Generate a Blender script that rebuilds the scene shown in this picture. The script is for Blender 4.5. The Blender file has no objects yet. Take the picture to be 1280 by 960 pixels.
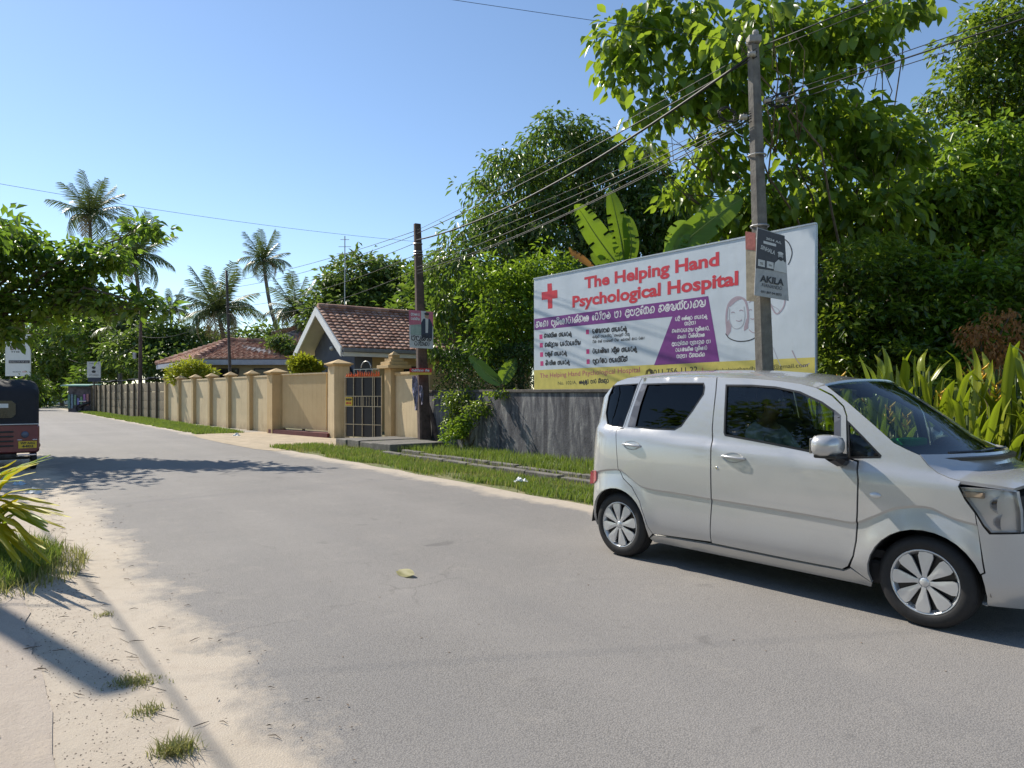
import bpy, bmesh, math, random
import numpy as np
from mathutils import Vector, Matrix
from mathutils.geometry import delaunay_2d_cdt
sc = bpy.context.scene
COL = sc.collection
rnd = random.Random(7)
NR = np.random.RandomState(11)

# ---------------------------------------------------------------- camera
EYE, FPX, HOR = 1.42, 890.0, 492.0      # eye height, focal length in photo pixels, horizon row
cam = bpy.data.cameras.new('camera'); camo = bpy.data.objects.new('camera', cam); COL.objects.link(camo)
cam.sensor_width = 36.0; cam.lens = FPX / 1280 * 36.0; cam.shift_y = (HOR - 480) / 1280
cam.clip_start = 0.05; cam.clip_end = 2000
camo.location = (0, 0, EYE); camo.rotation_euler = (math.pi / 2, 0, 0)
sc.camera = camo
# ---------------------------------------------------------------- sky and sun
AZ, EL = math.radians(51.5), math.radians(42)      # azimuth to the left of the view direction
SUN = Vector((-math.sin(AZ) * math.cos(EL), math.cos(AZ) * math.cos(EL), math.sin(EL)))
w = bpy.data.worlds.new('World'); sc.world = w; w.use_nodes = True
nt = w.node_tree; nt.nodes.clear()
sky = nt.nodes.new('ShaderNodeTexSky'); sky.sky_type = 'NISHITA'; sky.sun_disc = False
sky.sun_elevation = EL; sky.sun_rotation = -AZ
sky.air_density = 1.0; sky.dust_density = 0.1; sky.ozone_density = 2.8; sky.altitude = 10
bg = nt.nodes.new('ShaderNodeBackground'); bg.inputs[1].default_value = 0.122
out = nt.nodes.new('ShaderNodeOutputWorld')
nt.links.new(sky.outputs[0], bg.inputs[0]); nt.links.new(bg.outputs[0], out.inputs[0])
sl = bpy.data.lights.new('sun', 'SUN'); sl.energy = 4.8; sl.angle = math.radians(0.5); sl.color = (1.0, 0.925, 0.80)
so = bpy.data.objects.new('sun', sl); COL.objects.link(so)
so.rotation_euler = (-SUN).to_track_quat('-Z', 'Y').to_euler()
sc.view_settings.view_transform = 'Standard'; sc.view_settings.look = 'None'
sc.view_settings.exposure = 0.42; sc.view_settings.gamma = 1.0
sc.cycles.max_bounces = 8; sc.cycles.transparent_max_bounces = 16
sc.cycles.use_denoising = True

# ---------------------------------------------------------------- measuring helpers
def P(px, py, Z):                      # point at distance Z seen at a photo pixel
    return Vector(((px - 640) / FPX * Z, Z, EYE + (HOR - py) / FPX * Z))
def G(px, py):                         # ground point
    Z = EYE * FPX / (py - HOR); return Vector(((px - 640) / FPX * Z, Z, 0))
RO = Vector((.91, 8.54, 0)); RA = Vector((-.598, .802, 0)).normalized(); RB = Vector((-RA.y, RA.x, 0))
ROT = math.atan2(RA.y, RA.x)
def R(s, t, z=0):                      # road frame: s along, t across (0 = right kerb, 4.8 = left edge)
    return RO + RA * s + RB * t + Vector((0, 0, z))
def ST(p):
    d = Vector((p[0], p[1], 0)) - RO; return d.dot(RA), d.dot(RB)

# ---------------------------------------------------------------- materials
def nodes(name):
    m = bpy.data.materials.new(name); m.use_nodes = True
    n = m.node_tree; b = n.nodes['Principled BSDF']; return m, n, b
def noise(n, scale, detail=4, rough=.6, coord=None, dist=0):
    t = n.nodes.new('ShaderNodeTexNoise'); t.inputs['Scale'].default_value = scale
    t.inputs['Detail'].default_value = detail; t.inputs['Roughness'].default_value = rough
    t.inputs['Distortion'].default_value = dist
    if coord is not None: n.links.new(coord, t.inputs['Vector'])
    return t
def objc(n): return n.nodes.new('ShaderNodeTexCoord').outputs['Object']
def ramp(n, fac, stops):
    r = n.nodes.new('ShaderNodeValToRGB'); e = r.color_ramp.elements
    while len(e) < len(stops): e.new(.5)
    for k, (p, c) in enumerate(stops):
        e[k].position = p; e[k].color = (*c, 1) if len(c) == 3 else c
    n.links.new(fac, r.inputs[0]); return r.outputs[0]
def mixc(n, fac, a, b, mode='MIX'):
    m = n.nodes.new('ShaderNodeMix'); m.data_type = 'RGBA'; m.blend_type = mode
    for sock, v in ((m.inputs[0], fac), (m.inputs[6], a), (m.inputs[7], b)):
        if hasattr(v, 'links'): n.links.new(v, sock)
        elif isinstance(v, (int, float)): sock.default_value = v
        else: sock.default_value = (*v, 1)
    return m.outputs[2]
def math_(n, op, a, b=None, clamp=False):
    m = n.nodes.new('ShaderNodeMath'); m.operation = op; m.use_clamp = clamp
    for k, v in enumerate((a, b)):
        if v is None: continue
        if hasattr(v, 'links'): n.links.new(v, m.inputs[k])
        else: m.inputs[k].default_value = v
    return m.outputs[0]
def bump(n, b, h, strength=.3, dist=.02):
    u = n.nodes.new('ShaderNodeBump'); u.inputs['Strength'].default_value = strength
    u.inputs['Distance'].default_value = dist
    n.links.new(h, u.inputs['Height']); n.links.new(u.outputs[0], b.inputs['Normal'])
def M(name, col, rough=.6, metal=0, var=.15, scale=6, bmp=0, coat=0, spec=None, bscale=None, var_col=None):
    m, n, b = nodes(name)
    if var or bmp:
        c = objc(n)
    if var:
        t = noise(n, scale, 5, .65, c)
        c2 = var_col or tuple(x * (1 - 2 * var) for x in col)
        n.links.new(ramp(n, t.outputs[0], [(.35, col), (.7, c2)]), b.inputs['Base Color'])
    else: b.inputs['Base Color'].default_value = (*col, 1)
    if bmp:
        t2 = noise(n, bscale or scale * 4, 5, .6, c); bump(n, b, t2.outputs[0], bmp)
    b.inputs['Roughness'].default_value = rough; b.inputs['Metallic'].default_value = metal
    b.inputs['Coat Weight'].default_value = coat; b.inputs['Coat Roughness'].default_value = .04
    if spec is not None: b.inputs['Specular IOR Level'].default_value = spec
    return m
def leafmat(name, cols, trans=.35, tcol=(.22, .42, .03), rough=.42, spec=.5):
    m, n, b = nodes(name)
    g = n.nodes.new('ShaderNodeNewGeometry')
    k = len(cols) - 1
    c = ramp(n, g.outputs['Random Per Island'], [(i / k, cc) for i, cc in enumerate(cols)])
    n.links.new(c, b.inputs['Base Color'])
    b.inputs['Roughness'].default_value = rough; b.inputs['Specular IOR Level'].default_value = spec
    tr = n.nodes.new('ShaderNodeBsdfTranslucent')
    n.links.new(mixc(n, .6, c, tcol), tr.inputs[0])
    mx = n.nodes.new('ShaderNodeMixShader'); mx.inputs[0].default_value = trans
    n.links.new(b.outputs[0], mx.inputs[1]); n.links.new(tr.outputs[0], mx.inputs[2])
    n.links.new(mx.outputs[0], n.nodes['Material Output'].inputs[0])
    return m

MT = {}
MT['bark'] = M('bark', (.16, .125, .09), .9, var=.3, scale=9, bmp=.6)
MT['palm_bark'] = M('palm_bark', (.22, .19, .15), .9, var=.3, scale=14, bmp=.5)
MT['concrete_pole'] = M('concrete_pole', (.20, .185, .165), .9, var=.28, scale=5, bmp=.4)
MT['wood_pole'] = M('weathered_pole', (.13, .09, .075), .9, var=.3, scale=7, bmp=.4)
MT['iron'] = M('rusty_iron', (.10, .09, .085), .7, .3, var=.3, scale=12)
MT['cable'] = M('cable_black', (.018, .018, .02), .6, var=0)
MT['black'] = M('black_plastic', (.02, .02, .022), .5, var=0)
MT['rubber'] = M('tyre_rubber', (.016, .016, .018), .7, var=.2, scale=30)
MT['dirtrubber'] = MT['rubber']
MT['white'] = M('white_paint', (.78, .79, .78), .55, var=.04, scale=3)
MT['cream'] = M('cream_soffit', (.66, .64, .56), .7, var=.06, scale=3)
MT['tan'] = M('tan_house_wall', (.50, .36, .18), .8, var=.1, scale=3)
MT['slate'] = M('slate_blue_wall', (.105, .115, .155), .75, var=.12, scale=3)
MT['palewall'] = M('pale_blue_fascia', (.42, .45, .52), .7, var=.1, scale=4)
MT['redstep'] = M('red_floor_paint', (.16, .035, .035), .6, var=.2, scale=5)
MT['slab'] = M('drain_slab', (.20, .185, .165), .9, var=.3, scale=5, bmp=.5)
MT['steel'] = M('galvanised_steel', (.5, .5, .5), .4, .8, var=.1, scale=20)
MT['gatebar'] = M('gate_bars', (.50, .42, .30), .45, .4, var=.15, scale=20)
MT['gatesheet'] = M('gate_sheet', (.012, .012, .02), .45, .2, var=.15, scale=6)

def wallmat(name, base, dirt, top=2.1):
    m, n, b = nodes(name); c = objc(n)
    a = noise(n, 1.3, 6, .65, c); mp = n.nodes.new('ShaderNodeMapping'); mp.inputs['Scale'].default_value = (9, 9, .7)
    n.links.new(c, mp.inputs[0]); st = noise(n, 1.0, 5, .7, mp.outputs[0])
    c1 = mixc(n, ramp(n, a.outputs[0], [(.45, (0, 0, 0)), (.75, (.55, .55, .55))]), base, dirt)
    c2 = mixc(n, ramp(n, st.outputs[0], [(.5, (0, 0, 0)), (.72, (.5, .5, .5))]), c1, dirt)
    z = n.nodes.new('ShaderNodeSeparateXYZ'); n.links.new(c, z.inputs[0])
    low = math_(n, 'SUBTRACT', 1, math_(n, 'DIVIDE', z.outputs[2], .35), clamp=True)
    lowm = math_(n, 'MULTIPLY', low, ramp(n, noise(n, 5, 4, .6, c).outputs[0], [(.35, (.3,) * 3), (.65, (1,) * 3)]), clamp=True)
    n.links.new(mixc(n, math_(n, 'MULTIPLY', lowm, .7), c2, tuple(x * .5 for x in dirt)), b.inputs['Base Color'])
    b.inputs['Roughness'].default_value = .9
    bump(n, b, noise(n, 40, 5, .6, c).outputs[0], .25)
    return m
MT['beige'] = wallmat('beige_render', (.66, .52, .32), (.42, .31, .18))
MT['beige_gate'] = wallmat('beige_painted_gate', (.56, .42, .23), (.46, .33, .17))
MT['beige_trim'] = wallmat('ochre_trim', (.58, .42, .22), (.38, .26, .13))
MT['olive_panel'] = wallmat('olive_precast', (.24, .19, .115), (.14, .11, .07))
MT['olive_post'] = wallmat('dark_olive_post', (.12, .095, .065), (.08, .06, .04))
MT['greywall'] = None
def greywall():
    m, n, b = nodes('mildewed_grey_wall'); c = objc(n)
    mp = n.nodes.new('ShaderNodeMapping'); mp.inputs['Scale'].default_value = (3, 3, .6); mp.inputs['Rotation'].default_value = (0, .35, 0)
    n.links.new(c, mp.inputs[0])
    a = noise(n, 1.6, 8, .72, mp.outputs[0], .6)
    col = ramp(n, a.outputs[0], [(.34, (.045, .044, .052)), (.48, (.10, .098, .11)), (.58, (.20, .195, .20)), (.70, (.38, .36, .34))])
    n.links.new(col, b.inputs['Base Color']); b.inputs['Roughness'].default_value = .92
    bump(n, b, noise(n, 25, 6, .7, c).outputs[0], .5)
    return m
MT['greywall'] = greywall()

def groundmat():
    m, n, b = nodes('earth_and_grass'); c = objc(n)
    a = noise(n, .5, 8, .7, c); d = noise(n, 9, 6, .7, c)
    c1 = ramp(n, a.outputs[0], [(.35, (.10, .13, .035)), (.5, (.14, .13, .06)), (.62, (.30, .24, .15))])
    n.links.new(mixc(n, .5, c1, mixc(n, d.outputs[0], (.05, .05, .02), (.35, .3, .18))), b.inputs['Base Color'])
    b.inputs['Roughness'].default_value = .95; bump(n, b, d.outputs[0], .6, .05); return m
def vergemat():
    m, n, b = nodes('verge_soil'); c = objc(n)
    a = noise(n, 1.5, 8, .7, c); d = noise(n, 30, 6, .7, c)
    c1 = ramp(n, a.outputs[0], [(.35, (.10, .16, .03)), (.5, (.13, .15, .04)), (.66, (.30, .25, .14))])
    n.links.new(mixc(n, .35, c1, mixc(n, d.outputs[0], (.05, .06, .02), (.3, .28, .14))), b.inputs['Base Color'])
    b.inputs['Roughness'].default_value = .95; bump(n, b, d.outputs[0], .6, .03); return m
def sand_colour(n, c):
    a = noise(n, 1.1, 8, .7, c); d = noise(n, 60, 6, .75, c); e = noise(n, 7, 6, .7, c)
    col = ramp(n, a.outputs[0], [(.3, (.41, .35, .275)), (.5, (.47, .405, .325)), (.7, (.43, .375, .305))])
    col = mixc(n, ramp(n, e.outputs[0], [(.5, (0, 0, 0)), (.75, (.45, .45, .45))]), col, (.33, .26, .20))
    col = mixc(n, ramp(n, d.outputs[0], [(.56, (0, 0, 0)), (.7, (.5,) * 3)]), col, (.22, .17, .13))
    return col, d.outputs[0]
def sandmat():
    m, n, b = nodes('packed_sand'); c = objc(n)
    col, h = sand_colour(n, c); n.links.new(col, b.inputs['Base Color'])
    b.inputs['Roughness'].default_value = .95; bump(n, b, math_(n, 'ADD', h, math_(n, 'MULTIPLY', noise(n, 6, 5, .6, c).outputs[0], 1.2)), .45, .02); return m
def pavemat():
    m, n, b = nodes('dusty_concrete'); c = objc(n)
    a = noise(n, 1.8, 8, .7, c); d = noise(n, 45, 6, .7, c)
    mp = n.nodes.new('ShaderNodeMapping'); mp.inputs['Scale'].default_value = (1.2, 9, 1); n.links.new(c, mp.inputs[0])
    st = noise(n, 1.5, 6, .7, mp.outputs[0])
    col = ramp(n, a.outputs[0], [(.3, (.45, .385, .32)), (.55, (.40, .34, .285)), (.75, (.47, .395, .315))])
    col = mixc(n, ramp(n, st.outputs[0], [(.5, (0,) * 3), (.72, (.4,) * 3)]), col, (.30, .25, .205))
    col = mixc(n, ramp(n, d.outputs[0], [(.6, (0, 0, 0)), (.7, (.4,) * 3)]), col, (.2, .16, .13))
    xyz = n.nodes.new('ShaderNodeSeparateXYZ'); n.links.new(c, xyz.inputs[0]); scol, _ = sand_colour(n, c)
    ee = math_(n, 'ADD', xyz.outputs[1], math_(n, 'MULTIPLY', math_(n, 'SUBTRACT', noise(n, 1.6, 8, .75, c).outputs[0], .5), 1.3))
    mr = n.nodes.new('ShaderNodeMapRange'); mr.inputs[1].default_value = 4.9; mr.inputs[2].default_value = 5.3; n.links.new(ee, mr.inputs[0])
    n.links.new(mixc(n, mr.outputs[0], scol, col), b.inputs['Base Color'])
    b.inputs['Roughness'].default_value = .9; bump(n, b, d.outputs[0], .6, .02); return m
def roadmat():
    m, n, b = nodes('worn_asphalt'); c = objc(n)
    xyz = n.nodes.new('ShaderNodeSeparateXYZ'); n.links.new(c, xyz.inputs[0]); t = xyz.outputs[1]
    ag = n.nodes.new('ShaderNodeTexVoronoi'); ag.inputs['Scale'].default_value = 120; n.links.new(c, ag.inputs['Vector'])
    fine = noise(n, 190, 4, .7, c); big = noise(n, .35, 6, .65, c); mid = noise(n, 3.0, 6, .7, c)
    mp = n.nodes.new('ShaderNodeMapping'); mp.inputs['Scale'].default_value = (.12, 1.6, 1); n.links.new(c, mp.inputs[0])
    lane = noise(n, 1.0, 5, .6, mp.outputs[0])
    base = ramp(n, ag.outputs['Distance'], [(.0, (.30, .283, .264)), (.35, (.205, .193, .180)), (.75, (.125, .118, .112))])
    base = mixc(n, ramp(n, fine.outputs[0], [(.45, (0,) * 3), (.72, (.75,) * 3)]), base, (.40, .375, .35))
    base = mixc(n, ramp(n, fine.outputs[0], [(.3, (.6,) * 3), (.46, (0,) * 3)]), base, (.11, .105, .105))
    base = mixc(n, ramp(n, big.outputs[0], [(.4, (0,) * 3), (.7, (.35,) * 3)]), base, (.33, .305, .28))
    base = mixc(n, ramp(n, lane.outputs[0], [(.45, (0,) * 3), (.7, (.3,) * 3)]), base, (.19, .183, .18))
    base = mixc(n, ramp(n, mid.outputs[0], [(.55, (0,) * 3), (.8, (.3,) * 3)]), base, (.38, .345, .30))
    cr = n.nodes.new('ShaderNodeTexVoronoi'); cr.feature = 'DISTANCE_TO_EDGE'; cr.inputs['Scale'].default_value = .45
    wp = noise(n, 1.5, 6, .7, c); add = n.nodes.new('ShaderNodeMixRGB'); add.blend_type = 'ADD'; add.inputs[0].default_value = .55
    n.links.new(c, add.inputs[1]); n.links.new(wp.outputs['Color'], add.inputs[2]); n.links.new(add.outputs[0], cr.inputs['Vector'])
    tr_ = math_(n, 'ABSOLUTE', math_(n, 'SUBTRACT', math_(n, 'ABSOLUTE', math_(n, 'SUBTRACT', t, 2.4)), .95)); trk = math_(n, 'MULTIPLY', math_(n, 'SUBTRACT', 1, math_(n, 'DIVIDE', tr_, .45), clamp=True), mid.outputs[0])
    base = mixc(n, math_(n, 'MULTIPLY', trk, .35), base, (.30, .28, .262))
    st2 = noise(n, 1.3, 3, .5, c, 1.2); base = mixc(n, ramp(n, st2.outputs[0], [(.67, (0,) * 3), (.74, (.5,) * 3)]), base, (.10, .095, .09))
    crk = ramp(n, cr.outputs[0], [(0, (.42,) * 3), (.006, (0,) * 3)])
    crk = math_(n, 'MULTIPLY', crk, ramp(n, noise(n, .8, 3, .5, c).outputs[0], [(.52, (0,) * 3), (.62, (1,) * 3)]))
    base = mixc(n, crk, base, (.06, .055, .05))
    # dust blown in from both edges
    edge = math_(n, 'ABSOLUTE', math_(n, 'SUBTRACT', t, 2.4))
    wob = math_(n, 'MULTIPLY', math_(n, 'SUBTRACT', noise(n, .9, 8, .75, c).outputs[0], .5), 1.6)
    left = math_(n, 'GREATER_THAN', t, 2.4)
    e2 = math_(n, 'ADD', math_(n, 'ADD', edge, wob), math_(n, 'MULTIPLY', left, .0))
    dust = n.nodes.new('ShaderNodeMapRange'); dust.inputs[1].default_value = 2.22; dust.inputs[2].default_value = 2.5
    n.links.new(e2, dust.inputs[0])
    grit = math_(n, 'MULTIPLY', math_(n, 'SUBTRACT', fine.outputs[0], .5), 1.6)
    dm = math_(n, 'ADD', dust.outputs[0], math_(n, 'MULTIPLY', grit, math_(n, 'MULTIPLY', dust.outputs[0], math_(n, 'SUBTRACT', 1.25, dust.outputs[0]))), clamp=True)
    sc_, h = sand_colour(n, c)
    n.links.new(mixc(n, dm, base, sc_), b.inputs['Base Color'])
    b.inputs['Roughness'].default_value = .82; b.inputs['Specular IOR Level'].default_value = .35
    hh = math_(n, 'ADD', ag.outputs['Distance'], fine.outputs[0]); bump(n, b, hh, .35, .008)
    return m

# ---------------------------------------------------------------- mesh helpers
def link(name, me, mat, parent=None, smooth=False):
    o = bpy.data.objects.new(name, me); COL.objects.link(o)
    if mat is not None and not me.materials: me.materials.append(mat)
    if parent: o.parent = parent
    if smooth: me.polygons.foreach_set('use_smooth', [True] * len(me.polygons))
    return o
def tag(o, label, cat, group=None):
    o['label'] = label; o['category'] = cat
    if group: o['group'] = group
    return o
def thing(name, label, cat, loc=(0, 0, 0), rz=0, group=None):
    o = bpy.data.objects.new(name, None); COL.objects.link(o); o.empty_display_size = .2
    o.location = loc; o.rotation_euler = (0, 0, rz); return tag(o, label, cat, group)
class MB:
    def __init__(s, T=None): s.v = []; s.f = []; s.T = T
    def add(s, vs, fs):
        k = len(s.v)
        for p in vs:
            p = Vector(p); s.v.append(tuple(s.T @ p) if s.T is not None else tuple(p))
        s.f += [tuple(i + k for i in f) for f in fs]; return s
    def box(s, c, d, rz=0, ch=0, tilt=None):
        x, y, z = d[0] / 2, d[1] / 2, d[2] / 2; Q = Matrix.Translation(c) @ Matrix.Rotation(rz, 4, 'Z')
        if tilt is not None: Q = Q @ tilt
        if ch <= 0:
            vs = [(a * x, b * y, cc * z) for a in (-1, 1) for b in (-1, 1) for cc in (-1, 1)]
            fs = [(0, 1, 3, 2), (4, 6, 7, 5), (0, 4, 5, 1), (2, 3, 7, 6), (0, 2, 6, 4), (1, 5, 7, 3)]
            return s.add([Q @ Vector(v) for v in vs], fs)
        bm = bmesh.new(); bmesh.ops.create_cube(bm, size=1); bmesh.ops.scale(bm, vec=d, verts=bm.verts)
        bmesh.ops.bevel(bm, geom=bm.edges[:], offset=ch, segments=2, affect='EDGES', profile=.5)
        bm.verts.ensure_lookup_table(); s.add([Q @ v.co for v in bm.verts], [[v.index for v in f.verts] for f in bm.faces]); bm.free(); return s
    def tube(s, pts, rad, n=8, cap=True, squash=1):
        pts = [Vector(p) for p in pts]; k0 = len(s.v); m = len(pts)
        rad = rad if hasattr(rad, '__len__') else [rad] * m
        up = None; vs = []; fs = []
        for i, p in enumerate(pts):
            d = (pts[min(i + 1, m - 1)] - pts[max(i - 1, 0)]).normalized()
            if up is None: up = Vector((0, 0, 1)) if abs(d.z) < .9 else Vector((1, 0, 0))
            x = d.cross(up).normalized(); y = x.cross(d).normalized(); up = y
            for j in range(n):
                a = 2 * math.pi * j / n; vs.append(p + x * math.cos(a) * rad[i] + y * math.sin(a) * rad[i] * squash)
        for i in range(m - 1):
            for j in range(n): fs.append((i * n + j, i * n + (j + 1) % n, (i + 1) * n + (j + 1) % n, (i + 1) * n + j))
        if cap: fs.append(tuple(range(n))[::-1]); fs.append(tuple((m - 1) * n + j for j in range(n)))
        return s.add(vs, fs)
    def lathe(s, prof, n=24, axis='Z', c=(0, 0, 0)):
        vs = []; fs = []; m = len(prof); c = Vector(c)
        for r, h in prof:
            for j in range(n):
                a = 2 * math.pi * j / n; x, y = r * math.cos(a), r * math.sin(a)
                vs.append(c + (Vector((x, y, h)) if axis == 'Z' else Vector((x, h, y)) if axis == 'Y' else Vector((h, x, y))))
        for i in range(m - 1):
            for j in range(n): fs.append((i * n + j, i * n + (j + 1) % n, (i + 1) * n + (j + 1) % n, (i + 1) * n + j))
        return s.add(vs, fs)
    def prism(s, poly, O, X, Y, N, th):          # extruded polygon; poly in (x, y) of frame O,X,Y; thickness along N
        n = len(poly); vs = [O + X * a + Y * b for a, b in poly]; vs += [v + N * th for v in vs]
        fs = [tuple(range(n))[::-1], tuple(range(n, 2 * n))] + [(i, (i + 1) % n, n + (i + 1) % n, n + i) for i in range(n)]
        return s.add(vs, fs)
    def build(s, name, mat, parent=None, smooth=False, angle=None):
        me = bpy.data.meshes.new(name); me.from_pydata(s.v, [], s.f); me.update()
        bm = bmesh.new(); bm.from_mesh(me); bmesh.ops.recalc_face_normals(bm, faces=bm.faces); bm.to_mesh(me); bm.free()
        o = link(name, me, mat, parent, smooth or bool(angle))
        if angle: me.set_sharp_from_angle(angle=math.radians(angle))
        return o
def fastmesh(name, V, F, mat, parent=None, smooth=False):     # V (n,3), F (m,3) or (m,4) numpy
    me = bpy.data.meshes.new(name); k = F.shape[1]
    me.vertices.add(len(V)); me.vertices.foreach_set('co', V.astype(np.float32).ravel())
    me.loops.add(F.size); me.loops.foreach_set('vertex_index', F.astype(np.int32).ravel())
    me.polygons.add(len(F)); me.polygons.foreach_set('loop_start', np.arange(0, F.size, k, dtype=np.int32))
    me.update(calc_edges=True); return link(name, me, mat, parent, smooth)
def copy_tree(o, parent=None):
    c = o.copy(); COL.objects.link(c)
    if parent: c.parent = parent
    for ch in list(o.children): copy_tree(ch, c)
    return c
def struct(o): o['kind'] = 'structure'; return o
def stuff(o): o['kind'] = 'stuff'; return o
def sheet(name, pts, z, mat, frame=True, sub=0):
    mb = MB(); mb.add([(x, y, 0) for x, y in pts], [tuple(range(len(pts)))]); o = mb.build(name, mat)
    if frame: o.location = RO + Vector((0, 0, z)); o.rotation_euler = (0, 0, ROT)
    else: o.location = (0, 0, z)
    if o.data.polygons[0].normal.z < 0: o.data.flip_normals()
    return struct(o)
def text_mesh(txt, bold=0.0):
    cu = bpy.data.curves.new('lettering', 'FONT'); cu.body = txt; cu.offset = bold; cu.fill_mode = 'FRONT'; cu.resolution_u = 3
    o = bpy.data.objects.new('lettering', cu); me = o.to_mesh()
    V = np.array([v.co[:] for v in me.vertices]); F = [tuple(p.vertices) for p in me.polygons]
    o.to_mesh_clear(); bpy.data.objects.remove(o); bpy.data.curves.remove(cu); return V, F
def smoothline(pts, k=4):
    P_ = [np.array(p, float) for p in pts]; P_ = [2 * P_[0] - P_[1]] + P_ + [2 * P_[-1] - P_[-2]]; out = []
    for i in range(1, len(P_) - 2):
        for j in range(k):
            t = j / k; a, b, c, d = P_[i - 1:i + 3]
            out.append(.5 * (2 * b + (c - a) * t + (2 * a - 5 * b + 4 * c - d) * t * t + (3 * b - a - 3 * c + d) * t ** 3))
    out.append(P_[-2]); return out
def ribbon(pts, wd):                              # flat stroke in 2D -> verts, faces
    pts = [np.array(p, float) for p in pts]; V = []; F = []
    for i, p in enumerate(pts):
        d = pts[min(i + 1, len(pts) - 1)] - pts[max(i - 1, 0)]; d = d / (np.linalg.norm(d) + 1e-9); nn = np.array((-d[1], d[0])) * wd / 2
        V += [p + nn, p - nn]
    for i in range(len(pts) - 1): F.append((2 * i, 2 * i + 1, 2 * i + 3, 2 * i + 2))
    return V, F
# a small stroke alphabet for the Sinhala lettering
def A(cx, cy, rx, ry, a0, a1, n=10):
    return [(cx + rx * math.cos(math.radians(a0 + (a1 - a0) * i / n)), cy + ry * math.sin(math.radians(a0 + (a1 - a0) * i / n))) for i in range(n + 1)]
SG = {
 'm': (.95, [A(.25, .3, .22, .3, 120, 400) + A(.6, .55, .33, .42, 200, -90), A(.32, .82, .16, .14, 200, -40)]),
 'n': (.85, [A(.22, .32, .17, .3, 60, 340) + A(.52, .5, .3, .46, 180, -80), A(.5, .3, .14, .22, 90, 300)]),
 'p': (.85, [[(.05, .9), (.02, .5)] + A(.4, .38, .36, .36, 180, 360) + [(.76, .9)], A(.28, .72, .16, .16, 180, -60)]),
 'r': (.7, [A(.32, .45, .3, .42, 120, 400), A(.3, .95, .2, .14, -40, 180)]),
 't': (.9, [A(.22, .35, .2, .33, 60, 330) + A(.55, .5, .3, .46, 190, -100), A(.6, .3, .14, .18, 0, 300)]),
 'k': (1.15, [A(.28, .42, .25, .38, 100, 370) + A(.8, .45, .28, .42, 180, -160), A(.3, .5, .1, .15, 0, 360), A(.82, .45, .1, .15, 0, 360)]),
 'h': (.8, [[(.05, .95), (.05, .3)] + A(.36, .32, .31, .32, 180, 330) + A(.5, .7, .2, .22, -40, 200)]),
 'l': (.9, [A(.4, .4, .36, .4, 150, 420) + [(.5, .95), (.3, .98)], A(.35, .45, .13, .17, 0, 360)]),
 'u': (.8, [A(.42, .75, .3, .22, 200, -60) + A(.3, .35, .3, .33, 60, 340), [(.72, .3), (.72, .0), (.5, -.2), (.2, -.12)]]),
 'd': (.75, [A(.38, .68, .3, .26, 190, -80) + [(.4, .4), (.2, .3)] + A(.4, .1, .3, .2, 150, 350)]),
 'x': (.95, [A(.25, .45, .22, .42, 40, 330) + A(.66, .5, .22, .46, 200, -150), A(.45, .92, .12, .1, 180, 0)]),
 'y': (.95, [A(.22, .6, .18, .3, 200, -60) + A(.5, .35, .4, .33, 200, 360) + [(.9, .92)], A(.62, .45, .13, .2, 90, 330)]),
 'D': (.85, [A(.4, .42, .36, .42, 60, 400) + [(.7, .9), (.45, .98), (.2, .9)], A(.42, .42, .13, .16, 0, 360)]),
 's': (1.0, [[(.04, .92), (.04, .35)] + A(.28, .32, .24, .32, 180, 360) + [(.52, .7)] + A(.72, .45, .2, .42, 150, -120), A(.3, .8, .14, .13, 180, 0)]),
 'g': (.95, [A(.28, .42, .25, .4, 40, 320), [(.5, .1), (.52, .6)] + A(.7, .5, .2, .42, 140, -100)]),
 'T': (.8, [A(.4, .42, .35, .42, 110, 400), A(.3, .85, .22, .14, 200, 20)]),
 'w': (.8, [A(.4, .42, .35, .42, 150, 400), [(.62, .82), (.3, .98), (.08, .8)]]),
 'a': (.95, [A(.3, .62, .22, .3, 60, 330) + A(.5, .35, .4, .35, 210, 360) + [(.9, .95)], [(.3, .05), (.3, .4)]]),
 'i': (.0, [A(-.45, 1.02, .3, .2, 180, -20)]),
 'I': (.0, [A(-.45, 1.04, .32, .26, 200, -60)]),
 'A': (.45, [[(.1, .0), (.1, .0)] + A(.12, .5, .18, .45, -80, 90)]),
 'e': (.5, [A(.22, .4, .18, .35, 20, 340), A(.24, .35, .07, .1, 0, 360)]),
 'q': (.5, [A(.0, .55, .18, .5, -80, 60), [(.18, .4), (.3, .2), (.1, .0)]]),
 'U': (.0, [[(-.35, .02), (-.1, -.05), (-.12, -.28), (-.5, -.25)]]),
 'V': (.0, [[(-.45, .95), (-.3, 1.2), (-.1, 1.05), (-.15, 1.3)]]),
 'Y': (.0, [[(-.5, -.05), (-.4, -.3), (-.05, -.28), (.05, .2), (.02, .8)]]),
 'R': (.0, [[(-.7, .0), (-.6, -.25), (-.2, -.25)]]),
 ',': (.3, [[(.1, .1), (.05, -.15)]]), ' ': (.5, []), '.': (.3, [[(.08, .0), (.1, .1)]]),
 'N': (.75, [[(.05, 0), (.05, 1), (.6, 0), (.6, 1)]]), 'o': (.6, [A(.25, .33, .22, .33, 0, 360)]),
 '1': (.4, [[(.05, .8), (.2, 1), (.2, 0)]]), '0': (.65, [A(.28, .5, .24, .5, 0, 360)]),
 '2': (.65, [A(.28, .72, .24, .28, 170, -30) + [(.05, 0), (.55, 0)]]), '/': (.45, [[(0, -.1), (.35, 1)]]),
 'H': (.85, [[(0, 0), (.35, 1), (.7, 0)], [(.15, .35), (.55, .35)]]),
}
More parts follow.
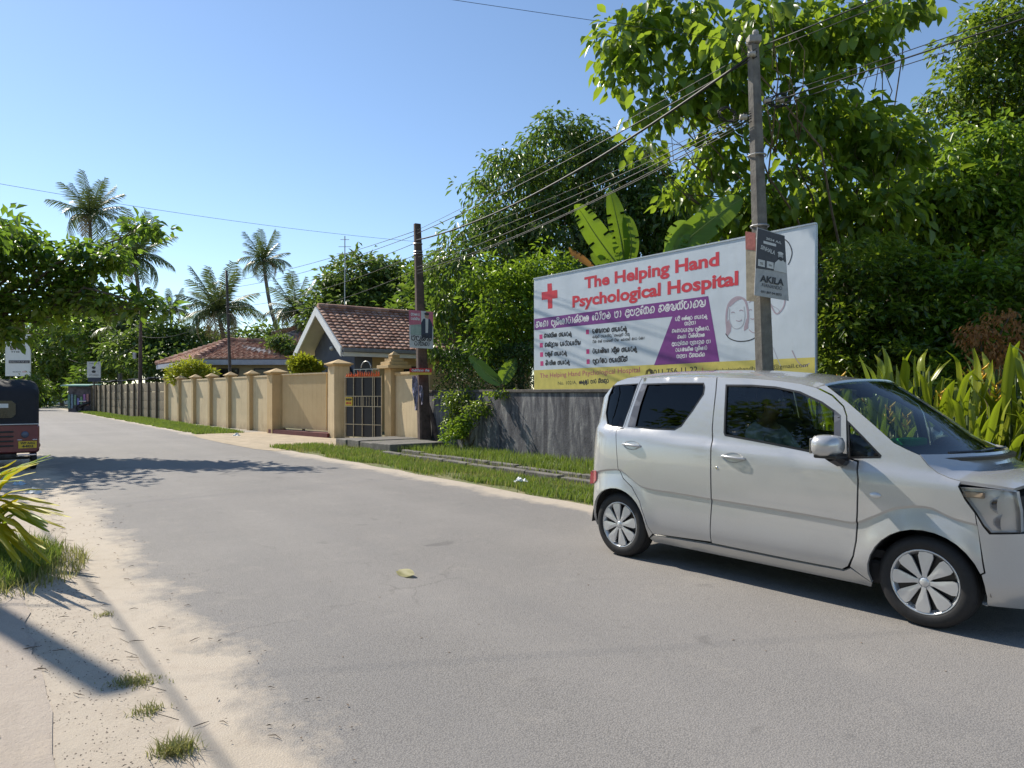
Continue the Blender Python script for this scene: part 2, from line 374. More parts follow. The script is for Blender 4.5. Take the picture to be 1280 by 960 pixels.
def sinh_mesh(txt, wd):
    V = []; F = []; x = 0
    for ch in txt:
        adv, strokes = SG[ch]
        for st in strokes:
            v, f = ribbon([(a + x, b) for a, b in (st if ch in 'NHo102/' else smoothline(st, 2))], wd)
            k = len(V); V += [(p[0], p[1], 0) for p in v]; F += [tuple(i + k for i in q) for q in f]
        x += adv + (.1 if adv else 0)
    return np.array(V), F, x - .1
def put_text(txt, p0, p1, h, mat, parent, frame, name='lettering', bold=.0, sinh=False, wd=.14, lift=.004, skew=None):
    # p0, p1: baseline ends in the board's own 2D frame; frame = (O, X, Y, N)
    O, X, Y, N = frame; p0 = np.array(p0[:2]); p1 = np.array(p1[:2]); d = p1 - p0; L = np.linalg.norm(d)
    if sinh: V, F, wid = sinh_mesh(txt, wd); V = V / np.array((wid, 1, 1))
    else:
        V, F = text_mesh(txt, bold); x0, x1 = V[:, 0].min(), V[:, 0].max()
        V = (V - (x0, 0, 0)) / np.array((x1 - x0, .729, 1))
    ex = d / L; ey = np.array((-ex[1], ex[0])); 
    Q = [O + X * float(p0[0] + a * L * ex[0] + b * h * ey[0]) + Y * float(p0[1] + a * L * ex[1] + b * h * ey[1]) + N * lift for a, b, _ in V]
    me = bpy.data.meshes.new(name); me.from_pydata([tuple(q) for q in Q], [], F); me.update()
    return link(name, me, mat, parent)

# ---------------------------------------------------------------- foliage
def leaf_arrays(C, D, N, L, W, fold=.25, bend=.15, hexa=False):
    """4-vertex folded leaves: C base, D direction, N normal, L length, W width (arrays)"""
    S = np.cross(D, N); S /= np.linalg.norm(S, axis=1, keepdims=True) + 1e-9
    N2 = np.cross(S, D); L = L[:, None]; W = W[:, None]
    if hexa:
        pts = [C, C + D * L * .28 + S * W * .44 + N2 * W * fold, C + D * L * .62 + S * W * .42 + N2 * W * (fold - .08) - N2 * L * bend * .3, C + D * L - N2 * L * bend, C + D * L * .62 - S * W * .42 + N2 * W * (fold - .08) - N2 * L * bend * .3, C + D * L * .28 - S * W * .44 + N2 * W * fold, C + D * L * .45 - N2 * L * bend * .15]
        V = np.stack(pts, 1).reshape(-1, 3); b = (np.arange(len(C)) * 7)[:, None]
        return V, np.concatenate([b + np.array([[6, q, (q + 1) % 6]]) for q in range(6)], 0)
    mid = C + D * L * .5
    tip = C + D * L - N2 * L * bend
    l = mid + S * W * .5 + N2 * W * fold; r = mid - S * W * .5 + N2 * W * fold
    V = np.stack([C, l, tip, r], 1).reshape(-1, 3); k = len(C)
    b = (np.arange(k) * 4)[:, None]
    F = np.concatenate([b + np.array([[0, 2, 1]]), b + np.array([[0, 3, 2]])], 0)
    return V, F
def unit(a): return a / (np.linalg.norm(a, axis=1, keepdims=True) + 1e-9)
def crown_pts(blobs, ncl, rs, shell=.55):
    B = np.array([[*b[0], *b[1]] for b in blobs], float)
    wts = (B[:, 3] * B[:, 4] * B[:, 5]) ** (.75); wts /= wts.sum()
    idx = rs.choice(len(B), ncl, p=wts); d = unit(rs.normal(size=(ncl, 3)))
    r = shell + (1 - shell) * rs.rand(ncl) ** .6; r *= 1 + .18 * rs.normal(size=ncl) * (rs.rand(ncl) < .5)
    return B[idx, :3] + d * B[idx, 3:] * r[:, None], d
def crown(name, blobs, ncl, per, L, W, mat, parent, seed=1, clr=.3, droop=.4, shell=.5, base=(0, 0, 0), lens=.42, hexa=False):
    rs = np.random.RandomState(seed)
    C, d = crown_pts(blobs, ncl, rs, shell)
    n = ncl * per; c = np.repeat(C, per, 0); dd = np.repeat(d, per, 0)
    off = unit(rs.normal(size=(n, 3))) * (clr * rs.rand(n) ** .5)[:, None]
    off[:, 2] *= .6
    pos = c + off - np.array(base)
    D = unit(unit(off) * .9 + dd * .35 + rs.normal(size=(n, 3)) * .35 + np.array((0, 0, -droop)))
    N = unit(rs.normal(size=(n, 3)) * .45 + np.array((0, 0, 1.0)) + dd * .3)
    V, F = leaf_arrays(pos, D, N, L * (1 - lens + 2 * lens * rs.rand(n)), W * (.7 + .6 * rs.rand(n)), hexa=hexa)
    return stuff(fastmesh(name, V, F, mat, parent))
def limb(mb, a, b, r0, r1, sag=.1, n=6, jit=.05, seed=0):
    rr = random.Random(seed); a = Vector(a); b = Vector(b); pts = []; L = (b - a).length
    for i in range(6):
        t = i / 5; p = a.lerp(b, t); p.z += sag * L * math.sin(t * math.pi)
        if 0 < i < 5: p += Vector([rr.uniform(-jit, jit) * 1.5 * L for _ in range(3)])
        pts.append(p)
    mb.tube(pts, [r0 + (r1 - r0) * i / 5 for i in range(6)], n)
def tree(name, label, blobs, base, r, ncl, per, L, W, mat, seed=1, group=None, cat='tree', clr=.3, droop=.4, fork=.35, shell=.5, lr=.32, **k):
    base = Vector(base); t = thing(name, label, cat, base, 0, group)
    cs = [Vector(b[0]) for b in blobs]; mid = sum(cs, Vector()) / len(cs)
    top = base.lerp(mid, fork if mid.z > 3 else .3); top.z = base.z + (mid.z - base.z) * fork
    mb = MB(); limb(mb, (0, 0, -.1), top - base, r, r * .75, 0, 9, .02, seed); mb.build('trunk', MT['bark'], t, True)
    mb = MB()
    for i, c in enumerate(cs):
        limb(mb, (top - base) * (.85 + .15 * (i % 2)), c - base, r * lr, r * lr * .2, .06, 6, .05, seed + i)
        rr = random.Random(seed * 31 + i)
        for q in range(3):
            e = c + Vector([rr.uniform(-.8, .8) * x for x in blobs[i][1]]); limb(mb, (c - base).lerp(top - base, .3), e - base, r * lr * .4, r * lr * .08, .03, 5, .05, i * 7 + q)
    mb.build('limb', MT['bark'], t, True)
    crown('crown', blobs, ncl, per, L, W, mat, t, seed, clr, droop, shell, base, **k)
    return t
def PB(px, py, Z, rx, rz, dz=None):     # blob from pixel position and pixel radii at distance Z
    c = P(px, py, Z); a = rx * Z / FPX; b = rz * Z / FPX
    return (c, (a, dz if dz else (a + b) / 2, b))
MT['lf_teak'] = leafmat('broad_leaf', [(.03, .07, .016), (.05, .12, .02), (.09, .18, .025), (.15, .24, .03), (.05, .10, .02)], .45, (.5, .66, .04), .32)
MT['lf_mango'] = leafmat('mango_leaf', [(.03, .065, .016), (.055, .11, .02), (.09, .16, .026), (.20, .20, .05), (.06, .12, .02)], .36, (.28, .46, .04), .35)
MT['lf_bright'] = leafmat('bright_leaf', [(.05, .11, .014), (.09, .19, .018), (.15, .26, .025), (.20, .27, .03), (.05, .11, .014), (.03, .07, .012)], .42, (.42, .62, .04), .35)
MT['lf_far'] = leafmat('far_leaf', [(.04, .075, .025), (.065, .12, .03), (.10, .16, .035), (.14, .18, .04)], .36, (.28, .42, .05), .5)
MT['lf_dark'] = leafmat('hedge_leaf', [(.015, .04, .01), (.03, .065, .014), (.05, .10, .018)], .22, (.1, .25, .02), .45)
MT['lf_almond'] = leafmat('almond_leaf', [(.04, .08, .018), (.07, .13, .02), (.12, .19, .025), (.20, .20, .03), (.05, .10, .02), (.03, .06, .015)], .42, (.36, .6, .05), .35)
MT['lf_yellow'] = leafmat('yellow_leaf', [(.30, .34, .03), (.42, .42, .04), (.22, .30, .03)], .4, (.5, .55, .03))
MT['lf_shrub'] = leafmat('shrub_leaf', [(.03, .065, .012), (.06, .12, .015), (.11, .19, .02), (.20, .25, .03), (.04, .08, .013), (.025, .05, .01)], .4, (.4, .56, .04), .33)
MT['lf_palm'] = leafmat('palm_leaf', [(.055, .085, .035), (.10, .14, .05), (.17, .20, .08)], .22, (.2, .28, .05), .45)
MT['lf_palm_dry'] = leafmat('dry_palm_leaf', [(.30, .24, .13), (.22, .16, .08)], .2, (.4, .3, .1), .6)
MT['lf_dry'] = leafmat('dry_leaf', [(.32, .14, .04), (.42, .2, .06), (.22, .09, .03)], .3, (.5, .25, .05), .7)
MT['lf_banana'] = leafmat('banana_leaf', [(.08, .18, .02), (.12, .24, .025)], .38, (.42, .6, .03), .38)
def banana_edges():
    m = MT['lf_banana']; n = m.node_tree; b = n.nodes['Principled BSDF']; c = objc(n); nn = noise(n, 2.2, 6, .7, c)
    mp = n.nodes.new('ShaderNodeMapping'); mp.inputs['Scale'].default_value = (1, 1, 9); n.links.new(c, mp.inputs[0]); st = noise(n, 3, 3, .5, mp.outputs[0])
    old = b.inputs['Base Color'].links[0].from_socket
    col = mixc(n, ramp(n, nn.outputs[0], [(.6, (0,) * 3), (.72, (.8,) * 3)]), old, (.26, .19, .06)); n.links.new(mixc(n, ramp(n, st.outputs[0], [(.45, (0,) * 3), (.6, (.35,) * 3)]), col, (.05, .11, .015)), b.inputs['Base Color'])
banana_edges()
MT['lf_ginger'] = leafmat('ginger_leaf', [(.03, .08, .012), (.06, .14, .016), (.10, .20, .02), (.25, .27, .02), (.05, .12, .015), (.03, .08, .012)], .34, (.4, .56, .02), .3)
MT['grass'] = leafmat('grass_blades', [(.08, .14, .022), (.12, .20, .03), (.17, .23, .04), (.26, .26, .10)], .35, (.32, .44, .05), .55)
MT['grass_dry'] = leafmat('dry_grass', [(.24, .26, .08), (.33, .29, .12), (.14, .2, .04)], .35, (.4, .4, .1), .6)
MT['yellow_strap'] = leafmat('striped_strap_leaf', [(.40, .36, .012), (.50, .44, .02), (.26, .28, .02)], .35, (.7, .6, .01), .5, .3)
# ================================================================ THE SETTING
gm = MB(); gm.add([(-700, -300, 0), (700, -300, 0), (700, 900, 0), (-700, 900, 0)], [(0, 1, 2, 3)])
gr = struct(gm.build('ground', groundmat())); gr.location = (0, 0, -.012)
SM = sandmat()
rm = MB(); S0, S1 = -40, 116
_r = random.Random(2); _e = [(S0, 5.2, 0)] + [(-8 + i * .12, 5.16 + _r.uniform(-.05, .05), 0) for i in range(170)] + [(S1, 5.2, 0)]; rm.add([(S0, -.3, 0), (S1, -.3, 0)] + _e[::-1], [tuple(range(len(_e) + 2))])
road = struct(rm.build('road', roadmat())); road.location = RO + Vector((0, 0, .005)); road.rotation_euler = (0, 0, ROT)
def wob(s0, s1, t, amp, step, seed):
    r_ = random.Random(seed); n = max(2, int(abs(s1 - s0) / step)); return [(s0 + (s1 - s0) * i / n, t + r_.uniform(-amp, amp)) for i in range(n + 1)]
sheet('sand_shoulder', [(S0, 4.8)] + [(S1, 4.8)] + wob(S1, 4, 5.9, .15, 2, 3) + wob(4, -30, 6.6, .05, 3, 4), .002, SM)
sheet('sand_verge_edge', [(S0, 0)] + wob(S0, S1, -.34, .06, .8, 5) + [(S1, 0)], .002, SM)
VM = vergemat()
sheet('grass_verge', [(-40, -.2), (12.2, -.2), (12.2, -4.2), (-40, -4.2)], -.004, VM)
sheet('far_grass_strip', [(19.5, -.1), (58, -.1), (58, -1.35), (19.5, -2.6)], -.004, VM)
dm = M('driveway_concrete', (.46, .37, .255), .9, var=.18, scale=2.5, bmp=.35)
sheet('driveway', [(11.2, .05)] + [(12.2, .25), (15, .3), (18, .25), (19.8, .05), (20.4, -.5), (20.2, -3.1), (12.0, -4.3), (11.6, -1.5)], .010, dm)
sheet('wall_footpath', [(20.2, -1.85), (56, -.75), (56, -1.35), (20.2, -3.0)], .008, M('path_concrete', (.36, .32, .27), .9, var=.2, scale=3, bmp=.3))
# raised pavement of cracked concrete on the near left
pm = MB(); edge = wob(-9, .35, 5.60, .025, .22, 9)
top = [(x, y, .010) for x, y in edge]; n = len(top); far = [(x, 9.0, .010) for x, y in edge]; low = [(x, y - .03, -.001) for x, y in edge]
pm.add(top + far, [(i, i + 1, n + i + 1, n + i) for i in range(n - 1)] )
pv = struct(pm.build('pavement', pavemat())); pv.location = RO; pv.rotation_euler = (0, 0, ROT)

# ---- boundary wall of beige bays
def seg_frame(p, q):
    d = (q - p); L = d.length; x = d / L; return L, math.atan2(x.y, x.x), x
ws, we = R(19.2, -2.65), R(34.2, -1.97)
bw = thing('boundary_wall', 'long beige rendered wall of bays with stepped ochre pillar caps behind the far grass', 'wall', ws, seg_frame(ws, we)[1])
L, rz, wx = seg_frame(ws, we); nb = 6; bay = L / nb
def cap_mb(w, h0):
    m = MB(); m.box((0, 0, h0 + .02), (w + .07, w + .07, .04)); m.box((0, 0, h0 + .065), (w + .18, w + .18, .05), ch=.01)
    a = (w + .12) / 2; z0 = h0 + .09; m.add([(-a, -a, z0), (a, -a, z0), (a, a, z0), (-a, a, z0), (0, 0, z0 + .13)], [(0, 1, 4), (1, 2, 4), (2, 3, 4), (3, 0, 4), (3, 2, 1, 0)])
    return m
pil0 = None
for i in range(nb + 1):
    w_ = .50 if i == 0 else .30
    if i < 2:
        m = MB(); m.box((0, 0, 1.05), (w_, w_, 2.12), ch=.012); pil = m.build('pillar', MT['beige_trim'], bw)
        c = cap_mb(w_, 2.11).build('pillar_cap', MT['beige_trim'], pil)
        if i == 1: pil0 = pil
    else: pil = copy_tree(pil0, bw)
    pil.location = (i * bay, .0, 0)
for i in range(nb):
    m = MB(); x0, x1 = i * bay + (.25 if i == 0 else .15) , (i + 1) * bay - .15
    m.box(((x0 + x1) / 2, -.04, 1.015), (x1 - x0 - .004, .12, 2.03)); m.build('panel', MT['beige'], bw)
    m = MB(); m.box(((x0 + x1) / 2, -.04, 2.062), (x1 - x0 - .004, .16, .06), ch=.008); m.build('coping', MT['beige'], bw)
# ---- sliding gate panel wall between the two driveway pillars
a, b = R(19.0, -2.72), R(15.75, -3.25)
bg_ = thing('driveway_gate', 'plain beige solid sliding gate across the driveway above a dark red step', 'gate', a, seg_frame(a, b)[1])
L = (b - a).length; nbd = 10
for i in range(nbd):
    m = MB(); m.box((.2 + (L - .4) * (i + .5) / nbd, 0, 1.14), ((L - .4) / nbd - .003, .05, 1.86), ch=.002); m.build('board', MT['beige_gate'], bg_)
m = MB(); m.box((L / 2, 0, 2.09), (L - .36, .12, .05)); m.build('top_rail', MT['beige'], bg_)
m = MB(); m.box((L / 2, -.05, .07), (L + .6, .5, .16)); st_ = m.build('step', MT['redstep'], bg_)
def big_pillar(name, label, loc, rz, w, h, mat, steps=1):
    t = thing(name, label, 'pillar', loc, rz)
    m = MB(); m.box((0, 0, h / 2), (w, w, h), ch=.015); m.build('shaft', mat, t)
    if steps == 1: cap_mb(w, h).build('cap', MT['beige_trim'], t)
    else:
        for k in range(4):
            m = MB(); m.box((0, 0, h + .05 + k * .10), (w + .34 - k * .17, w + .34 - k * .17, .1 - .004), ch=.008); m.build('cap_step', MT['beige_trim'], t)
        m = MB(); a_ = .14; z0 = h + .40; m.add([(-a_, -a_, z0), (a_, -a_, z0), (a_, a_, z0), (-a_, a_, z0), (0, 0, z0 + .12)], [(0, 1, 4), (1, 2, 4), (2, 3, 4), (3, 0, 4)]); m.build('cap_point', MT['beige_trim'], t)
    return t
big_pillar('gate_pillar', 'beige gate pillar with pyramid cap between the solid gate and the black barred gate', R(15.3, -3.35), ROT, .52, 2.3, MT['beige'])
big_pillar('gate_pillar', 'ochre gate pillar with stepped pyramid cap right of the black barred gate', R(12.75, -4.0), ROT, .42, 2.16, MT['beige_trim'], 2)
# ---- black gate with pale bars
g0, g1 = R(15.02, -3.5), R(12.95, -3.95); g0 = G(431.5, 549.3); g1 = G(477, 551.5)
gt = thing('barred_gate', 'black sheet gate with pale bars, orange lettering and an arch on top', 'gate', g0, seg_frame(g0, g1)[1])
L = (g1 - g0).length; gh = 1.92
m = MB(); m.box((L / 2, .03, gh / 2 + .05), (L - .05, .02, gh - .1)); m.build('backing_sheet', MT['gatesheet'], gt)
for x in (0, .24, .48, .765, .81, 1.0):
    m = MB(); m.box((L * x, 0, gh / 2 + .04), (.022, .022, gh)); m.build('upright_bar', MT['gatebar'], gt)
for z in (.06, .48, 1.03, 1.34, gh):
    m = MB(); m.box((L / 2, -.004, z), (L, .022, .022)); m.build('cross_bar', MT['gatebar'], gt)
for k in range(9):
    m = MB(); m.box((L * (.3 + k * .075), -.012, 1.185), (.012, .012, .3)); m.build('short_bar', MT['gatebar'], gt)
m = MB(); m.tube([(L * .58 + .2 * math.cos(q * math.pi / 12), 0, gh + .28 + .2 * math.sin(q * math.pi / 12)) for q in range(13)], .014, 6); m.build('arch', MT['steel'], gt, True)
m = MB(); m.box((L * .6, 0, gh + .24), (L * .7, .02, .02)); m.build('arch_rail', MT['steel'], gt)
for x in (.25, .42, .58, .75, .93):
    m = MB(); m.box((L * x, 0, gh + .12), (.014, .014, .22)); m.build('arch_bar', MT['steel'], gt)
OR = M('orange_letters', (.75, .14, .035), .5, var=0); r_ = random.Random(3)
for k in range(15):
    x = L * (.06 + k * .062); h = r_.uniform(.1, .2); m = MB()
    m.tube([(x, -.03, gh + .02), (x + .03, -.03, gh + h * .6), (x + .01 * r_.uniform(-1, 1), -.03, gh + h)], [.03, .024, .008], 6); m.build('spearhead', OR, gt)
YE = M('yellow_sign', (.7, .5, .05), .5, var=.1); RD = M('red_print', (.55, .03, .03), .5, var=0); BK = M('black_print', (.02, .02, .025), .5, var=0)
m = MB(); m.box((L * .12, -.025, 1.18), (.3, .01, .26)); s_ = m.build('notice', YE, gt)
fr = (Vector((L * .12 - .15, -.031, 1.05)), Vector((1, 0, 0)), Vector((0, 0, 1)), Vector((0, -1, 0)))
put_text('mghn', (.03, .16), (.27, .16), .06, BK, s_, fr, sinh=True, wd=.3); put_text('kpA rl', (.05, .05), (.25, .05), .06, RD, s_, fr, sinh=True, wd=.3)
# ---- short beige wall right of the gate
a, b = R(12.52, -4.02), R(10.7, -3.95); w2 = thing('end_wall', 'short beige wall with coping between gate pillar and poster pole', 'wall', a, seg_frame(a, b)[1]); L = (b - a).length
m = MB(); m.box((L / 2, 0, .98), (L, .18, 1.96)); m.build('panel', MT['beige'], w2)
m = MB(); m.box((L / 2, 0, 2.0), (L + .03, .27, .08), ch=.012); m.build('coping', MT['beige_trim'], w2)
# ---- grey mildewed wall
a, b = R(10.6, -3.95), R(-1.4, -3.75); gw = thing('grey_wall', 'mildewed dark grey plaster wall below the hospital billboard', 'wall', a, seg_frame(a, b)[1]); L = (b - a).length
bmm = MB(); bmm.box((L / 2, 0, .72), (L, .2, 1.44)); bmm.build('panel', MT['greywall'], gw)
m = MB(); m.box((L / 2, 0, 1.475), (L + .02, .26, .07), ch=.012); m.build('coping', M('grey_coping', (.13, .115, .105), .9, var=.3, scale=5, bmp=.4), gw)
# ---- olive precast fence
a, b = R(34.45, -1.95), R(57, -1.05); pf = thing('precast_fence', 'dark olive precast panel fence with taller posts along the far road', 'fence', a, seg_frame(a, b)[1]); L = (b - a).length; n = 12
post = pan = None
for i in range(n + 1):
    if post is None: m = MB(); m.box((0, 0, 1.02), (.16, .22, 2.06), ch=.012); post = m.build('post', MT['olive_post'], pf)
    else: post = copy_tree(post, pf)
    post.location = (L * i / n, 0, 0)
    if i < n:
        for k in range(4):
            if pan is None: m = MB(); m.box((0, 0, .25), (L / n - .18, .07, .49), ch=.012); pan = m.build('panel', MT['olive_panel'], pf)
            else: pan = copy_tree(pan, pf)
            pan.location = (L * (i + .5) / n, -.02, .02 + k * .5)
m = MB()
for i in range(12): m.box((L * (i + .5) / 12, -.5 - .06 * (i % 2), 2.28 + .03 * (i % 3)), (L / 12 + .02, .5, .06), ch=.01)
aw = m.build('lean_to_roof', M('dark_roofing_sheet', (.03, .033, .045), .7, var=.2, scale=3)); aw.location = a; aw.rotation_euler = (0, 0, pf.rotation_euler.z); tag(aw, 'low dark lean-to roof showing over the olive precast fence', 'roof')
# ---- drain slabs and drain kerbs
SLB = MT['slab']
for k, (s, ln) in enumerate(((11.75, .72), (10.98, .72), (10.22, .7), (9.35, .95))):
    m = MB(); m.box((0, 0, 0), (ln, 1.75 if k < 3 else 1.5, .2), ch=.02); o = m.build('drain_slab', SLB)
    o.location = R(s, -2.78 if k < 3 else -2.62, .10 + (.02 if k % 2 else 0)); o.rotation_euler = (0, 0, ROT + .02 * (k - 1.5)); 
    tag(o, ['thick grey drain slab farthest left in front of the barred gate', 'second grey drain slab from the left in front of the barred gate', 'third grey drain slab, just left of the long end slab', 'longest and rightmost grey drain slab nearest the poster pole'][k], 'concrete slab', 'slabs bridging the drain')
for nm, t0, lab in (('drain_kerb', -2.15, 'grey concrete drain kerb nearer the wall, half hidden in grass'), ('drain_kerb', -1.68, 'grey concrete drain kerb nearer the road, half hidden in grass')):
    th_ = thing(nm, lab, 'kerb', R(8.7, t0), ROT); r_ = random.Random(int(-t0 * 100))
    for i in range(13):
        m = MB(); m.box((-i * .9 - .44, r_.uniform(-.015, .015), .012 + r_.uniform(-.012, .018)), (.86, .15, .15), ch=.015, rz=r_.uniform(-.012, .012)); m.build('kerb_stone', SLB, th_)

# ---- front house with tiled gable roof, built in the road frame
TILE = None
def tilemat():
    m, n, b = nodes('clay_roof_tile'); g = n.nodes.new('ShaderNodeNewGeometry'); c = objc(n)
    col = ramp(n, g.outputs['Random Per Island'], [(0, (.32, .15, .10)), (.4, (.50, .27, .185)), (.75, (.60, .38, .28)), (1, (.23, .115, .08))])
    n.links.new(mixc(n, ramp(n, noise(n, 2.2, 6, .7, c).outputs[0], [(.45, (0,) * 3), (.7, (.7,) * 3)]), col, (.12, .07, .06)), b.inputs['Base Color'])
    b.inputs['Roughness'].default_value = .85; return m
TILE = tilemat()
def tiled(name, e0, e1, r0, r1, parent, inv, tw=.24, rows=None, clip=True):
    """tiles over the quad eave e0-e1, ridge r0-r1; each tile a shallow curved scale"""
    e0, e1, r0, r1 = [inv @ Vector(q) for q in (e0, e1, r0, r1)]
    up = ((r0 + r1) / 2 - (e0 + e1) / 2); rows = rows or max(3, int(up.length / .22))
    nrm = (e1 - e0).cross(up).normalized(); nrm = nrm if nrm.z > 0 else -nrm; V = []; F = []; r_ = random.Random(4)
    for i in range(rows):
        f0, f1 = i / rows, (i + 1.12) / rows
        a0, b0 = e0.lerp(r0, f0), e1.lerp(r1, f0); a1, b1 = e0.lerp(r0, min(1, f1)), e1.lerp(r1, min(1, f1)); nc = max(1, int((b0 - a0).length / tw))
        for j in range(nc):
            lift = .06 + r_.uniform(-.006, .008)
            q = []
            for (A_, B_, h) in ((a0, b0, lift), (a1, b1, .012)):
                for u, hh in ((.03, 0), (.28, .028), (.5, .035), (.72, .028), (.97, 0)): q.append(A_.lerp(B_, (j + u) / nc) + nrm * (h + hh))
            for u in (.03, .97): q.append(a0.lerp(b0, (j + u) / nc) + nrm * .005)
            k = len(V); V += q; F += [(k + m_, k + m_ + 1, k + m_ + 6, k + m_ + 5) for m_ in range(4)] + [(k + 10, k + 11, k + 4, k + 3, k + 2, k + 1, k)]
    me = bpy.data.meshes.new(name); me.from_pydata([tuple(v) for v in V], [], F); me.update(); return stuff(link(name, me, TILE, parent))
hA = thing('front_house', 'house with red clay tiled gable roof and white bargeboards behind the beige wall', 'house', R(19.5, -6), ROT)
inv = (Matrix.Translation(R(19.5, -6)) @ Matrix.Rotation(ROT, 4, 'Z')).inverted()
def H(s, t, z): return inv @ R(s, t, z)
s0, s1, sm = 17.2, 21.9, 19.55; tg, tb = -4.3, -13.0; ze, zr = 3.02, 4.66
def slab_between(p, q, r, s_, th, name, mat, parent):   # thick plate through 4 points
    n_ = (q - p).cross(s_ - p).normalized(); n_ = n_ if n_.z > 0 else -n_
    vs = [p, q, r, s_] + [v - n_ * th for v in (p, q, r, s_)]
    m = MB(); m.add(vs, [(0, 1, 2, 3), (7, 6, 5, 4), (0, 4, 5, 1), (1, 5, 6, 2), (2, 6, 7, 3), (3, 7, 4, 0)]); return m.build(name, mat, parent)
for sd, sA in (('near', s0), ('far', s1)):
    rf = slab_between(H(sA, tg, ze), H(sA, tb, ze), H(sm, tb, zr), H(sm, tg, zr), .07, 'roof', MT['cream'], hA)
    tiled('roof_tiles', R(sA, tg + .02, ze), R(sA, tb, ze), R(sm, tg + .02, zr), R(sm, tb, zr), rf, inv)
    # bargeboard
    d = .32; p, q = H(sA, tg + .03, ze + .02), H(sm, tg + .03, zr + .02)
    m = MB(); yy = Vector((0, .05, 0)); dn = Vector((0, 0, -d))
    vs = [p, q, q + dn, p + dn]; vs += [v + yy for v in vs]; m.add(vs, [(0, 1, 2, 3), (7, 6, 5, 4), (0, 4, 5, 1), (1, 5, 6, 2), (2, 6, 7, 3), (3, 7, 4, 0)])
    m.build('bargeboard', MT['white'], hA)
m = MB()
for i in range(24):
    t = tg + (tb - tg) * i / 24; c = H(sm, t - .2, zr + .07); m.tube([c + Vector((0, .18, 0)), c + Vector((0, -.2, -.012))], [.10, .115], 8)
stuff(m.build('ridge_tiles', TILE, hA))
m = MB(); m.add([H(s0 + .0, tg, ze - .08), H(s0, tb, ze - .08), H(s0, tb, ze - .2), H(s0, tg, ze - .2)], [(0, 1, 2, 3)]); 
c0, c1 = H(s0 - .05, tg, ze - .06), H(s0 - .05, tb, ze - .06)
m = MB(); m.box((c0 + c1) / 2, (.09, abs(tb - tg), .13), ch=.02); m.build('gutter', M('grey_gutter', (.25, .26, .28), .5, var=.1), hA)
m = MB(); c0, c1 = H(s0 + .08, tg - .04, ze - .21), H(s0 + .08, tb, ze - .21); m.box((c0 + c1) / 2, (.14, abs(tb - tg) - .06, .14)); m.build('fascia', MT['white'], hA)
# gable wall (slate) set back under the deep overhang, with arched window
tw_ = -4.95; m = MB(); wth = .2
poly = [(s0 + .45, 0), (s1 - .45, 0), (s1 - .45, ze + .12), (sm, zr - .22), (s0 + .45, ze + .12)]
vs = [H(s, tw_, z) for s, z in poly] + [H(s, tw_ - wth, z) for s, z in poly]; n = 5
m.add(vs, [tuple(range(5)), tuple(range(9, 4, -1))] + [(i, (i + 1) % 5, 5 + (i + 1) % 5, 5 + i) for i in range(5)]); gwall = m.build('gable_wall', MT['slate'], hA)
m = MB(); vs = [H(s0 + .45, -5.65, 0), H(s0 + .45, tb, 0), H(s0 + .45, tb, ze + .05), H(s0 + .45, -5.65, ze + .05)]; vs += [v + Vector((.2, 0, 0)) for v in vs]
m.add(vs, [(0, 1, 2, 3), (7, 6, 5, 4), (0, 4, 5, 1), (1, 5, 6, 2), (2, 6, 7, 3), (3, 7, 4, 0)]); m.build('side_wall', MT['tan'], hA)
m = MB(); vs = [H(s1 - .45, tw_ - .21, 0), H(s1 - .45, tb, 0), H(s1 - .45, tb, ze + .05), H(s1 - .45, tw_ - .21, ze + .05)]; vs += [v - Vector((.2, 0, 0)) for v in vs]
m.add(vs, [(0, 1, 2, 3), (7, 6, 5, 4), (0, 4, 5, 1), (1, 5, 6, 2), (2, 6, 7, 3), (3, 7, 4, 0)]); m.build('side_wall', MT['tan'], hA)
wc = H(s0 + 1.0, tw_ + .03, 1.85); m = MB()
arch = [(-.42, -.9), (.42, -.9), (.42, .15)] + [(.42 * math.cos(q * math.pi / 10), .15 + .42 * math.sin(q * math.pi / 10)) for q in range(1, 10)] + [(-.42, .15)]
m.prism(arch, wc, Vector((1, 0, 0)), Vector((0, 0, 1)), Vector((0, 1, 0)), .03); wn = m.build('window', M('dark_window_glass', (.01, .012, .018), .1, var=0), hA)
for k in range(5):
    m = MB(); m.tube([wc + Vector((-.34 + .17 * k, .06, -.9)), wc + Vector((-.34 + .17 * k, .06, .15 + .38 * math.sqrt(max(0, 1 - ((-.34 + .17 * k) / .42) ** 2))))], .012, 5); m.build('grille_bar', MT['black'], wn)
m = MB(); m.tube([wc + Vector((x, .05, z)) for x, z in arch], .03, 6); m.build('frame', MT['black'], wn)
m = MB(); m.lathe([(0, .0), (.05, .02), (.09, .08), (.07, .14), (0, .17)], 12, c=H(sm - .1, tw_ + .12, 3.05)); m.build('wall_lamp', MT['white'], hA, True)
m = MB(); c0, c1 = H(s0 + .55, tw_ - .2, 1.5), H(s0 + .55, -5.645, 1.5); m.box((c0 + c1) / 2, (.2, abs((c1 - c0).y), 3.0)); m.build('shaded_porch_wall', MT['slate'], hA)  # slate colour paints in the veranda's shade on this stretch of side wall
m = MB(); m.box(H(s0 + .44, tw_ - 2.0, 1.9), (.06, 1.3, 1.1)); f_ = m.build('window', MT['gatesheet'], hA); m = MB(); m.box(H(s0 + .405, tw_ - 2.0, 1.9), (.03, 1.16, .96)); m.build('pane', M('pane_dark', (.012, .014, .02), .12, var=0), f_)
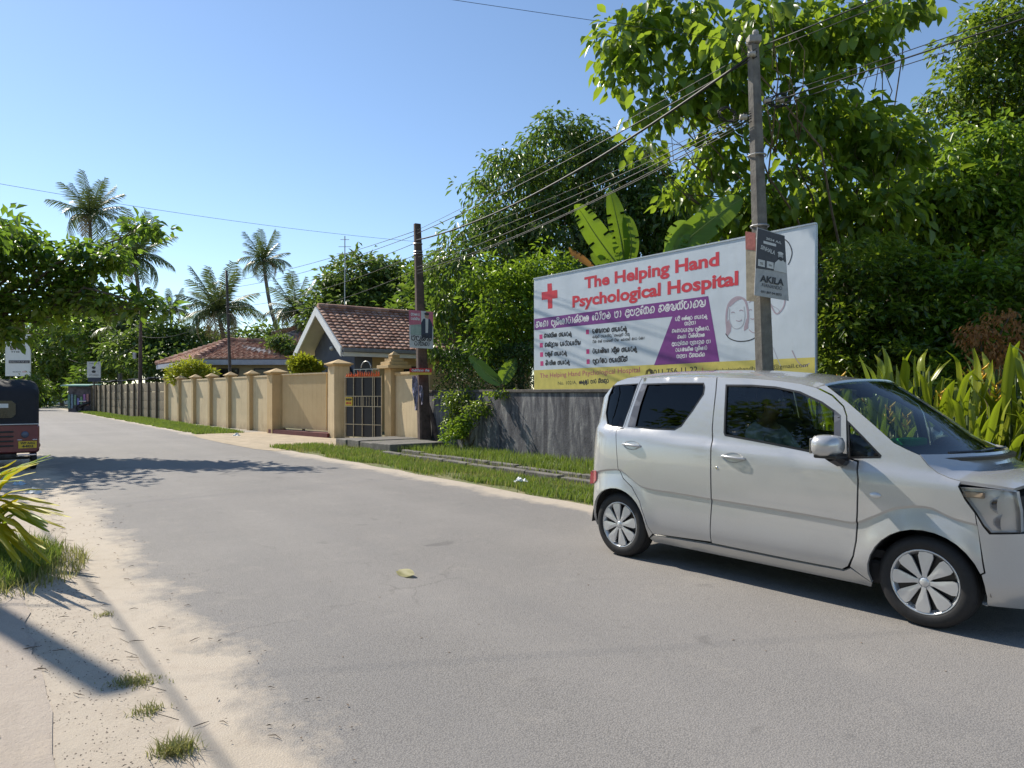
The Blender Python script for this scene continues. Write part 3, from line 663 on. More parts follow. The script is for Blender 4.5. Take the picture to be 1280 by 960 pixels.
# ---- second house with hipped roofs farther back
hB0 = P(300, 492, 40); hB0.z = 0; hB = thing('hipped_house', 'low house with dark red hipped tile roof and pale blue fascia behind the beige wall', 'house', hB0); invB = Matrix.Translation(hB0).inverted()
C1, C2, R1, R2, C0 = P(246, 449, 37), P(378, 449.5, 37), P(287, 426.5, 41), P(378, 426, 43), P(196, 455, 44); C0.z = C1.z; C2.z = C1.z; R2.z = R1.z
def roofpart(e0, e1, r0, r1, nm='roof', fas=True):
    rf = slab_between(invB @ e0, invB @ e1, invB @ r1, invB @ r0, .06, nm, MT['slate'], hB); tiled('roof_tiles', e0, e1, r0, r1, rf, invB, tw=.28)
    if not fas: return
    a_, b_ = invB @ e0, invB @ e1; d = b_ - a_; m = MB(); m.box((a_ + b_) / 2 + Vector((0, 0, -.16)), (d.length, .06, .26), rz=math.atan2(d.y, d.x)); m.build('fascia', MT['palewall'], hB)
roofpart(C1, C2, R1, R2); roofpart(C0, C1, R1 + Vector((-.1, .1, 0)), R1)
D1, D2, D3, D4 = P(318, 432, 43), P(384, 432, 43), P(340, 419, 46), P(384, 408, 46); roofpart(D1, D2, D3, D4, fas=False)
m = MB()
for q0, q1 in ((C1, R1), (R1, R2), (C0, R1), (D3, D4)):
    q0, q1 = invB @ q0, invB @ q1; k = int((q1 - q0).length / .42)
    for i in range(k): a_ = q0.lerp(q1, i / k); b_ = q0.lerp(q1, (i + 1.1) / k); m.tube([a_ + Vector((0, 0, .10)), b_ + Vector((0, 0, .06))], [.16, .11], 7)
stuff(m.build('ridge_tiles', TILE, hB))
WB = M('house_wall_ochre', (.36, .32, .22), .8, var=.1, scale=2)
for (p, q, nm) in ((C1 + Vector((.5, .6, 0)), C2 + Vector((0, .6, 0)), 'front_wall'), (C0 + Vector((.7, .3, 0)), C1 + Vector((.45, .85, 0)), 'side_wall')):
    p = invB @ p; q = invB @ q; d = q - p; m = MB(); m.box(((p.x + q.x) / 2, (p.y + q.y) / 2, p.z / 2), (d.length, .2, p.z - .2), rz=math.atan2(d.y, d.x)); m.build(nm, WB, hB)
pw = invB @ (C1 + Vector((.5, .6, 0)))
for k in range(3): m = MB(); m.box((pw.x + 1.0 + k * 1.8, pw.y - .13, 2.35), (1.0, .06, .8)); w_ = m.build('window', MT['black'], hB); m = MB(); m.box((pw.x + 1.0 + k * 1.8, pw.y - .17, 2.35), (.86, .02, .66)); m.build('pane', bpy.data.materials['pane_dark'], w_)

# ================================================================ BILLBOARD
BO, BE = P(667.5, 487, 15.5), P(1018.5, 484.6, 10.44); zb = 1.507; BO.z = zb; BE.z = zb
BX = (BE - BO).normalized(); BW = (BE - BO).length; BZ = Vector((0, 0, 1)); BN = BX.cross(BZ).normalized()
if BN.y > 0: BN = -BN
def PB2(px, py):                        # photo pixel -> board (u, w)
    d = Vector(((px - 640) / FPX, 1, (HOR - py) / FPX)); C = Vector((0, 0, EYE)); k = (BO - C).dot(BN) / d.dot(BN); h = C + d * k - BO
    return (h.dot(BX), h.z)
bb = thing('hospital_billboard', 'large white hospital billboard with red title and purple banner above the grey wall', 'billboard', (BO.x, BO.y, 0), math.atan2(BX.y, BX.x))
T0 = Vector((0, 0, zb)); BF = (T0, Vector((1, 0, 0)), Vector((0, 0, 1)), Vector((0, -1, 0)))
BH = PB2(667.5, 349)[1]; BH2 = PB2(1018.5, 280)[1]
def boardmat():
    m, n, b = nodes('billboard_vinyl'); c = objc(n); a = noise(n, 1.2, 6, .7, c)
    mp = n.nodes.new('ShaderNodeMapping'); mp.inputs['Scale'].default_value = (7, 7, .5); n.links.new(c, mp.inputs[0])
    st = noise(n, 1.5, 5, .7, mp.outputs[0])
    col = ramp(n, a.outputs[0], [(.35, (.60, .655, .72)), (.7, (.53, .585, .65))]); n.links.new(mixc(n, ramp(n, st.outputs[0], [(.5, (0,) * 3), (.8, (.35,) * 3)]), col, (.50, .53, .55)), b.inputs['Base Color'])
    sp_ = n.nodes.new('ShaderNodeTexBrick'); sp_.inputs['Scale'].default_value = 1; sp_.inputs['Mortar Size'].default_value = .004; sp_.inputs['Brick Width'].default_value = 1.22; sp_.inputs['Row Height'].default_value = 9; sp_.inputs['Color1'].default_value = sp_.inputs['Color2'].default_value = (0, 0, 0, 1); sp_.inputs['Mortar'].default_value = (1, 1, 1, 1); n.links.new(c, sp_.inputs['Vector'])
    b.inputs['Roughness'].default_value = .38; bump(n, b, math_(n, 'ADD', noise(n, 1.3, 3, .5, c).outputs[0], math_(n, 'MULTIPLY', sp_.outputs[0], -.3)), .3, .05); return m
VN = boardmat()
m = MB(); m.prism([(0, 0), (BW, 0), (BW, BH2), (0, BH)], *BF[:3], Vector((0, 1, 0)), .04); m.f = m.f
panel = m.build('panel', VN, bb)

def bpoly(pts, mat, name, lift=.0015, parent=None):
    q = [PB2(*p) for p in pts]; vs = [T0 + Vector((u, -lift, w_)) for u, w_ in q]; me = bpy.data.meshes.new(name); me.from_pydata([tuple(v) for v in vs], [], [tuple(range(len(vs)))]); me.update()
    return link(name, me, mat, parent or bb)
def pr(name, c): return M(name, c, .4, var=.10, scale=5)
RED, PUR, YEL, MAG, WHT = pr('title_red', (.66, .035, .055)), pr('banner_purple', (.20, .035, .24)), pr('strip_yellow', (.66, .56, .13)), pr('magenta_print', (.62, .05, .22)), pr('white_print', (.78, .78, .80))
bpoly([(667.7, 487), (667.7, 462.8), (1018.6, 446.6), (1018.6, 484.6)], YEL, 'yellow_strip')
bpoly([(668.0, 398.8), (885.3, 370), (899.4, 451.9), (817.5, 456.8), (840.6, 395.6), (668.0, 412.8)], PUR, 'purple_banner')
bpoly([(684.2, 354.8), (689.7, 354), (690.2, 363.3), (696.7, 362.3), (696.9, 372.5), (690.4, 373.3), (690.6, 385.2), (685, 386), (684.6, 374.2), (677.2, 375.2), (677, 365.4), (684.4, 364.3)], RED, 'red_cross')
def T(txt, a, b, cap, mat, **k):
    p0, p1 = PB2(*a), PB2(*b); d1 = PB2(a[0], a[1] - cap); return put_text(txt, p0, p1, d1[1] - p0[1], mat, bb, BF, lift=k.pop('lift', .0025), **k)
T('The Helping Hand', (730.5, 360.5), (899, 331.2), 14, RED, bold=.035)
T('Psychological Hospital', (715.5, 384), (923, 355.6), 14, RED, bold=.035)
T('menA pYtikArAtVmk erAVhl hA updeVxn mDyxVTAny', (670, 409.5), (882, 383), 7.2, WHT, sinh=True, wd=.17)
for i, (tx, a, b) in enumerate((('mAnsik gaqTlUV'.replace('V', ''), (680, 422.2), (714.5, 419.6)), ('mtVdYwy aqbVbaqhIy'.replace('b', 'w'), (681, 433.6), (725.5, 430.8)), ('pwUlV gaqTlU'.replace('w', 'D'), (681.4, 445.3), (708.5, 443.6)), ('lINgik gaqTlU', (681.8, 456.6), (712, 455)))):
    T(tx, a, b, 4.8, BK, sinh=True, wd=.24)
for i, (tx, a, b) in enumerate((('aDyApn gaqTlU', (740.4, 416.6), (783.5, 413.2)), ('raqkiyA AxYit gaqTlU', (741, 441.8), (796, 438.8)), ('pYwNVDw haqsirImV', (741.3, 454.2), (784, 451.8)))):
    T(tx, a, b, 5.2, BK, sinh=True, wd=.25)
T('lmUnV haqsirU, igenUmV wIxU', (740.6, 422.6), (787, 419.4), 2.9, BK, sinh=True, wd=.16); T('wix mtV pAnymV wiy, enAsnV DAw rtN', (740.8, 428.9), (806, 424), 2.9, BK, sinh=True, wd=.16)
for tx, a, b in (('adI ekVkUw gaqTlU', (844, 401), (884, 397.6)), ('sdhA', (856, 406.6), (870, 405.2)), ('menAwaqdy pYtikAr,', (840, 416), (887.4, 412.4)), ('menA wikitVsk', (847, 423.4), (881, 420.6)), ('updeVxn pYsAdn hA', (840, 432.2), (888.6, 428.8)), ('waqDymik pYtikAr', (844.6, 439.6), (884, 437)), ('sdhA wimsnVn', (846, 447.6), (881, 445.4))):
    T(tx, a, b, 4.2, WHT, sinh=True, wd=.2)
for (x, y) in ((676.2, 421), (676.6, 431.6), (677, 443.2), (677.4, 454.4), (734.4, 414.9), (734.8, 439.4), (735.2, 452)):
    bpoly([(x - 1.9, y + 3), (x + 1.9, y + 2.8), (x + 1.9, y - 3), (x - 1.9, y - 2.8)], MAG, 'bullet_mark')
T('The Helping Hand Psychological Hospital', (675, 472.6), (800, 465.2), 6, pr('maroon_print', (.45, .05, .16)), bold=0)
T('No. 102/A,', (697.5, 481.2), (721, 480), 4.4, BK); T('klUDUr pAr mIgmUw', (724, 480), (761, 478.2), 4.4, BK, sinh=True, wd=.24)
T('011 756 11 22', (817, 468.8), (872, 465), 7, BK, bold=.01)
bpoly([(806.5, 468), (808, 463), (812, 460.5), (816, 462.5), (817, 467.4), (813, 467.4), (812, 464.2), (810, 464.6), (809.8, 467.8)], BK, 'telephone_symbol')
bpoly([(878, 468), (878, 459.5), (878.9, 459.4), (878.9, 468)], RED, 'divider'); T('thehelpinghandhospital@gmail.com', (893, 465.6), (1010, 458.6), 5, BK)
# faded line portraits of women at the right of the board
FD = pr('faded_brown_print', (.43, .34, .40)); FL = pr('faded_line_print', (.46, .47, .52))
def bline(pts, wd, mat, name='portrait_line', lift=.002, k=5):
    q = smoothline([PB2(*p) for p in pts], k); V, F = ribbon(q, wd); me = bpy.data.meshes.new(name); me.from_pydata([tuple(T0 + Vector((v[0], -lift, v[1]))) for v in V], [], F); me.update(); return link(name, me, mat, bb)
bline([(909, 415), (908, 395), (911, 380), (920, 372), (930, 374), (934, 384), (935, 400), (932, 410)], .035, FD)
bpoly([(907.5, 418), (908, 404), (911, 399), (914.5, 406), (913.5, 414), (909, 421)], FD, 'portrait_hair'); bpoly([(911, 379), (921, 371.5), (929, 373), (921, 376), (912, 384)], FD, 'portrait_hair'); bpoly([(933, 398), (935, 402), (935.5, 410), (930, 414), (930, 409)], FD, 'portrait_hair')
bline([(912, 385), (911.5, 398), (915, 408), (921, 411), (928, 407), (931, 396), (930, 383)], .012, FL)
for pts in ([(914, 391), (916, 390), (918.5, 391)], [(924, 388.5), (926.5, 387.5), (929, 388.5)], [(920, 400.5), (924, 401.5), (927.5, 399.5)], [(936, 388), (938, 387), (940, 387.6)], [(938, 398), (941, 399), (944, 397.5)], [(936, 378), (940, 376), (946, 377)], [(936, 412), (942, 416), (950, 413)]): bline(pts, .014, FD, k=3)
bline([(907, 417), (912, 423), (922, 426.5), (934, 426), (944, 422), (951, 414), (956, 402)], .016, BK, 'curved_line'); bline([(962, 378), (970, 392), (978, 386), (981, 376), (978, 366)], .022, FD); bline([(966, 434), (971, 446), (976, 458)], .012, FL); bline([(990, 438), (996, 450), (1004, 458), (1012, 454)], .014, FD)
bline([(965, 382), (972, 386), (975, 390)], .012, FL); bline([(978, 297), (986, 304), (990, 315), (988, 325), (985, 331)], .015, BK, 'curved_line')
# frame and legs
for x in (.02, BW - .02):
    m = MB(); h = BH if x < 1 else BH2; m.box((x, .055, zb + h / 2), (.05, .03, h + .01)); m.build('frame_edge', MT['steel'], bb)
m = MB(); m.prism([(-.01, BH - .002), (BW + .01, BH2 - .002), (BW + .01, BH2 + .022), (-.01, BH + .022)], T0 + Vector((0, -.012, 0)), Vector((1, 0, 0)), Vector((0, 0, 1)), Vector((0, 1, 0)), .06); m.build('frame_edge', MT['steel'], bb)
for x in (.4, 1.8, 3.2, 4.6, 6.0): m = MB(); m.box((x, .12, (zb + 2.2) / 2), (.07, .07, zb + 2.2)); m.build('leg', MT['iron'], bb)
for z in (.3, 1.2, 2.1): m = MB(); m.box((BW / 2, .065, zb + z), (BW - .1, .04, .05)); m.build('rail', MT['iron'], bb)

# ================================================================ POLES
def pole(label, base, topv, w0, w1, mat, sq=True, group='roadside utility poles', cat='utility pole', name='utility_pole'):
    base = Vector(base); topv = Vector(topv); t = thing(name, label, cat, base, 0, group); d = topv - base; m = MB()
    if sq:
        n_ = 9; vs = []; fs = []
        for i in range(n_):
            f = i / (n_ - 1); c = d * f; hw = (w0 + (w1 - w0) * f) / 2; hd = hw * .8; ch = hw * .25
            sec = [(-hw + ch, -hd), (hw - ch, -hd), (hw, -hd + ch), (hw, hd - ch), (hw - ch, hd), (-hw + ch, hd), (-hw, hd - ch), (-hw, -hd + ch)]
            vs += [c + Vector((x * math.cos(.5) - y * math.sin(.5), x * math.sin(.5) + y * math.cos(.5), 0)) for x, y in sec]
        for i in range(n_ - 1):
            for j in range(8): fs.append((i * 8 + j, i * 8 + (j + 1) % 8, i * 8 + 8 + (j + 1) % 8, i * 8 + 8 + j))
        fs.append(tuple(range(8 * n_ - 8, 8 * n_))); m.add(vs, fs)
    else: m.tube([d * (i / 6) for i in range(7)], [w0 / 2 + (w1 - w0) / 2 * i / 6 for i in range(7)], 10)
    m.build('shaft', mat, t, not sq); return t
pb = R(-.65, -2.48); pz = pb.y
p1b = P(962, 600, 9.5); p1b.z = 0; p1t = P(941, 47, 9.5); p1m = P(955, 440, 9.5)
p1b = p1t + (p1m - p1t) * (p1t.z / (p1t.z - p1m.z)); 
pole1 = pole('tall grey concrete utility pole with posters standing in front of the billboard', p1b, p1t, .24, .135, MT['concrete_pole'])
def at1(py, dx=0, Z=None): # point on pole 1 axis at photo row
    z = EYE + (HOR - py) / FPX * 9.5; f = z / p1t.z; return p1b.lerp(p1t, f)
for py in (195, 283, 300): 
    c = at1(py) - p1b; m = MB(); m.tube([c + Vector((.115 * math.cos(a * .524), .115 * math.sin(a * .524), .0)) for a in range(13)], .012, 5, cap=False); m.build('band', MT['steel'], pole1)
m = MB(); c = at1(60) - p1b; m.box(c + Vector((0, -.02, .09)), (.17, .16, .1), ch=.02); m.lathe([(0, .0), (.04, 0), (.045, .04), (.03, .07), (0, .08)], 10, c=c + Vector((.02, -.03, .15))); m.build('cap_fitting', M('aged_porcelain', (.36, .34, .32), .6, var=.2), pole1)
ICR = M('porcelain', (.45, .42, .38), .3, var=.1)
for (py, dx) in ((72, -.06), (130, .12), (150, -.2), (128, .3)):
    c = at1(py) - p1b + Vector((dx, -.1, 0)); m = MB(); m.lathe([(0, -.04), (.04, -.04), (.03, -.015), (.045, 0), (.03, .02), (.04, .045), (0, .05)], 10, 'X', c); m.build('insulator', ICR, pole1, True)
def coil(name, label, c, r, turns, rad, tilt):
    m = MB(); pts = []; r_ = random.Random(int(c.x * 100))
    for i in range(turns * 14): a = i * 2 * math.pi / 14; q = r * (1 + r_.uniform(-.25, .25)); pts.append((q * math.cos(a), r_.uniform(-.03, .03), q * math.sin(a) * .7))
    m.tube(pts, rad, 4); o = m.build(name, MT['cable'], None, True); o.location = c; o.rotation_euler = (0, 0, tilt); return tag(o, label, 'cable coil')
coil('cable_coil', 'tangled black cable coil hanging left of the tall pole', at1(148) + Vector((-.42, -.12, 0)), .12, 6, .006, .3); coil('cable_coil', 'tangled black cable coil hanging right of the tall pole', at1(130) + Vector((.28, -.12, 0)), .12, 6, .006, -.3)
p2b = P(531, 560, 19.0); p2b.z = 0; p2t = P(521.5, 280, 19.0)
pole2 = pole('brown weathered utility pole with a pink poster at the corner of the grey wall', p2b, p2t, .33, .17, MT['wood_pole'])
for py in (305, 315, 318): 
    c = p2b.lerp(p2t, (EYE + (HOR - py) / FPX * 19.0) / p2t.z) - p2b; m = MB(); m.tube([c + Vector((.12 * math.cos(a * .524), .12 * math.sin(a * .524), 0)) for a in range(13)], .012, 5, cap=False); m.build('band', MT['steel'], pole2)
m = MB(); m.tube([(.10, 0, 1.15), (.26, -.1, .6), (.42, -.2, 0)], [.03, .07, .1], 8); m.build('stay_block', MT['wood_pole'], pole2)
p3b = P(290, 534, 31); p3b.z = 0; p3t = P(283, 338, 31); pole3 = pole('slim dark iron pole standing in front of the beige wall bays', p3b, p3t, .15, .10, MT['iron'], False)
p4b = P(175, 524, 42); p4b.z = 0; p4t = P(176, 386, 42); pole4 = pole('dark pole with a small grey meter box beside the olive fence', p4b, p4t, .26, .16, MT['wood_pole'], False)
m = MB(); m.box((-.22, -.2, EYE + (HOR - 445) / FPX * 42), (.16, .14, .36), ch=.02); m.build('meter_box', M('meter_grey', (.5, .5, .5), .5), pole4)
pLb = Vector((-8.37, 8.56, 0)); pLt = pLb + Vector((0, 0, 7.45)); poleL = pole('concrete utility pole on the near left pavement outside the view', pLb, pLt, .26, .17, MT['concrete_pole'])
p5b = R(-16, -2.4); p5t = p5b + Vector((0, 0, 6.3)); pole5 = pole('concrete utility pole farther right along the verge outside the view', p5b, p5t, .28, .16, MT['concrete_pole'])
p6b = R(30, 6.2); p6t = p6b + Vector((0, 0, 6.0)); 
def cable(a, b, sag, r, label, name='overhead_cable', mat=None, twist=0):
    a = Vector(a); b = Vector(b); n = 22; pts = []
    for i in range(n + 1):
        t = i / n; p = a.lerp(b, t); p.z -= sag * 4 * t * (1 - t); pts.append(p - a)
    m = MB(); m.tube(pts, r * .66, 5); o = m.build(name, mat or MT['cable'], None, True); o.location = a; return tag(o, label, 'overhead cable', 'overhead cables')
q = lambda P_, dz=0, dx=0: P_ + Vector((dx, -.08, dz))
A1 = lambda py, dx=0: at1(py) + Vector((dx, -.12, 0)); A2 = lambda py, dx=0: P(521 + dx, py, 18.9); A3 = lambda py: P(285, py, 30.9)
cable(A1(70), A2(300), .38, .030, 'thickest black cable from the top of the tall pole down to the poster pole')
cable(A1(76), A2(292), .10, .014, 'thin cable just above the thick one between the tall pole and poster pole')
cable(A1(66), A2(288), .06, .008, 'topmost thin cable between the tall pole and the poster pole')
for k, (y1, y2, sg, r_) in enumerate(((146, 322, .12, .010), (149, 334, .14, .012), (152, 338, .22, .011), (156, 342, .18, .009), (143, 316, .05, .006))):
    cable(A1(y1, -.1), A2(y2), sg, r_, ['upper cable of the lower bundle left of the tall pole', 'second cable of the lower bundle between the two near poles', 'slackest cable of the lower bundle between the two near poles', 'lowest cable of the bundle between the two near poles', 'thin cable above the lower bundle between the two near poles'][k])
for k, (y2, y3, sg) in enumerate(((288, 352, .15), (293, 360, .2), (303, 372, .25), (318, 384, .3), (337, 392, .45))):
    cable(A2(y2), A3(y3), sg, .012, ['highest cable', 'second highest cable', 'middle cable', 'second lowest cable', 'lowest slack cable'][k] + ' running from the poster pole to the slim iron pole')
for k, (y3, y4) in enumerate(((352, 392), (366, 402), (388, 420))):
    cable(A3(y3), P(176, y4, 41.9), .5, .012, ['highest', 'middle', 'lowest'][k] + ' cable between the slim iron pole and the meter box pole')
for k, (y4, z) in enumerate(((405, 5.6), (428, 4.8))): cable(P(176, y4, 41.8), R(75, -1.0, z), .8, .014, ['upper', 'lower'][k] + ' cable from the meter box pole into the far trees')
for k, (y1, z) in enumerate(((62, 6.35), (70, 6.2), (128, 5.6), (134, 5.45), (140, 5.3))):
    cable(A1(y1, .1), p5b + Vector((-.1, 0, z)), .25, .014 if k in (0, 3) else .008, ['top cable', 'second cable', 'third cable', 'fourth cable', 'lowest cable'][k] + ' running right from the tall pole past the broad-leaved tree')
cable(A1(60), pLt + Vector((.1, 0, -.1)), .04, .005, 'thin cable crossing the upper sky from the tall pole over the road')
cable(P(521, 302, 18.9), P(-60, 219, 12.5), .12, .006, 'single thin cable crossing the sky at left from the poster pole')
m = MB(); m.tube([(0, 0, 5.5), (.9, 0, 5.5)], .012, 5); m.build('cable_bracket', MT['iron'], poleL)
kA = Vector((-7.48, 8.56, 5.5)); kd = Vector((2.93, -3.68, 0)).normalized(); cable(kA, kA - kd * 60, .9, .022, 'thick cable along the left roadside above the three-wheeler'); cable(kA, kA + kd * 28, .2, .022, 'thick cable running from the near left pole behind the viewer')
# TV aerial behind the front house
ae = P(431, 395, 40); m = MB(); m.tube([(0, 0, -5), (0, 0, 5.2)], .035, 5)
for k, z in enumerate((4.2, 4.6, 5.0)): m.tube([(-.45 + .1 * k, 0, z), (.45 - .1 * k, 0, z)], .015, 4)
o = m.build('tv_aerial', MT['steel']); o.location = (ae.x, ae.y, 5); tag(o, 'thin television aerial mast rising behind the front house', 'aerial')
o.location.z = 5 + (P(431, 295, 40).z - 10.2)

# ---- posters on poles
def poster(name, label, px, Zs, mat, group=None, th=.008):     # px: 4 photo corners TL TR BR BL, Zs distances
    q = [P(x, y, z) for (x, y), z in zip(px, Zs)]; O = q[3].copy(); X = (q[2] - q[3]); X.normalize(); N = X.cross(Vector((0, 0, 1))).normalized(); N = N if N.y < 0 else -N; Y = N.cross(X); Y = Y if Y.z > 0 else -Y
    loc = [((v - O).dot(X), (v - O).dot(Y)) for v in q]
    t = thing(name, label, 'poster', O); m = MB(); m.prism(loc, Vector(), X, Y, -N, th); m.build('board', mat, t); return t, (Vector(), X, Y, N), loc
def ppoly(t, fr, pts, mat, name, lift=.003):
    O, X, Y, N = fr; me = bpy.data.meshes.new(name); me.from_pydata([tuple(O + X * a + Y * b + N * lift) for a, b in pts], [], [tuple(range(len(pts)))]); me.update(); return link(name, me, mat, t)
GP, DK, LG = M('poster_grey', (.42, .42, .43), .6, var=.15, scale=9), M('poster_dark', (.055, .055, .065), .55, var=.2, scale=9), M('poster_light', (.62, .62, .62), .6, var=.1)
t, fr, loc = poster('class_poster', 'grey class poster printed AKILA hung on the tall pole', [(948, 284), (979, 295), (986, 376), (943, 369)], (9.15, 9.35, 9.35, 9.15), GP)
(w0, h0), (w1, h1), (wr, hr), _ = loc
def bl(u, v):   # bilinear on poster (u right, v up)
    a = (loc[3][0] + (loc[2][0] - loc[3][0]) * u, loc[3][1] + (loc[2][1] - loc[3][1]) * u); b = (loc[0][0] + (loc[1][0] - loc[0][0]) * u, loc[0][1] + (loc[1][1] - loc[0][1]) * u); return (a[0] + (b[0] - a[0]) * v, a[1] + (b[1] - a[1]) * v)
ppoly(t, fr, [bl(.01, .4), bl(.66, .42), bl(.72, .55), bl(.99, .6), bl(.99, .99), bl(.01, .99)], DK, 'dark_print')
ppoly(t, fr, [bl(.22, .79), bl(.66, .79), bl(.66, .83), bl(.22, .83)], LG, 'white_bar', .005)
for u, v in ((.06, .44), (.34, .44)): ppoly(t, fr, [bl(u, v), bl(u + .22, v), bl(u + .22, v + .1), bl(u, v + .1)], LG, 'picture_box', .005); put_text('S' if u < .1 else 'Sh', bl(u + .06, v + .03), bl(u + .16, v + .03), .03, BK, t, fr, lift=.007)
# printed portrait of a bearded man in a pale shirt
def el(cx, cy, rx, ry, n=16): return [bl(cx + rx * math.cos(a * 2 * math.pi / n), cy + ry * math.sin(a * 2 * math.pi / n)) for a in range(n)]
ppoly(t, fr, [bl(.56, .42), bl(.97, .42), bl(.97, .56), bl(.86, .62), bl(.72, .6), bl(.6, .54)], LG, 'printed_shirt', .006); ppoly(t, fr, el(.8, .66, .09, .05), GP, 'printed_face', .007); ppoly(t, fr, el(.8, .62, .075, .03), BK, 'printed_beard', .008); ppoly(t, fr, el(.8, .705, .1, .022), LG, 'printed_hair', .008)
put_text('SINHALA', bl(.12, .70), bl(.6, .66), .055, LG, t, fr, bold=.02, lift=.006); put_text('2024 A/L', bl(.3, .86), bl(.85, .85), .03, LG, t, fr, bold=.02, lift=.006)
put_text('AKILA', bl(.14, .22), bl(.86, .22), .085, BK, t, fr, bold=.035, lift=.006); put_text('FERNANDO', bl(.2, .145), bl(.8, .145), .048, BK, t, fr, bold=-.005, lift=.006); put_text('071 807 04 0073', bl(.18, .055), bl(.78, .055), .03, BK, t, fr, bold=.02, lift=.006)
t, fr, loc = poster('faded_poster', 'faded cream poster curling off the left side of the tall pole', [(931, 289), (944, 291), (945, 377), (933, 376)], (9.3, 9.2, 9.2, 9.3), M('faded_cream', (.50, .42, .30), .7, var=.3, scale=7))
ppoly(t, fr, [bl(0, .74), bl(1, .74), bl(1, 1), bl(0, 1)], M('faded_red', (.5, .16, .13), .7, var=.3, scale=9), 'red_header')
PK = M('poster_pink', (.60, .17, .24), .6, var=.15, scale=6); GR = M('poster_green_grey', (.36, .45, .40), .6, var=.2, scale=9); NV = M('navy_suit', (.03, .04, .07), .6, var=0)
t, fr, loc = poster('event_poster', 'pink and white poster of a man in a dark suit on the brown pole', [(511, 387), (541.5, 390), (541.5, 436), (512, 434.5)], (18.6, 18.65, 18.65, 18.6), LG)
ppoly(t, fr, [bl(.0, .6), bl(.5, .62), bl(.5, 1), bl(0, 1)], PK, 'pink_block'); ppoly(t, fr, [bl(.78, .72), bl(1, .6), bl(1, 1), bl(.7, 1)], PK, 'pink_block'); ppoly(t, fr, [bl(.06, .34), bl(.5, .34), bl(.5, .64), bl(.06, .6)], GR, 'green_block', .005)
ppoly(t, fr, [bl(.5, .28), bl(.95, .28), bl(.97, .66), bl(.86, .8), bl(.6, .8), bl(.5, .68)], NV, 'printed_suit', .006); ppoly(t, fr, [bl(.68, .42), bl(.78, .42), bl(.8, .8), bl(.68, .8)], LG, 'printed_shirt', .008); ppoly(t, fr, el(.735, .87, .09, .065), M('printed_skin', (.40, .25, .17), .6, var=0), 'printed_face', .009); ppoly(t, fr, el(.735, .93, .1, .04), BK, 'printed_hair', .011)
put_text('hpUtiyI', bl(.08, .2), bl(.92, .2), .13, BK, t, fr, sinh=True, wd=.16, lift=.012); put_text('wAsnA', bl(.2, .07), bl(.85, .07), .1, BK, t, fr, sinh=True, wd=.16, lift=.012); put_text('upkAr', bl(.08, .86), bl(.44, .86), .06, WHT, t, fr, sinh=True, wd=.2, lift=.012); put_text('pntiy', bl(.08, .74), bl(.44, .74), .06, WHT, t, fr, sinh=True, wd=.2, lift=.012)
t, fr, loc = poster('notice_strip', 'small red and yellow notice strip nailed across the brown pole', [(512, 460), (539.5, 460.5), (539.5, 468.5), (512, 468.5)], (18.6,) * 4, RD)
ppoly(t, fr, [bl(0, 0), bl(1, 0), bl(1, .36), bl(0, .36)], YE, 'yellow_band'); put_text('wikinImt tiD', bl(.1, .52), bl(.9, .52), .045, WHT, t, fr, sinh=True, wd=.25, lift=.006)
r_ = random.Random(5); VI = M('faded_violet_paper', (.40, .36, .48), .8, var=.35, scale=16, bmp=.5)
for (x0, x1, y0, y1, lab) in ((514.5, 522, 470, 513, 'long faded violet poster peeling down the brown pole'), (523.5, 528, 482, 506, 'short torn violet paper scrap beside the peeling poster on the brown pole')):
    m = MB(); vs = []; fs = []; nr = 12
    for i in range(nr + 1):
        f = i / nr; py = y0 + (y1 - y0) * f; w_ = (x1 - x0) * (.75 + .3 * math.sin(f * 5)); xc = (x0 + x1) / 2 + 2.2 * f
        for j in range(5): vs.append(P(xc + (j / 4 - .5) * w_, py, 18.66 - .04 * math.sin(j * 1.7 + i)) )
    for i in range(nr):
        for j in range(4): fs.append((i * 5 + j, i * 5 + j + 1, i * 5 + j + 6, i * 5 + j + 5))
    m.add(vs, fs); o = m.build('torn_poster', VI); md = o.modifiers.new('thick', 'SOLIDIFY'); md.thickness = .004; tag(o, lab, 'poster')
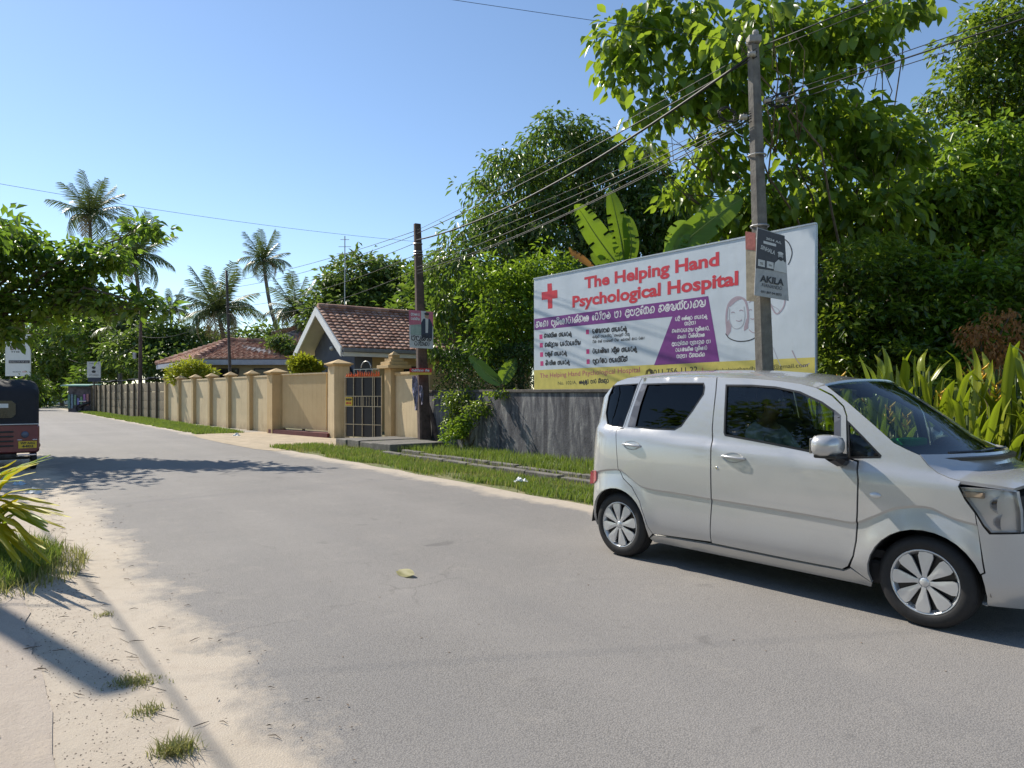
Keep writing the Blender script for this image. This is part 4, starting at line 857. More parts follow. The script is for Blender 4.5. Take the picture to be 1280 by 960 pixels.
# ================================================================ THE SILVER CAR
CA = Vector((2.488 - .933, 4.299 - 6.196, 0)); WB_ = CA.length; CA.normalize(); CN = Vector((CA.y, -CA.x, 0))      # CN outward, towards the camera
if CN.y > 0: CN = -CN
UR, UF = .355, .355 + WB_
CO = Vector((.933, 6.196, 0)) - CA * UR + CN * .035; CI = -CN; CW = 1.475; CZ = .006
car = thing('parked_car', 'silver tall wagon car at the right with a driver at the wheel', 'car', CO + Vector((0, 0, CZ)), math.atan2(CA.y, CA.x))
CREASE = None; BELT = (9, 0)
def inset(u, w_, cr=True):
    e = 0.0
    if w_ > .93: e += .15 * ((w_ - .93) / .62) ** 1.35
    e += .012 * ((w_ - .62) / .3) ** 2 if w_ <= .93 else .0128
    bl_w = BELT[0] + BELT[1] * u; q_ = min(1, max(0, (w_ - bl_w + .075) / .06)); e += .026 * q_ * q_ * (3 - 2 * q_) - .004
    if w_ < .36: e += .06 * ((.36 - w_) / .17) ** 2
    if u > 2.45: e += .02 * ((u - 2.45) / .6) ** 2 if u < 3.05 else .02
    t = (u - 3.02) / .40
    if t > 0: e += .36 * (1 - math.sqrt(max(0, 1 - min(1, t) ** 2)))
    t = (.26 - u) / .27
    if t > 0: e += .12 * (1 - math.sqrt(max(0, 1 - min(1, t) ** 2)))
    for c in (UR, UF):
        r = math.hypot(u - c, w_ - .27); e -= .014 * math.exp(-((r - .33) / .065) ** 2)
    if cr and CREASE is not None:
        wc = float(np.interp(u, CREASE[0], CREASE[1])); d = wc - w_
        if 0 < d < .016: e += .013 * d / .016
        elif .016 <= d < .2: e += .013 * (1 - (d - .016) / .184)
    return e
def SD(px, py, cr=False):
    C = Vector((0, 0, EYE)) - CO - Vector((0, 0, CZ)); D = Vector(((px - 640) / FPX, 1, (HOR - py) / FPX))
    cu, cv, du, dv = C.dot(CA), C.dot(CI), D.dot(CA), D.dot(CI); e = 0
    for _ in range(12):
        k = (e - cv) / dv; u, w_ = cu + du * k, C.z + D.z * k; e = .5 * e + .5 * inset(u, w_, cr)
    return (u, w_)
cp = [SD(*p) for p in ((736, 596), (743, 590), (758, 586.5), (774, 587), (787, 596), (799, 606), (815, 611), (845, 615.5), (889, 623), (940, 631), (1000, 641), (1040, 648), (1068, 652), (1090, 645), (1120, 634), (1160, 633), (1195, 648))]
_a, _b = SD(815, 536.8), SD(1012, 565.5); BELT = ((_a[1] - _b[1]) / (_a[0] - _b[0]),); BELT = (_a[1] - BELT[0] * _a[0], BELT[0])
CREASE = ([p[0] for p in cp], [p[1] for p in cp]); CREASE[0].append(3.3); CREASE[1].append(cp[-1][1] - .05)
_s = smoothline(list(zip(*CREASE)), 5); CREASE = ([float(p[0]) for p in _s], [float(p[1]) for p in _s])
PAINT = None
def paint():
    m, n, b = nodes('silver_car_paint'); c = objc(n)
    fl = n.nodes.new('ShaderNodeTexNoise'); fl.inputs['Scale'].default_value = 900; n.links.new(c, fl.inputs['Vector'])
    dust = noise(n, 3, 5, .6, c)
    col = mixc(n, ramp(n, fl.outputs[0], [(.35, (0,) * 3), (.65, (1,) * 3)]), (.47, .47, .47), (.57, .568, .565))
    n.links.new(mixc(n, ramp(n, dust.outputs[0], [(.5, (0,) * 3), (.8, (.18,) * 3)]), col, (.38, .35, .31)), b.inputs['Base Color'])
    b.inputs['Metallic'].default_value = .4; b.inputs['Roughness'].default_value = .27
    b.inputs['Coat Weight'].default_value = .9; b.inputs['Coat Roughness'].default_value = .02; return m
PAINT = paint()
def glass(name, tint, refl=1.0, tr=.9):
    m = bpy.data.materials.new(name); m.use_nodes = True; n = m.node_tree; n.nodes.clear()
    o = n.nodes.new('ShaderNodeOutputMaterial'); t = n.nodes.new('ShaderNodeBsdfTransparent'); t.inputs[0].default_value = (*tint, 1)
    g = n.nodes.new('ShaderNodeBsdfGlossy'); g.inputs['Roughness'].default_value = .02; g.inputs[0].default_value = (refl,) * 3 + (1,)
    f = n.nodes.new('ShaderNodeFresnel'); f.inputs[0].default_value = 1.5
    mx = n.nodes.new('ShaderNodeMixShader'); n.links.new(f.outputs[0], mx.inputs[0]); n.links.new(t.outputs[0], mx.inputs[1]); n.links.new(g.outputs[0], mx.inputs[2]); n.links.new(mx.outputs[0], o.inputs[0]); return m
G_PRIV, G_FRONT, G_WIND, G_LAMP = glass('privacy_glass', (.03, .033, .038), .65), glass('green_tinted_glass', (.60, .68, .63)), glass('windscreen_glass', (.48, .56, .52)), glass('lamp_lens', (.93, .93, .95))
TRIM = M('window_trim_black', (.012, .012, .014), .35, var=0); SATIN = M('grey_pillar_trim', (.10, .105, .13), .35, var=.1); CHR = M('chrome', (.75, .75, .77), .12, 1.0, var=0); INT = M('interior_dark', (.025, .025, .028), .8, var=.1); RIMM = M('wheel_silver', (.68, .69, .70), .3, .6, var=.05, coat=.5); LAMPIN = M('lamp_bowl', (.68, .68, .68), .25, .35, var=0); REDL = M('tail_lamp_red', (.42, .05, .07), .15, var=0, coat=1)

def inpoly(p, poly):
    x, y = p; c = False; n = len(poly)
    for i in range(n):
        x1, y1 = poly[i]; x2, y2 = poly[i - 1]
        if (y1 > y) != (y2 > y) and x < (x2 - x1) * (y - y1) / (y2 - y1) + x1: c = not c
    return c
def shrink(poly, d):
    n = len(poly); ar = sum(poly[i][0] * poly[(i + 1) % n][1] - poly[(i + 1) % n][0] * poly[i][1] for i in range(n)); sg = 1 if ar > 0 else -1; out_ = []
    for i in range(n):
        a, b, c = np.array(poly[i - 1]), np.array(poly[i]), np.array(poly[(i + 1) % n]); e1 = (b - a) / (np.linalg.norm(b - a) + 1e-9); e2 = (c - b) / (np.linalg.norm(c - b) + 1e-9)
        nn = np.array((-e1[1] - e2[1], e1[0] + e2[0])) * sg; l = np.linalg.norm(nn); nn = nn / (l + 1e-9); k = d / max(.4, l / 2); out_.append(tuple(b + nn * k))
    return out_
def resample(poly, step=.03, closed=True):
    out_ = []; n = len(poly)
    for i in range(n if closed else n - 1):
        a, b = np.array(poly[i]), np.array(poly[(i + 1) % n]); L = np.linalg.norm(b - a); k = max(1, int(L / step))
        for j in range(k): out_.append(tuple(a + (b - a) * j / k))
    if not closed: out_.append(tuple(poly[-1]))
    return out_
def solid(o, t):
    md = o.modifiers.new('thick', 'SOLIDIFY'); md.thickness = t; md.offset = -1; md = o.modifiers.new('edges', 'EDGE_SPLIT'); md.split_angle = math.radians(38)
def skin_panel(name, outer, holes=(), off=0.0, mat=None, parent=None, thick=.02, gap=.0032, step=.045, crease=True, far=True, smooth=True):
    outer = shrink(outer, gap) if gap else outer
    loops = [resample(outer)] + [resample(h) for h in holes]; vs = []; es = []
    for lp in loops: k = len(vs); vs += lp; es += [(k + i, k + (i + 1) % len(lp)) for i in range(len(lp))]
    us = [p[0] for p in outer]; ws_ = [p[1] for p in outer]; cand = []
    u = min(us); 
    while u < max(us):
        w_ = min(ws_)
        while w_ < max(ws_): cand.append((u + .013 * math.sin(w_ * 57), w_)); w_ += step
        if crease and CREASE:
            wc = float(np.interp(u, *CREASE)); cand = [c for c in cand if not (abs(c[0] - u) < .02 and wc - .034 < c[1] < wc + .02)]
        u += step if u < 3.02 else step * .5
    edge = np.array(vs)
    if crease and CREASE:
        for dz in (.012, 0, -.016, -.03):
            ks = []
            for uu in np.arange(min(us) - .02, max(us) + .02, .025):
                ks.append(len(vs)); vs.append((float(uu), float(np.interp(uu, *CREASE)) + dz))
            es += list(zip(ks[:-1], ks[1:]))
    for c in cand:
        if inpoly(c, outer) and not any(inpoly(c, h) for h in holes) and np.min(np.hypot(edge[:, 0] - c[0], edge[:, 1] - c[1])) > .016: vs.append(c)
    r = delaunay_2d_cdt([Vector(v) for v in vs], es, [], 0, 1e-5); V, F = r[0], r[2]; keep = []
    for f in F:
        c = (sum(V[i][0] for i in f) / 3, sum(V[i][1] for i in f) / 3)
        if inpoly(c, loops[0]) and not any(inpoly(c, h) for h in loops[1:]): keep.append(f)
    me = bpy.data.meshes.new(name); me.from_pydata([(v[0], inset(v[0], v[1], crease) + off, v[1]) for v in V], [], [tuple(f) for f in keep]); me.update()
    bm = bmesh.new(); bm.from_mesh(me)
    bmesh.ops.delete(bm, geom=[v for v in bm.verts if not v.link_faces], context='VERTS')
    for f in bm.faces:
        if f.normal.y > 0: f.normal_flip()
    bm.to_mesh(me)
    o = link(name, me, mat or PAINT, parent or car, smooth); res = [o]
    if thick: solid(o, thick)
    if far:
        m2 = bpy.data.meshes.new(name)
        for v in bm.verts: v.co.y = CW - v.co.y
        for f in bm.faces: f.normal_flip()
        bm.to_mesh(m2); o2 = link(name, m2, mat or PAINT, parent if (parent and parent is not car) else car, smooth)
        if thick: solid(o2, thick)
        res.append(o2)
    bm.free(); return res
def ring(name, hole, wd, off, mat, par):
    inn = shrink(hole, wd); 
    for side, pr_ in ((0, par[0]), (1, par[1] if len(par) > 1 else par[0])):
        vs = [(u, inset(u, w_) + off, w_) for u, w_ in hole] + [(u, inset(u, w_) + off, w_) for u, w_ in inn] + [(u, inset(u, w_) + off + .018, w_) for u, w_ in inn]; n = len(hole)
        if side: vs = [(a, CW - b, c) for a, b, c in vs]
        m = MB(); m.add(vs, [(i, (i + 1) % n, n + (i + 1) % n, n + i) for i in range(n)] + [(n + i, n + (i + 1) % n, 2 * n + (i + 1) % n, 2 * n + i) for i in range(n)]); m.build(name, mat, pr_)
def Q(*pts): return [SD(*p) for p in pts]
def arc_pts(c, r, a0, a1, n=14): return [(c + r * math.cos(math.radians(a0 + (a1 - a0) * i / n)), .27 + r * math.sin(math.radians(a0 + (a1 - a0) * i / n))) for i in range(n + 1)]
ARR = .322
# --- rear quarter
rear_sil = Q((800, 471.5), (785, 472), (772, 477), (761, 488), (753, 500), (747.5, 514), (743, 530), (740.5, 545), (739, 571), (737, 590), (735, 603), (733, 621), (733.5, 640)); rear_sil = [(max(p[0], .0), p[1]) for p in rear_sil]
wbot = .215
arch_r = arc_pts(UR, ARR, 190, -12, 18); arch_f = arc_pts(UF, ARR, 192, -14, 18)
qg = Q((766.6, 481.5), (798, 479), (788, 508), (778.5, 534), (765, 533), (759, 530.5), (757, 516), (760.5, 495))
gap_r = Q((816, 667.5), (810, 659), (806, 648), (799, 627), (789, 609), (778, 598), (772.5, 586), (770.5, 560), (770, 541), (771, 536.5)); 
outer = rear_sil + [(.012, wbot + .03), (arch_r[0][0] - .0, arch_r[0][1])] + arch_r[1:-1] + [arch_r[-1]] + gap_r + Q((780, 535), (790, 506), (799.6, 478), (803, 472))
rq = skin_panel('rear_quarter_panel', outer, [qg])
gq = skin_panel('quarter_glass', qg, (), .008, G_PRIV, car, 0, 0, .1, False); ring('window_seal', qg, .008, -.001, TRIM, rq)
# --- rear door
rd_hole = Q((801.5, 478.5), (840, 478), (881, 478.5), (882.5, 484), (881, 493), (866, 514), (852, 533), (843, 538), (815, 536.8), (781.5, 535))
rd = skin_panel('rear_door', Q((803, 472), (850, 471.6), (896, 471.5)) + Q((894.5, 490), (890, 535), (888.3, 560), (888.6, 620), (889, 677.5)) + gap_r + Q((780, 535), (790, 506), (799.6, 478)), [rd_hole]) if False else None
rd_out = Q((803, 472), (850, 471.6), (896, 471.5), (894.5, 490), (890, 535), (888.3, 560), (888.6, 620), (889, 677.5)) + gap_r + Q((779.5, 535.5), (790, 506), (800, 477.5))
rd_hole = Q((803.5, 479.5), (840, 478.3), (880, 478.3), (881.5, 484), (880, 493), (866, 514), (852, 533), (843, 538), (815, 536.8), (785, 533.5), (793, 508))
rd = skin_panel('rear_door', rd_out, [rd_hole])
rg = Q((810, 480), (878.5, 479.5), (879.5, 485), (877.5, 493), (850, 533), (843, 536.8), (794, 534.5), (799, 515)); skin_panel('door_glass', rd_hole, (), .012, G_PRIV, car, 0, 0, .1, False)
ring('window_seal', rd_hole, .012, -.001, TRIM, rd)
skin_panel('pillar_trim', Q((802.5, 480), (809.5, 480), (800, 508), (794, 534), (784.5, 533.5), (792, 508)), (), -.002, SATIN, car, 0, 0, .1, False)
# --- front door
fd_out = Q((896.6, 471.5), (930, 472.2), (968, 475), (1000, 479.3), (1020, 484.5), (1040, 494.5), (1054, 508), (1058, 520), (1058.5, 545), (1059, 573), (1072, 577), (1072, 600), (1071, 640), (1069, 677), (1066, 695), (1060, 708), (1053, 711.5), (980, 697.5), (889.6, 679), (889.3, 620), (889, 560), (890.6, 535), (895, 490))
fd_hole = Q((907, 480.5), (940, 480.7), (970, 483), (1000, 489), (1028, 502), (1047, 515.5), (1050, 522), (1050, 571), (1012, 565.5), (960, 555), (906, 545), (904.5, 541), (905.5, 510))
fd = skin_panel('front_door', fd_out, [fd_hole]); skin_panel('door_glass', fd_hole, (), .012, G_FRONT, car, 0, 0, .1, False); ring('window_seal', fd_hole, .014, -.001, TRIM, fd)
skin_panel('pillar_trim', Q((1043, 512), (1051, 519), (1051.5, 571.5), (1043, 570)), (), -.001, SATIN, car, 0, 0, .1, False)
# --- front fender with A pillar
hoodl = Q((1150, 568.6), (1170, 590), (1201.6, 601.5)) + [(3.20, None), (3.32, None)]
h0 = SD(1201.6, 601.5); hoodl = Q((1150, 568.6), (1160, 581), (1172, 591), (1187, 597.5), (1201.6, 601.5)) + Q((1225, 604.5), (1248, 607.5), (1268, 611))
hl = Q((1198, 608), (1225, 609.5), (1255, 611.5), (1272, 614), (1277, 640), (1278, 667), (1237, 667.5), (1229, 658), (1219, 641.5), (1206, 624))
tri = Q((1058.5, 523.5), (1080, 545), (1103, 569), (1101, 573.5), (1060, 574)); 
ff_out = Q((1020.6, 483.5), (1033, 481.5), (1060, 502.5), (1090, 528.5), (1118, 553.5), (1135, 562)) + hoodl[:5] + [hl[0], hl[-1], hl[-2]] + [(arch_f[-4][0] + .02, arch_f[-4][1] + .015), arch_f[-4]] + arch_f[-5::-1] + Q((1062, 708), (1067, 695), (1070, 677), (1072, 640), (1073, 600), (1073, 576.3), (1060, 572.5)) + Q((1059, 545), (1058.6, 520), (1054.8, 508), (1041, 494))
ff = skin_panel('front_fender', ff_out, [shrink(tri, .004)]); skin_panel('quarter_glass', tri, (), .008, G_FRONT, car, 0, 0, .1, False); ring('window_seal', shrink(tri, .004), .012, -.001, TRIM, ff)
# --- sill
sill = [arch_r[-1], *Q((816.5, 669.2)), *Q((889, 681)), *Q((980, 699.5)), *Q((1054, 713.5)), *Q((1062.5, 710)), arch_f[0], (arch_f[0][0] - .02, .165), (arch_r[-1][0] + .03, .165)]
skin_panel('side_sill', sill, (), .004, PAINT, car)
# --- headlight (wrap-around)
h_ = skin_panel('headlight', hl, (), .002, G_LAMP, car, 0, .003, .03, False)
for k, hh in enumerate(h_):
    sgn = (lambda v: v) if k == 0 else (lambda v: CW - v)
    b_ = [(u, inset(u, w_) + .055, w_) for u, w_ in resample(shrink(hl, .006), .02)]; cu = sum(p[0] for p in b_) / len(b_); cv = sum(p[1] for p in b_) / len(b_); cw = sum(p[2] for p in b_) / len(b_); rim_ = [(u, inset(u, w_) + .006, w_) for u, w_ in resample(shrink(hl, .006), .02)]; n = len(b_)
    m = MB(); m.add([(a, sgn(b), c) for a, b, c in b_ + rim_], [(i, (i + 1) % n, n + (i + 1) % n, n + i) for i in range(n)]); m.build('lamp_bowl', LAMPIN, hh)
    for (px, py, rr) in ((1248, 633, .05), (1252, 655, .045)):
        u, w_ = SD(px, py); m = MB(); v = inset(u, w_); m.lathe([(0, -.045), (rr * .5, -.04), (rr * .85, -.02), (rr, .0), (rr * 1.08, .004)], 16, 'X', (u - .01, sgn(v + .05), w_)); m.build('reflector', CHR, hh, True)
    u, w_ = SD(1215, 619); m = MB(); m.box((u, sgn(inset(u, w_) + .03), w_), (.11, .03, .035), ch=.008); m.build('indicator_lens', M('amber_lens', (.55, .42, .30), .2, var=0) if k == 0 else bpy.data.materials['amber_lens'], hh)
skin_panel('lamp_back', shrink(hl, .006), (), .054, LAMPIN, car, 0, 0, .03, False)
# --- bumper: side piece on the wrap surface
wb0 = hl[5][1]
fb_out = [hl[-2], hl[-3], hl[-4], hl[5], (3.405, hl[5][1]), (3.405, .33), (3.40, .19), *Q((1229.5, 756)), arch_f[-1], arch_f[-2], arch_f[-3], (arch_f[-4][0] + .004, arch_f[-4][1]), (arch_f[-4][0] + .022, arch_f[-4][1] + .013)]
fb = skin_panel('front_bumper', fb_out, (), 0, PAINT, car, .02, .003, .03, False)
vE = inset(3.405, .4)
def frontface(name, w0, w1, v0, v1, mat, off=0, n=14, nz=3, bulge=.035, par=None):
    vs = []; fs = []
    for i in range(n + 1):
        v = v0 + (v1 - v0) * i / n; c = (v - CW / 2) / (CW / 2 - vE)
        for j in range(nz + 1): w_ = w0 + (w1 - w0) * j / nz; vs.append((3.405 + bulge * (1 - min(1, c * c)) + off - .05 * max(0, w_ - .6) / .3, v, w_))
    for i in range(n):
        for j in range(nz): a = i * (nz + 1) + j; fs.append((a, a + nz + 1, a + nz + 2, a + 1))
    m = MB(); m.add(vs, fs); return m.build(name, mat, par or car, True)
wt = hl[3][1]
frontface('front_bumper_face', .19, wb0 - .02, vE, CW - vE, PAINT); frontface('grille', wb0 - .02, wt - .04, vE + .05, CW - vE - .05, MT['black'], -.01)
frontface('nose_panel', wt - .04, wt + .01, vE - .02, CW - vE + .02, PAINT, .0, nz=2)
for k in range(4): frontface('grille_bar', wb0 + .03 + k * .055, wb0 + .045 + k * .055, vE + .06, CW - vE - .06, CHR, .012, nz=1)
frontface('lower_intake', .26, .42, vE + .08, CW - vE - .08, MT['black'], .008, nz=1); frontface('number_plate', .45, .56, CW / 2 - .26, CW / 2 + .26, MT['white'], .02, n=2, nz=1, bulge=.035)
for s_ in (0, 1):
    v = vE + .09 if s_ == 0 else CW - vE - .09; m = MB(); m.lathe([(0, .0), (.035, .0), (.045, -.015)], 14, 'X', (3.425, v, .36)); m.build('fog_lamp', CHR, car, True)
# --- roof, windscreen, bonnet, tailgate as lofted grids
def loft(name, rows, mat, crown_h=0, nv=16, pw=2.6, off=0, bulge=0, thick=.02, smooth=True, dirn='z'):
    """rows: list of near-side points (u, v, w); mirrored across and crowned"""
    vs = []; fs = []
    for r_, (u, v, w_) in enumerate(rows):
        ch = crown_h[r_] if hasattr(crown_h, '__len__') else crown_h; bg_2 = bulge[r_] if hasattr(bulge, '__len__') else bulge
        for j in range(nv + 1):
            t = (1 - math.cos(math.pi * j / nv)) / 2 if pw > 2 else j / nv; c = 1 - abs(2 * t - 1) ** pw
            vs.append((u + bg_2 * (1 - (2 * t - 1) ** 2), v + (CW - 2 * v) * t, w_ + ch * c + off))
    for r_ in range(len(rows) - 1):
        for j in range(nv): a = r_ * (nv + 1) + j; fs.append((a, a + 1, a + nv + 2, a + nv + 1))
    me = bpy.data.meshes.new(name); me.from_pydata(vs, [], fs); me.update()
    if sum(p.normal.z + .3 * p.normal.x * (1 if dirn == 'z' else -8) for p in me.polygons) < 0: me.flip_normals()
    o = link(name, me, mat, car, smooth)
    if thick: solid(o, thick)
    return o
def rail(pts): return [(u, inset(u, w_), w_) for u, w_ in pts]
rr_ = rail(Q((775, 475.5), (785, 472.9), (803, 472), (830, 471.6), (860, 471.4), (896, 471.4), (930, 472.1), (968, 474.8), (1000, 479.1), (1020, 483.9), (1031, 480.5)))
rr_[-1] = (SD(1031, 480)[0], inset(*SD(1031, 480)), SD(1031, 480)[1])
n = len(rr_); roof = loft('roof', rr_, PAINT, [.015, .035, .055, .062, .065, .065, .063, .058, .052, .046, .04], 22, 3.0, bulge=[-.05, -.04, 0, 0, 0, 0, 0, .01, .03, .06, .085])
wt_ = SD(1033, 481.5); wb_ = SD(1150, 568.6); wbm = SD(1118, 553.5)
ws_rows = []
top = (wt_[0] + .005, inset(*wt_) + .012, wt_[1]); bot = (wb_[0], inset(*wb_) + .03, wb_[1])
for px, py, dv in ((1034, 481.5, .012), (1060, 502.8, .012), (1090, 529, .013), (1118, 554, .018), (1136, 564, .025), (1150, 570, .03)):
    u, w_ = SD(px, py); ws_rows.append((u, inset(u, w_) + dv, w_))
loft('windscreen', ws_rows, G_WIND, [.038, .032, .026, .018, .008, .002], 20, 2.4, bulge=[.085, .12, .145, .16, .165, .165], thick=0)
# frit band and cowl
cw_rows = [(u + .0, v, w_ - .004) for u, v, w_ in ws_rows[-2:]]; cw_rows[1] = (cw_rows[1][0] + .06, cw_rows[1][1], cw_rows[1][2] - .02)
loft('cowl', [(bot[0] - .02, bot[1], bot[2] - .006), (bot[0] + .03, bot[1] + .01, bot[2] - .022)], TRIM, [.0, .004], 16, 2.4, bulge=[.155, .25])
hrow = []
for k, (u, w_) in enumerate(hoodl): hrow.append((u, inset(u, w_) + .004, w_))
hd = loft('bonnet', hrow, PAINT, [.0, .012, .026, .038, .046, .046, .04, .03], 20, 2.2, bulge=[.225, .195, .155, .12, .09, .065, .05, .05], off=.002)
# wipers
for (v0, v1) in ((.25, .82), (.75, 1.05)):
    u0 = bot[0] + .10; m = MB(); m.tube([(u0 - .01, v0, bot[2] + .008), (u0 + .07, (v0 + v1) / 2, bot[2] + .010), (u0 + .06, v1, bot[2] + .010)], .008, 5); m.build('wiper', TRIM, car)
# tailgate
tg_rows = [(u, inset(max(u, .0), w_), w_) for u, w_ in rear_sil[2:]]
loft('tailgate', tg_rows, PAINT, 0, 16, 2.6, bulge=-.05, dirn='x')
gl_ = [(u - .006, v + .06, w_) for u, v, w_ in tg_rows[1:6]]; loft('rear_window', gl_, G_PRIV, 0, 16, 2.6, bulge=-.052, thick=0, dirn='x')
rb_rows = [(tg_rows[-2][0] - .02, tg_rows[-2][1] + .02, tg_rows[-2][2]), (tg_rows[-1][0] - .035, tg_rows[-1][1] + .02, tg_rows[-1][2]), (-.01, .12, wbot + .03), (.03, .13, .2)]
loft('rear_bumper', rb_rows, PAINT, 0, 16, 4, bulge=-.03, dirn='x')
tl = [(u, w_) for u, w_ in Q((738.5, 589), (745, 588), (745, 600), (742, 604), (737.5, 604.5))]; skin_panel('tail_lamp', tl, (), -.002, REDL, car, .02, 0, .03, False)
m = MB(); m.box((-.045, CW / 2, .82), (.01, .5, .12)); m.build('number_plate', MT['white'], car)
# underbody, arches, interior
m = MB(); m.box((1.6, CW / 2, .27), (2.9, 1.28, .16), ch=.03); m.build('underbody', INT, car)
for c in (UR, UF):
    m = MB(); 
    for s_ in (.26, CW - .26): m.tube([(c + .33 * math.cos(a * math.pi / 12), s_, .25 + .33 * math.sin(a * math.pi / 12)) for a in range(13)], .2, 4, squash=.05) if False else m.add([(c + .345 * math.cos(a * math.pi / 12), s_ + d_, .255 + .345 * math.sin(a * math.pi / 12)) for a in range(13) for d_ in (-.21, .21)], [(2 * a, 2 * a + 1, 2 * a + 3, 2 * a + 2) for a in range(12)])
    m.build('wheel_housing', INT, car)
m = MB(); m.box((1.55, CW / 2, .39), (2.2, 1.3, .05)); m.box((.25, CW / 2, .6), (.5, 1.2, .25)); m.box((2.98, CW / 2, .6), (.55, 1.1, .45)); m.build('floor', INT, car)
m = MB(); m.box((2.36, CW / 2, .95), (.34, 1.22, .14), ch=.05); m.box((2.38, CW / 2, .6), (.2, 1.28, .4)); m.box((2.5, CW / 2, 1.0), (.4, 1.12, .05), ch=.02); m.build('dashboard', INT, car)
def seat(u, v, wdt, name='seat'):
    s_ = MB(); s_.box((u, v, .56), (.5, wdt, .16), ch=.05); o = s_.build(name, INT, car, False)
    m = MB(); m.box((u - .30, v, .90), (.13, wdt, .62), ch=.05, tilt=Matrix.Rotation(-.22, 4, 'Y')); m.build('backrest', INT, o)
    if wdt < 1: m = MB(); m.box((u - .385, v, 1.30), (.1, .27, .2), ch=.045, tilt=Matrix.Rotation(-.2, 4, 'Y')); m.build('headrest', INT, o)
    return o
seat(1.66, .40, .5); seat(1.66, CW - .40, .5); seat(.78, CW / 2, 1.2)
m = MB(); m.lathe([(.175 + .014 * math.cos(a * .785), .014 * math.sin(a * .785)) for a in range(9)], 24); sw = m.build('steering_wheel', INT, car, True); sw.location = (2.08, .40, .98); sw.rotation_euler = (0, math.radians(-62), 0)
m = MB(); m.box((0, 0, -.01), (.34, .05, .02)); m.lathe([(0, .02), (.05, .015), (.06, -.02)], 12); m.tube([(0, 0, 0), (0, 0, -.25)], .03, 6); m.build('hub', INT, sw)
m = MB(); m.box((2.14, CW / 2, 1.42), (.03, .22, .07), ch=.012); m.build('rear_view_mirror', TRIM, car)
# handles, key lock, indicator, mirror
def handle(cx, cy, par, dx=.095):
    u, w_ = SD(cx, cy); n_ = 20
    dish = []; 
    m = MB(); vs = [(u, inset(u, w_) + .012, w_)]; fs = []
    for rr, dep in ((.5, .010), (.85, .004), (1.02, -.0015)):
        for k in range(n_): a = 2 * math.pi * k / n_; uu, ww = u + .085 * rr * math.cos(a), w_ + .037 * rr * math.sin(a); vs.append((uu, inset(uu, ww) + dep - .003, ww))
    fs += [(0, 1 + (k + 1) % n_, 1 + k) for k in range(n_)]
    for q_ in range(2): fs += [(1 + q_ * n_ + k, 1 + q_ * n_ + (k + 1) % n_, 1 + (q_ + 1) * n_ + (k + 1) % n_, 1 + (q_ + 1) * n_ + k) for k in range(n_)]
    m.add(vs, fs); m.build('handle_dish', PAINT, par, True)
    m = MB(); v = inset(u, w_); m.tube([(u - .1, v + .002, w_ + .004), (u - .085, v - .010, w_ + .006), (u - .03, v - .018, w_ + .004), (u + .04, v - .018, w_ - .001), (u + .085, v - .010, w_ - .004), (u + .1, v + .002, w_ - .005)], [.012, .015, .016, .016, .015, .012], 10, squash=.7); m.build('door_handle', PAINT, par, True)
handle(789.5, 556.5, rd[0]); handle(916.5, 572, fd[0])
u, w_ = SD(896, 585); m = MB(); m.lathe([(0, -.004), (.010, -.004), (.013, 0)], 12, 'Y', (u, inset(u, w_), w_)); m.build('key_lock', CHR, fd[0])
u, w_ = SD(1094, 619); m = MB(); vs = []
for q_ in range(2):
    for k in range(14): a = 2 * math.pi * k / 14; uu, ww = u + .036 * (1 - .35 * q_) * math.cos(a), w_ + .018 * (1 - .35 * q_) * math.sin(a); vs.append((uu, inset(uu, ww) - .002 - .010 * q_, ww))
m.add(vs, [(k, (k + 1) % 14, 14 + (k + 1) % 14, 14 + k) for k in range(14)] + [tuple(range(14, 28))]); m.build('side_indicator', LAMPIN, ff[0], True)
def wing_mirror(side):
    C = Vector((0, 0, EYE)) - CO - Vector((0, 0, CZ)); D = Vector(((1036 - 640) / FPX, 1, (HOR - 558) / FPX)); v = -.10; k = (v - C.dot(CI)) / D.dot(CI); u, w_ = C.dot(CA) + D.dot(CA) * k, C.z + D.z * k
    m = MB(); n_ = 14; vs = []
    prof = [(-.10, .2), (-.095, .7), (-.07, .95), (-.02, 1.0), (.04, .95), (.075, .75), (.095, .45), (.1, .05)]
    for du, s_ in prof:
        for a in range(n_): an = 2 * math.pi * a / n_; cx, sx = math.cos(an), math.sin(an); e = 1 / (abs(cx) ** 3.2 + abs(sx) ** 3.2) ** (1 / 3.2); vs.append((u + du * .0 + (du) * .85 , v + .115 * s_ * e * cx * (1.0), w_ + .068 * s_ * e * sx + .008 * (1 if sx > 0 else 0)))
    fs = [(i * n_ + j, i * n_ + (j + 1) % n_, (i + 1) * n_ + (j + 1) % n_, (i + 1) * n_ + j) for i in range(len(prof) - 1) for j in range(n_)] + [tuple(range(n_))[::-1], tuple((len(prof) - 1) * n_ + j for j in range(n_))]
    if side: vs = [(a, CW - b, c) for a, b, c in vs]
    m.add(vs, fs); mm = m.build('wing_mirror', PAINT, car, True)
    sv = (lambda x: CW - x) if side else (lambda x: x)
    m = MB(); m.tube([(u + .01, sv(v + .02), w_ - .055), (u + .03, sv(-.02), w_ - .09), (u + .035, sv(.03), w_ - .10)], [.055, .05, .04], 8, squash=.9); m.box((u + .01, sv(v), w_ - .06), (.15, .16, .03), ch=.01); m.build('mirror_stalk', TRIM, mm)
    m = MB(); m.box((u - .084, sv(v), w_ + .002), (.006, .17, .1), ch=.002); m.build('mirror_glass', CHR, mm)
wing_mirror(0); wing_mirror(1)
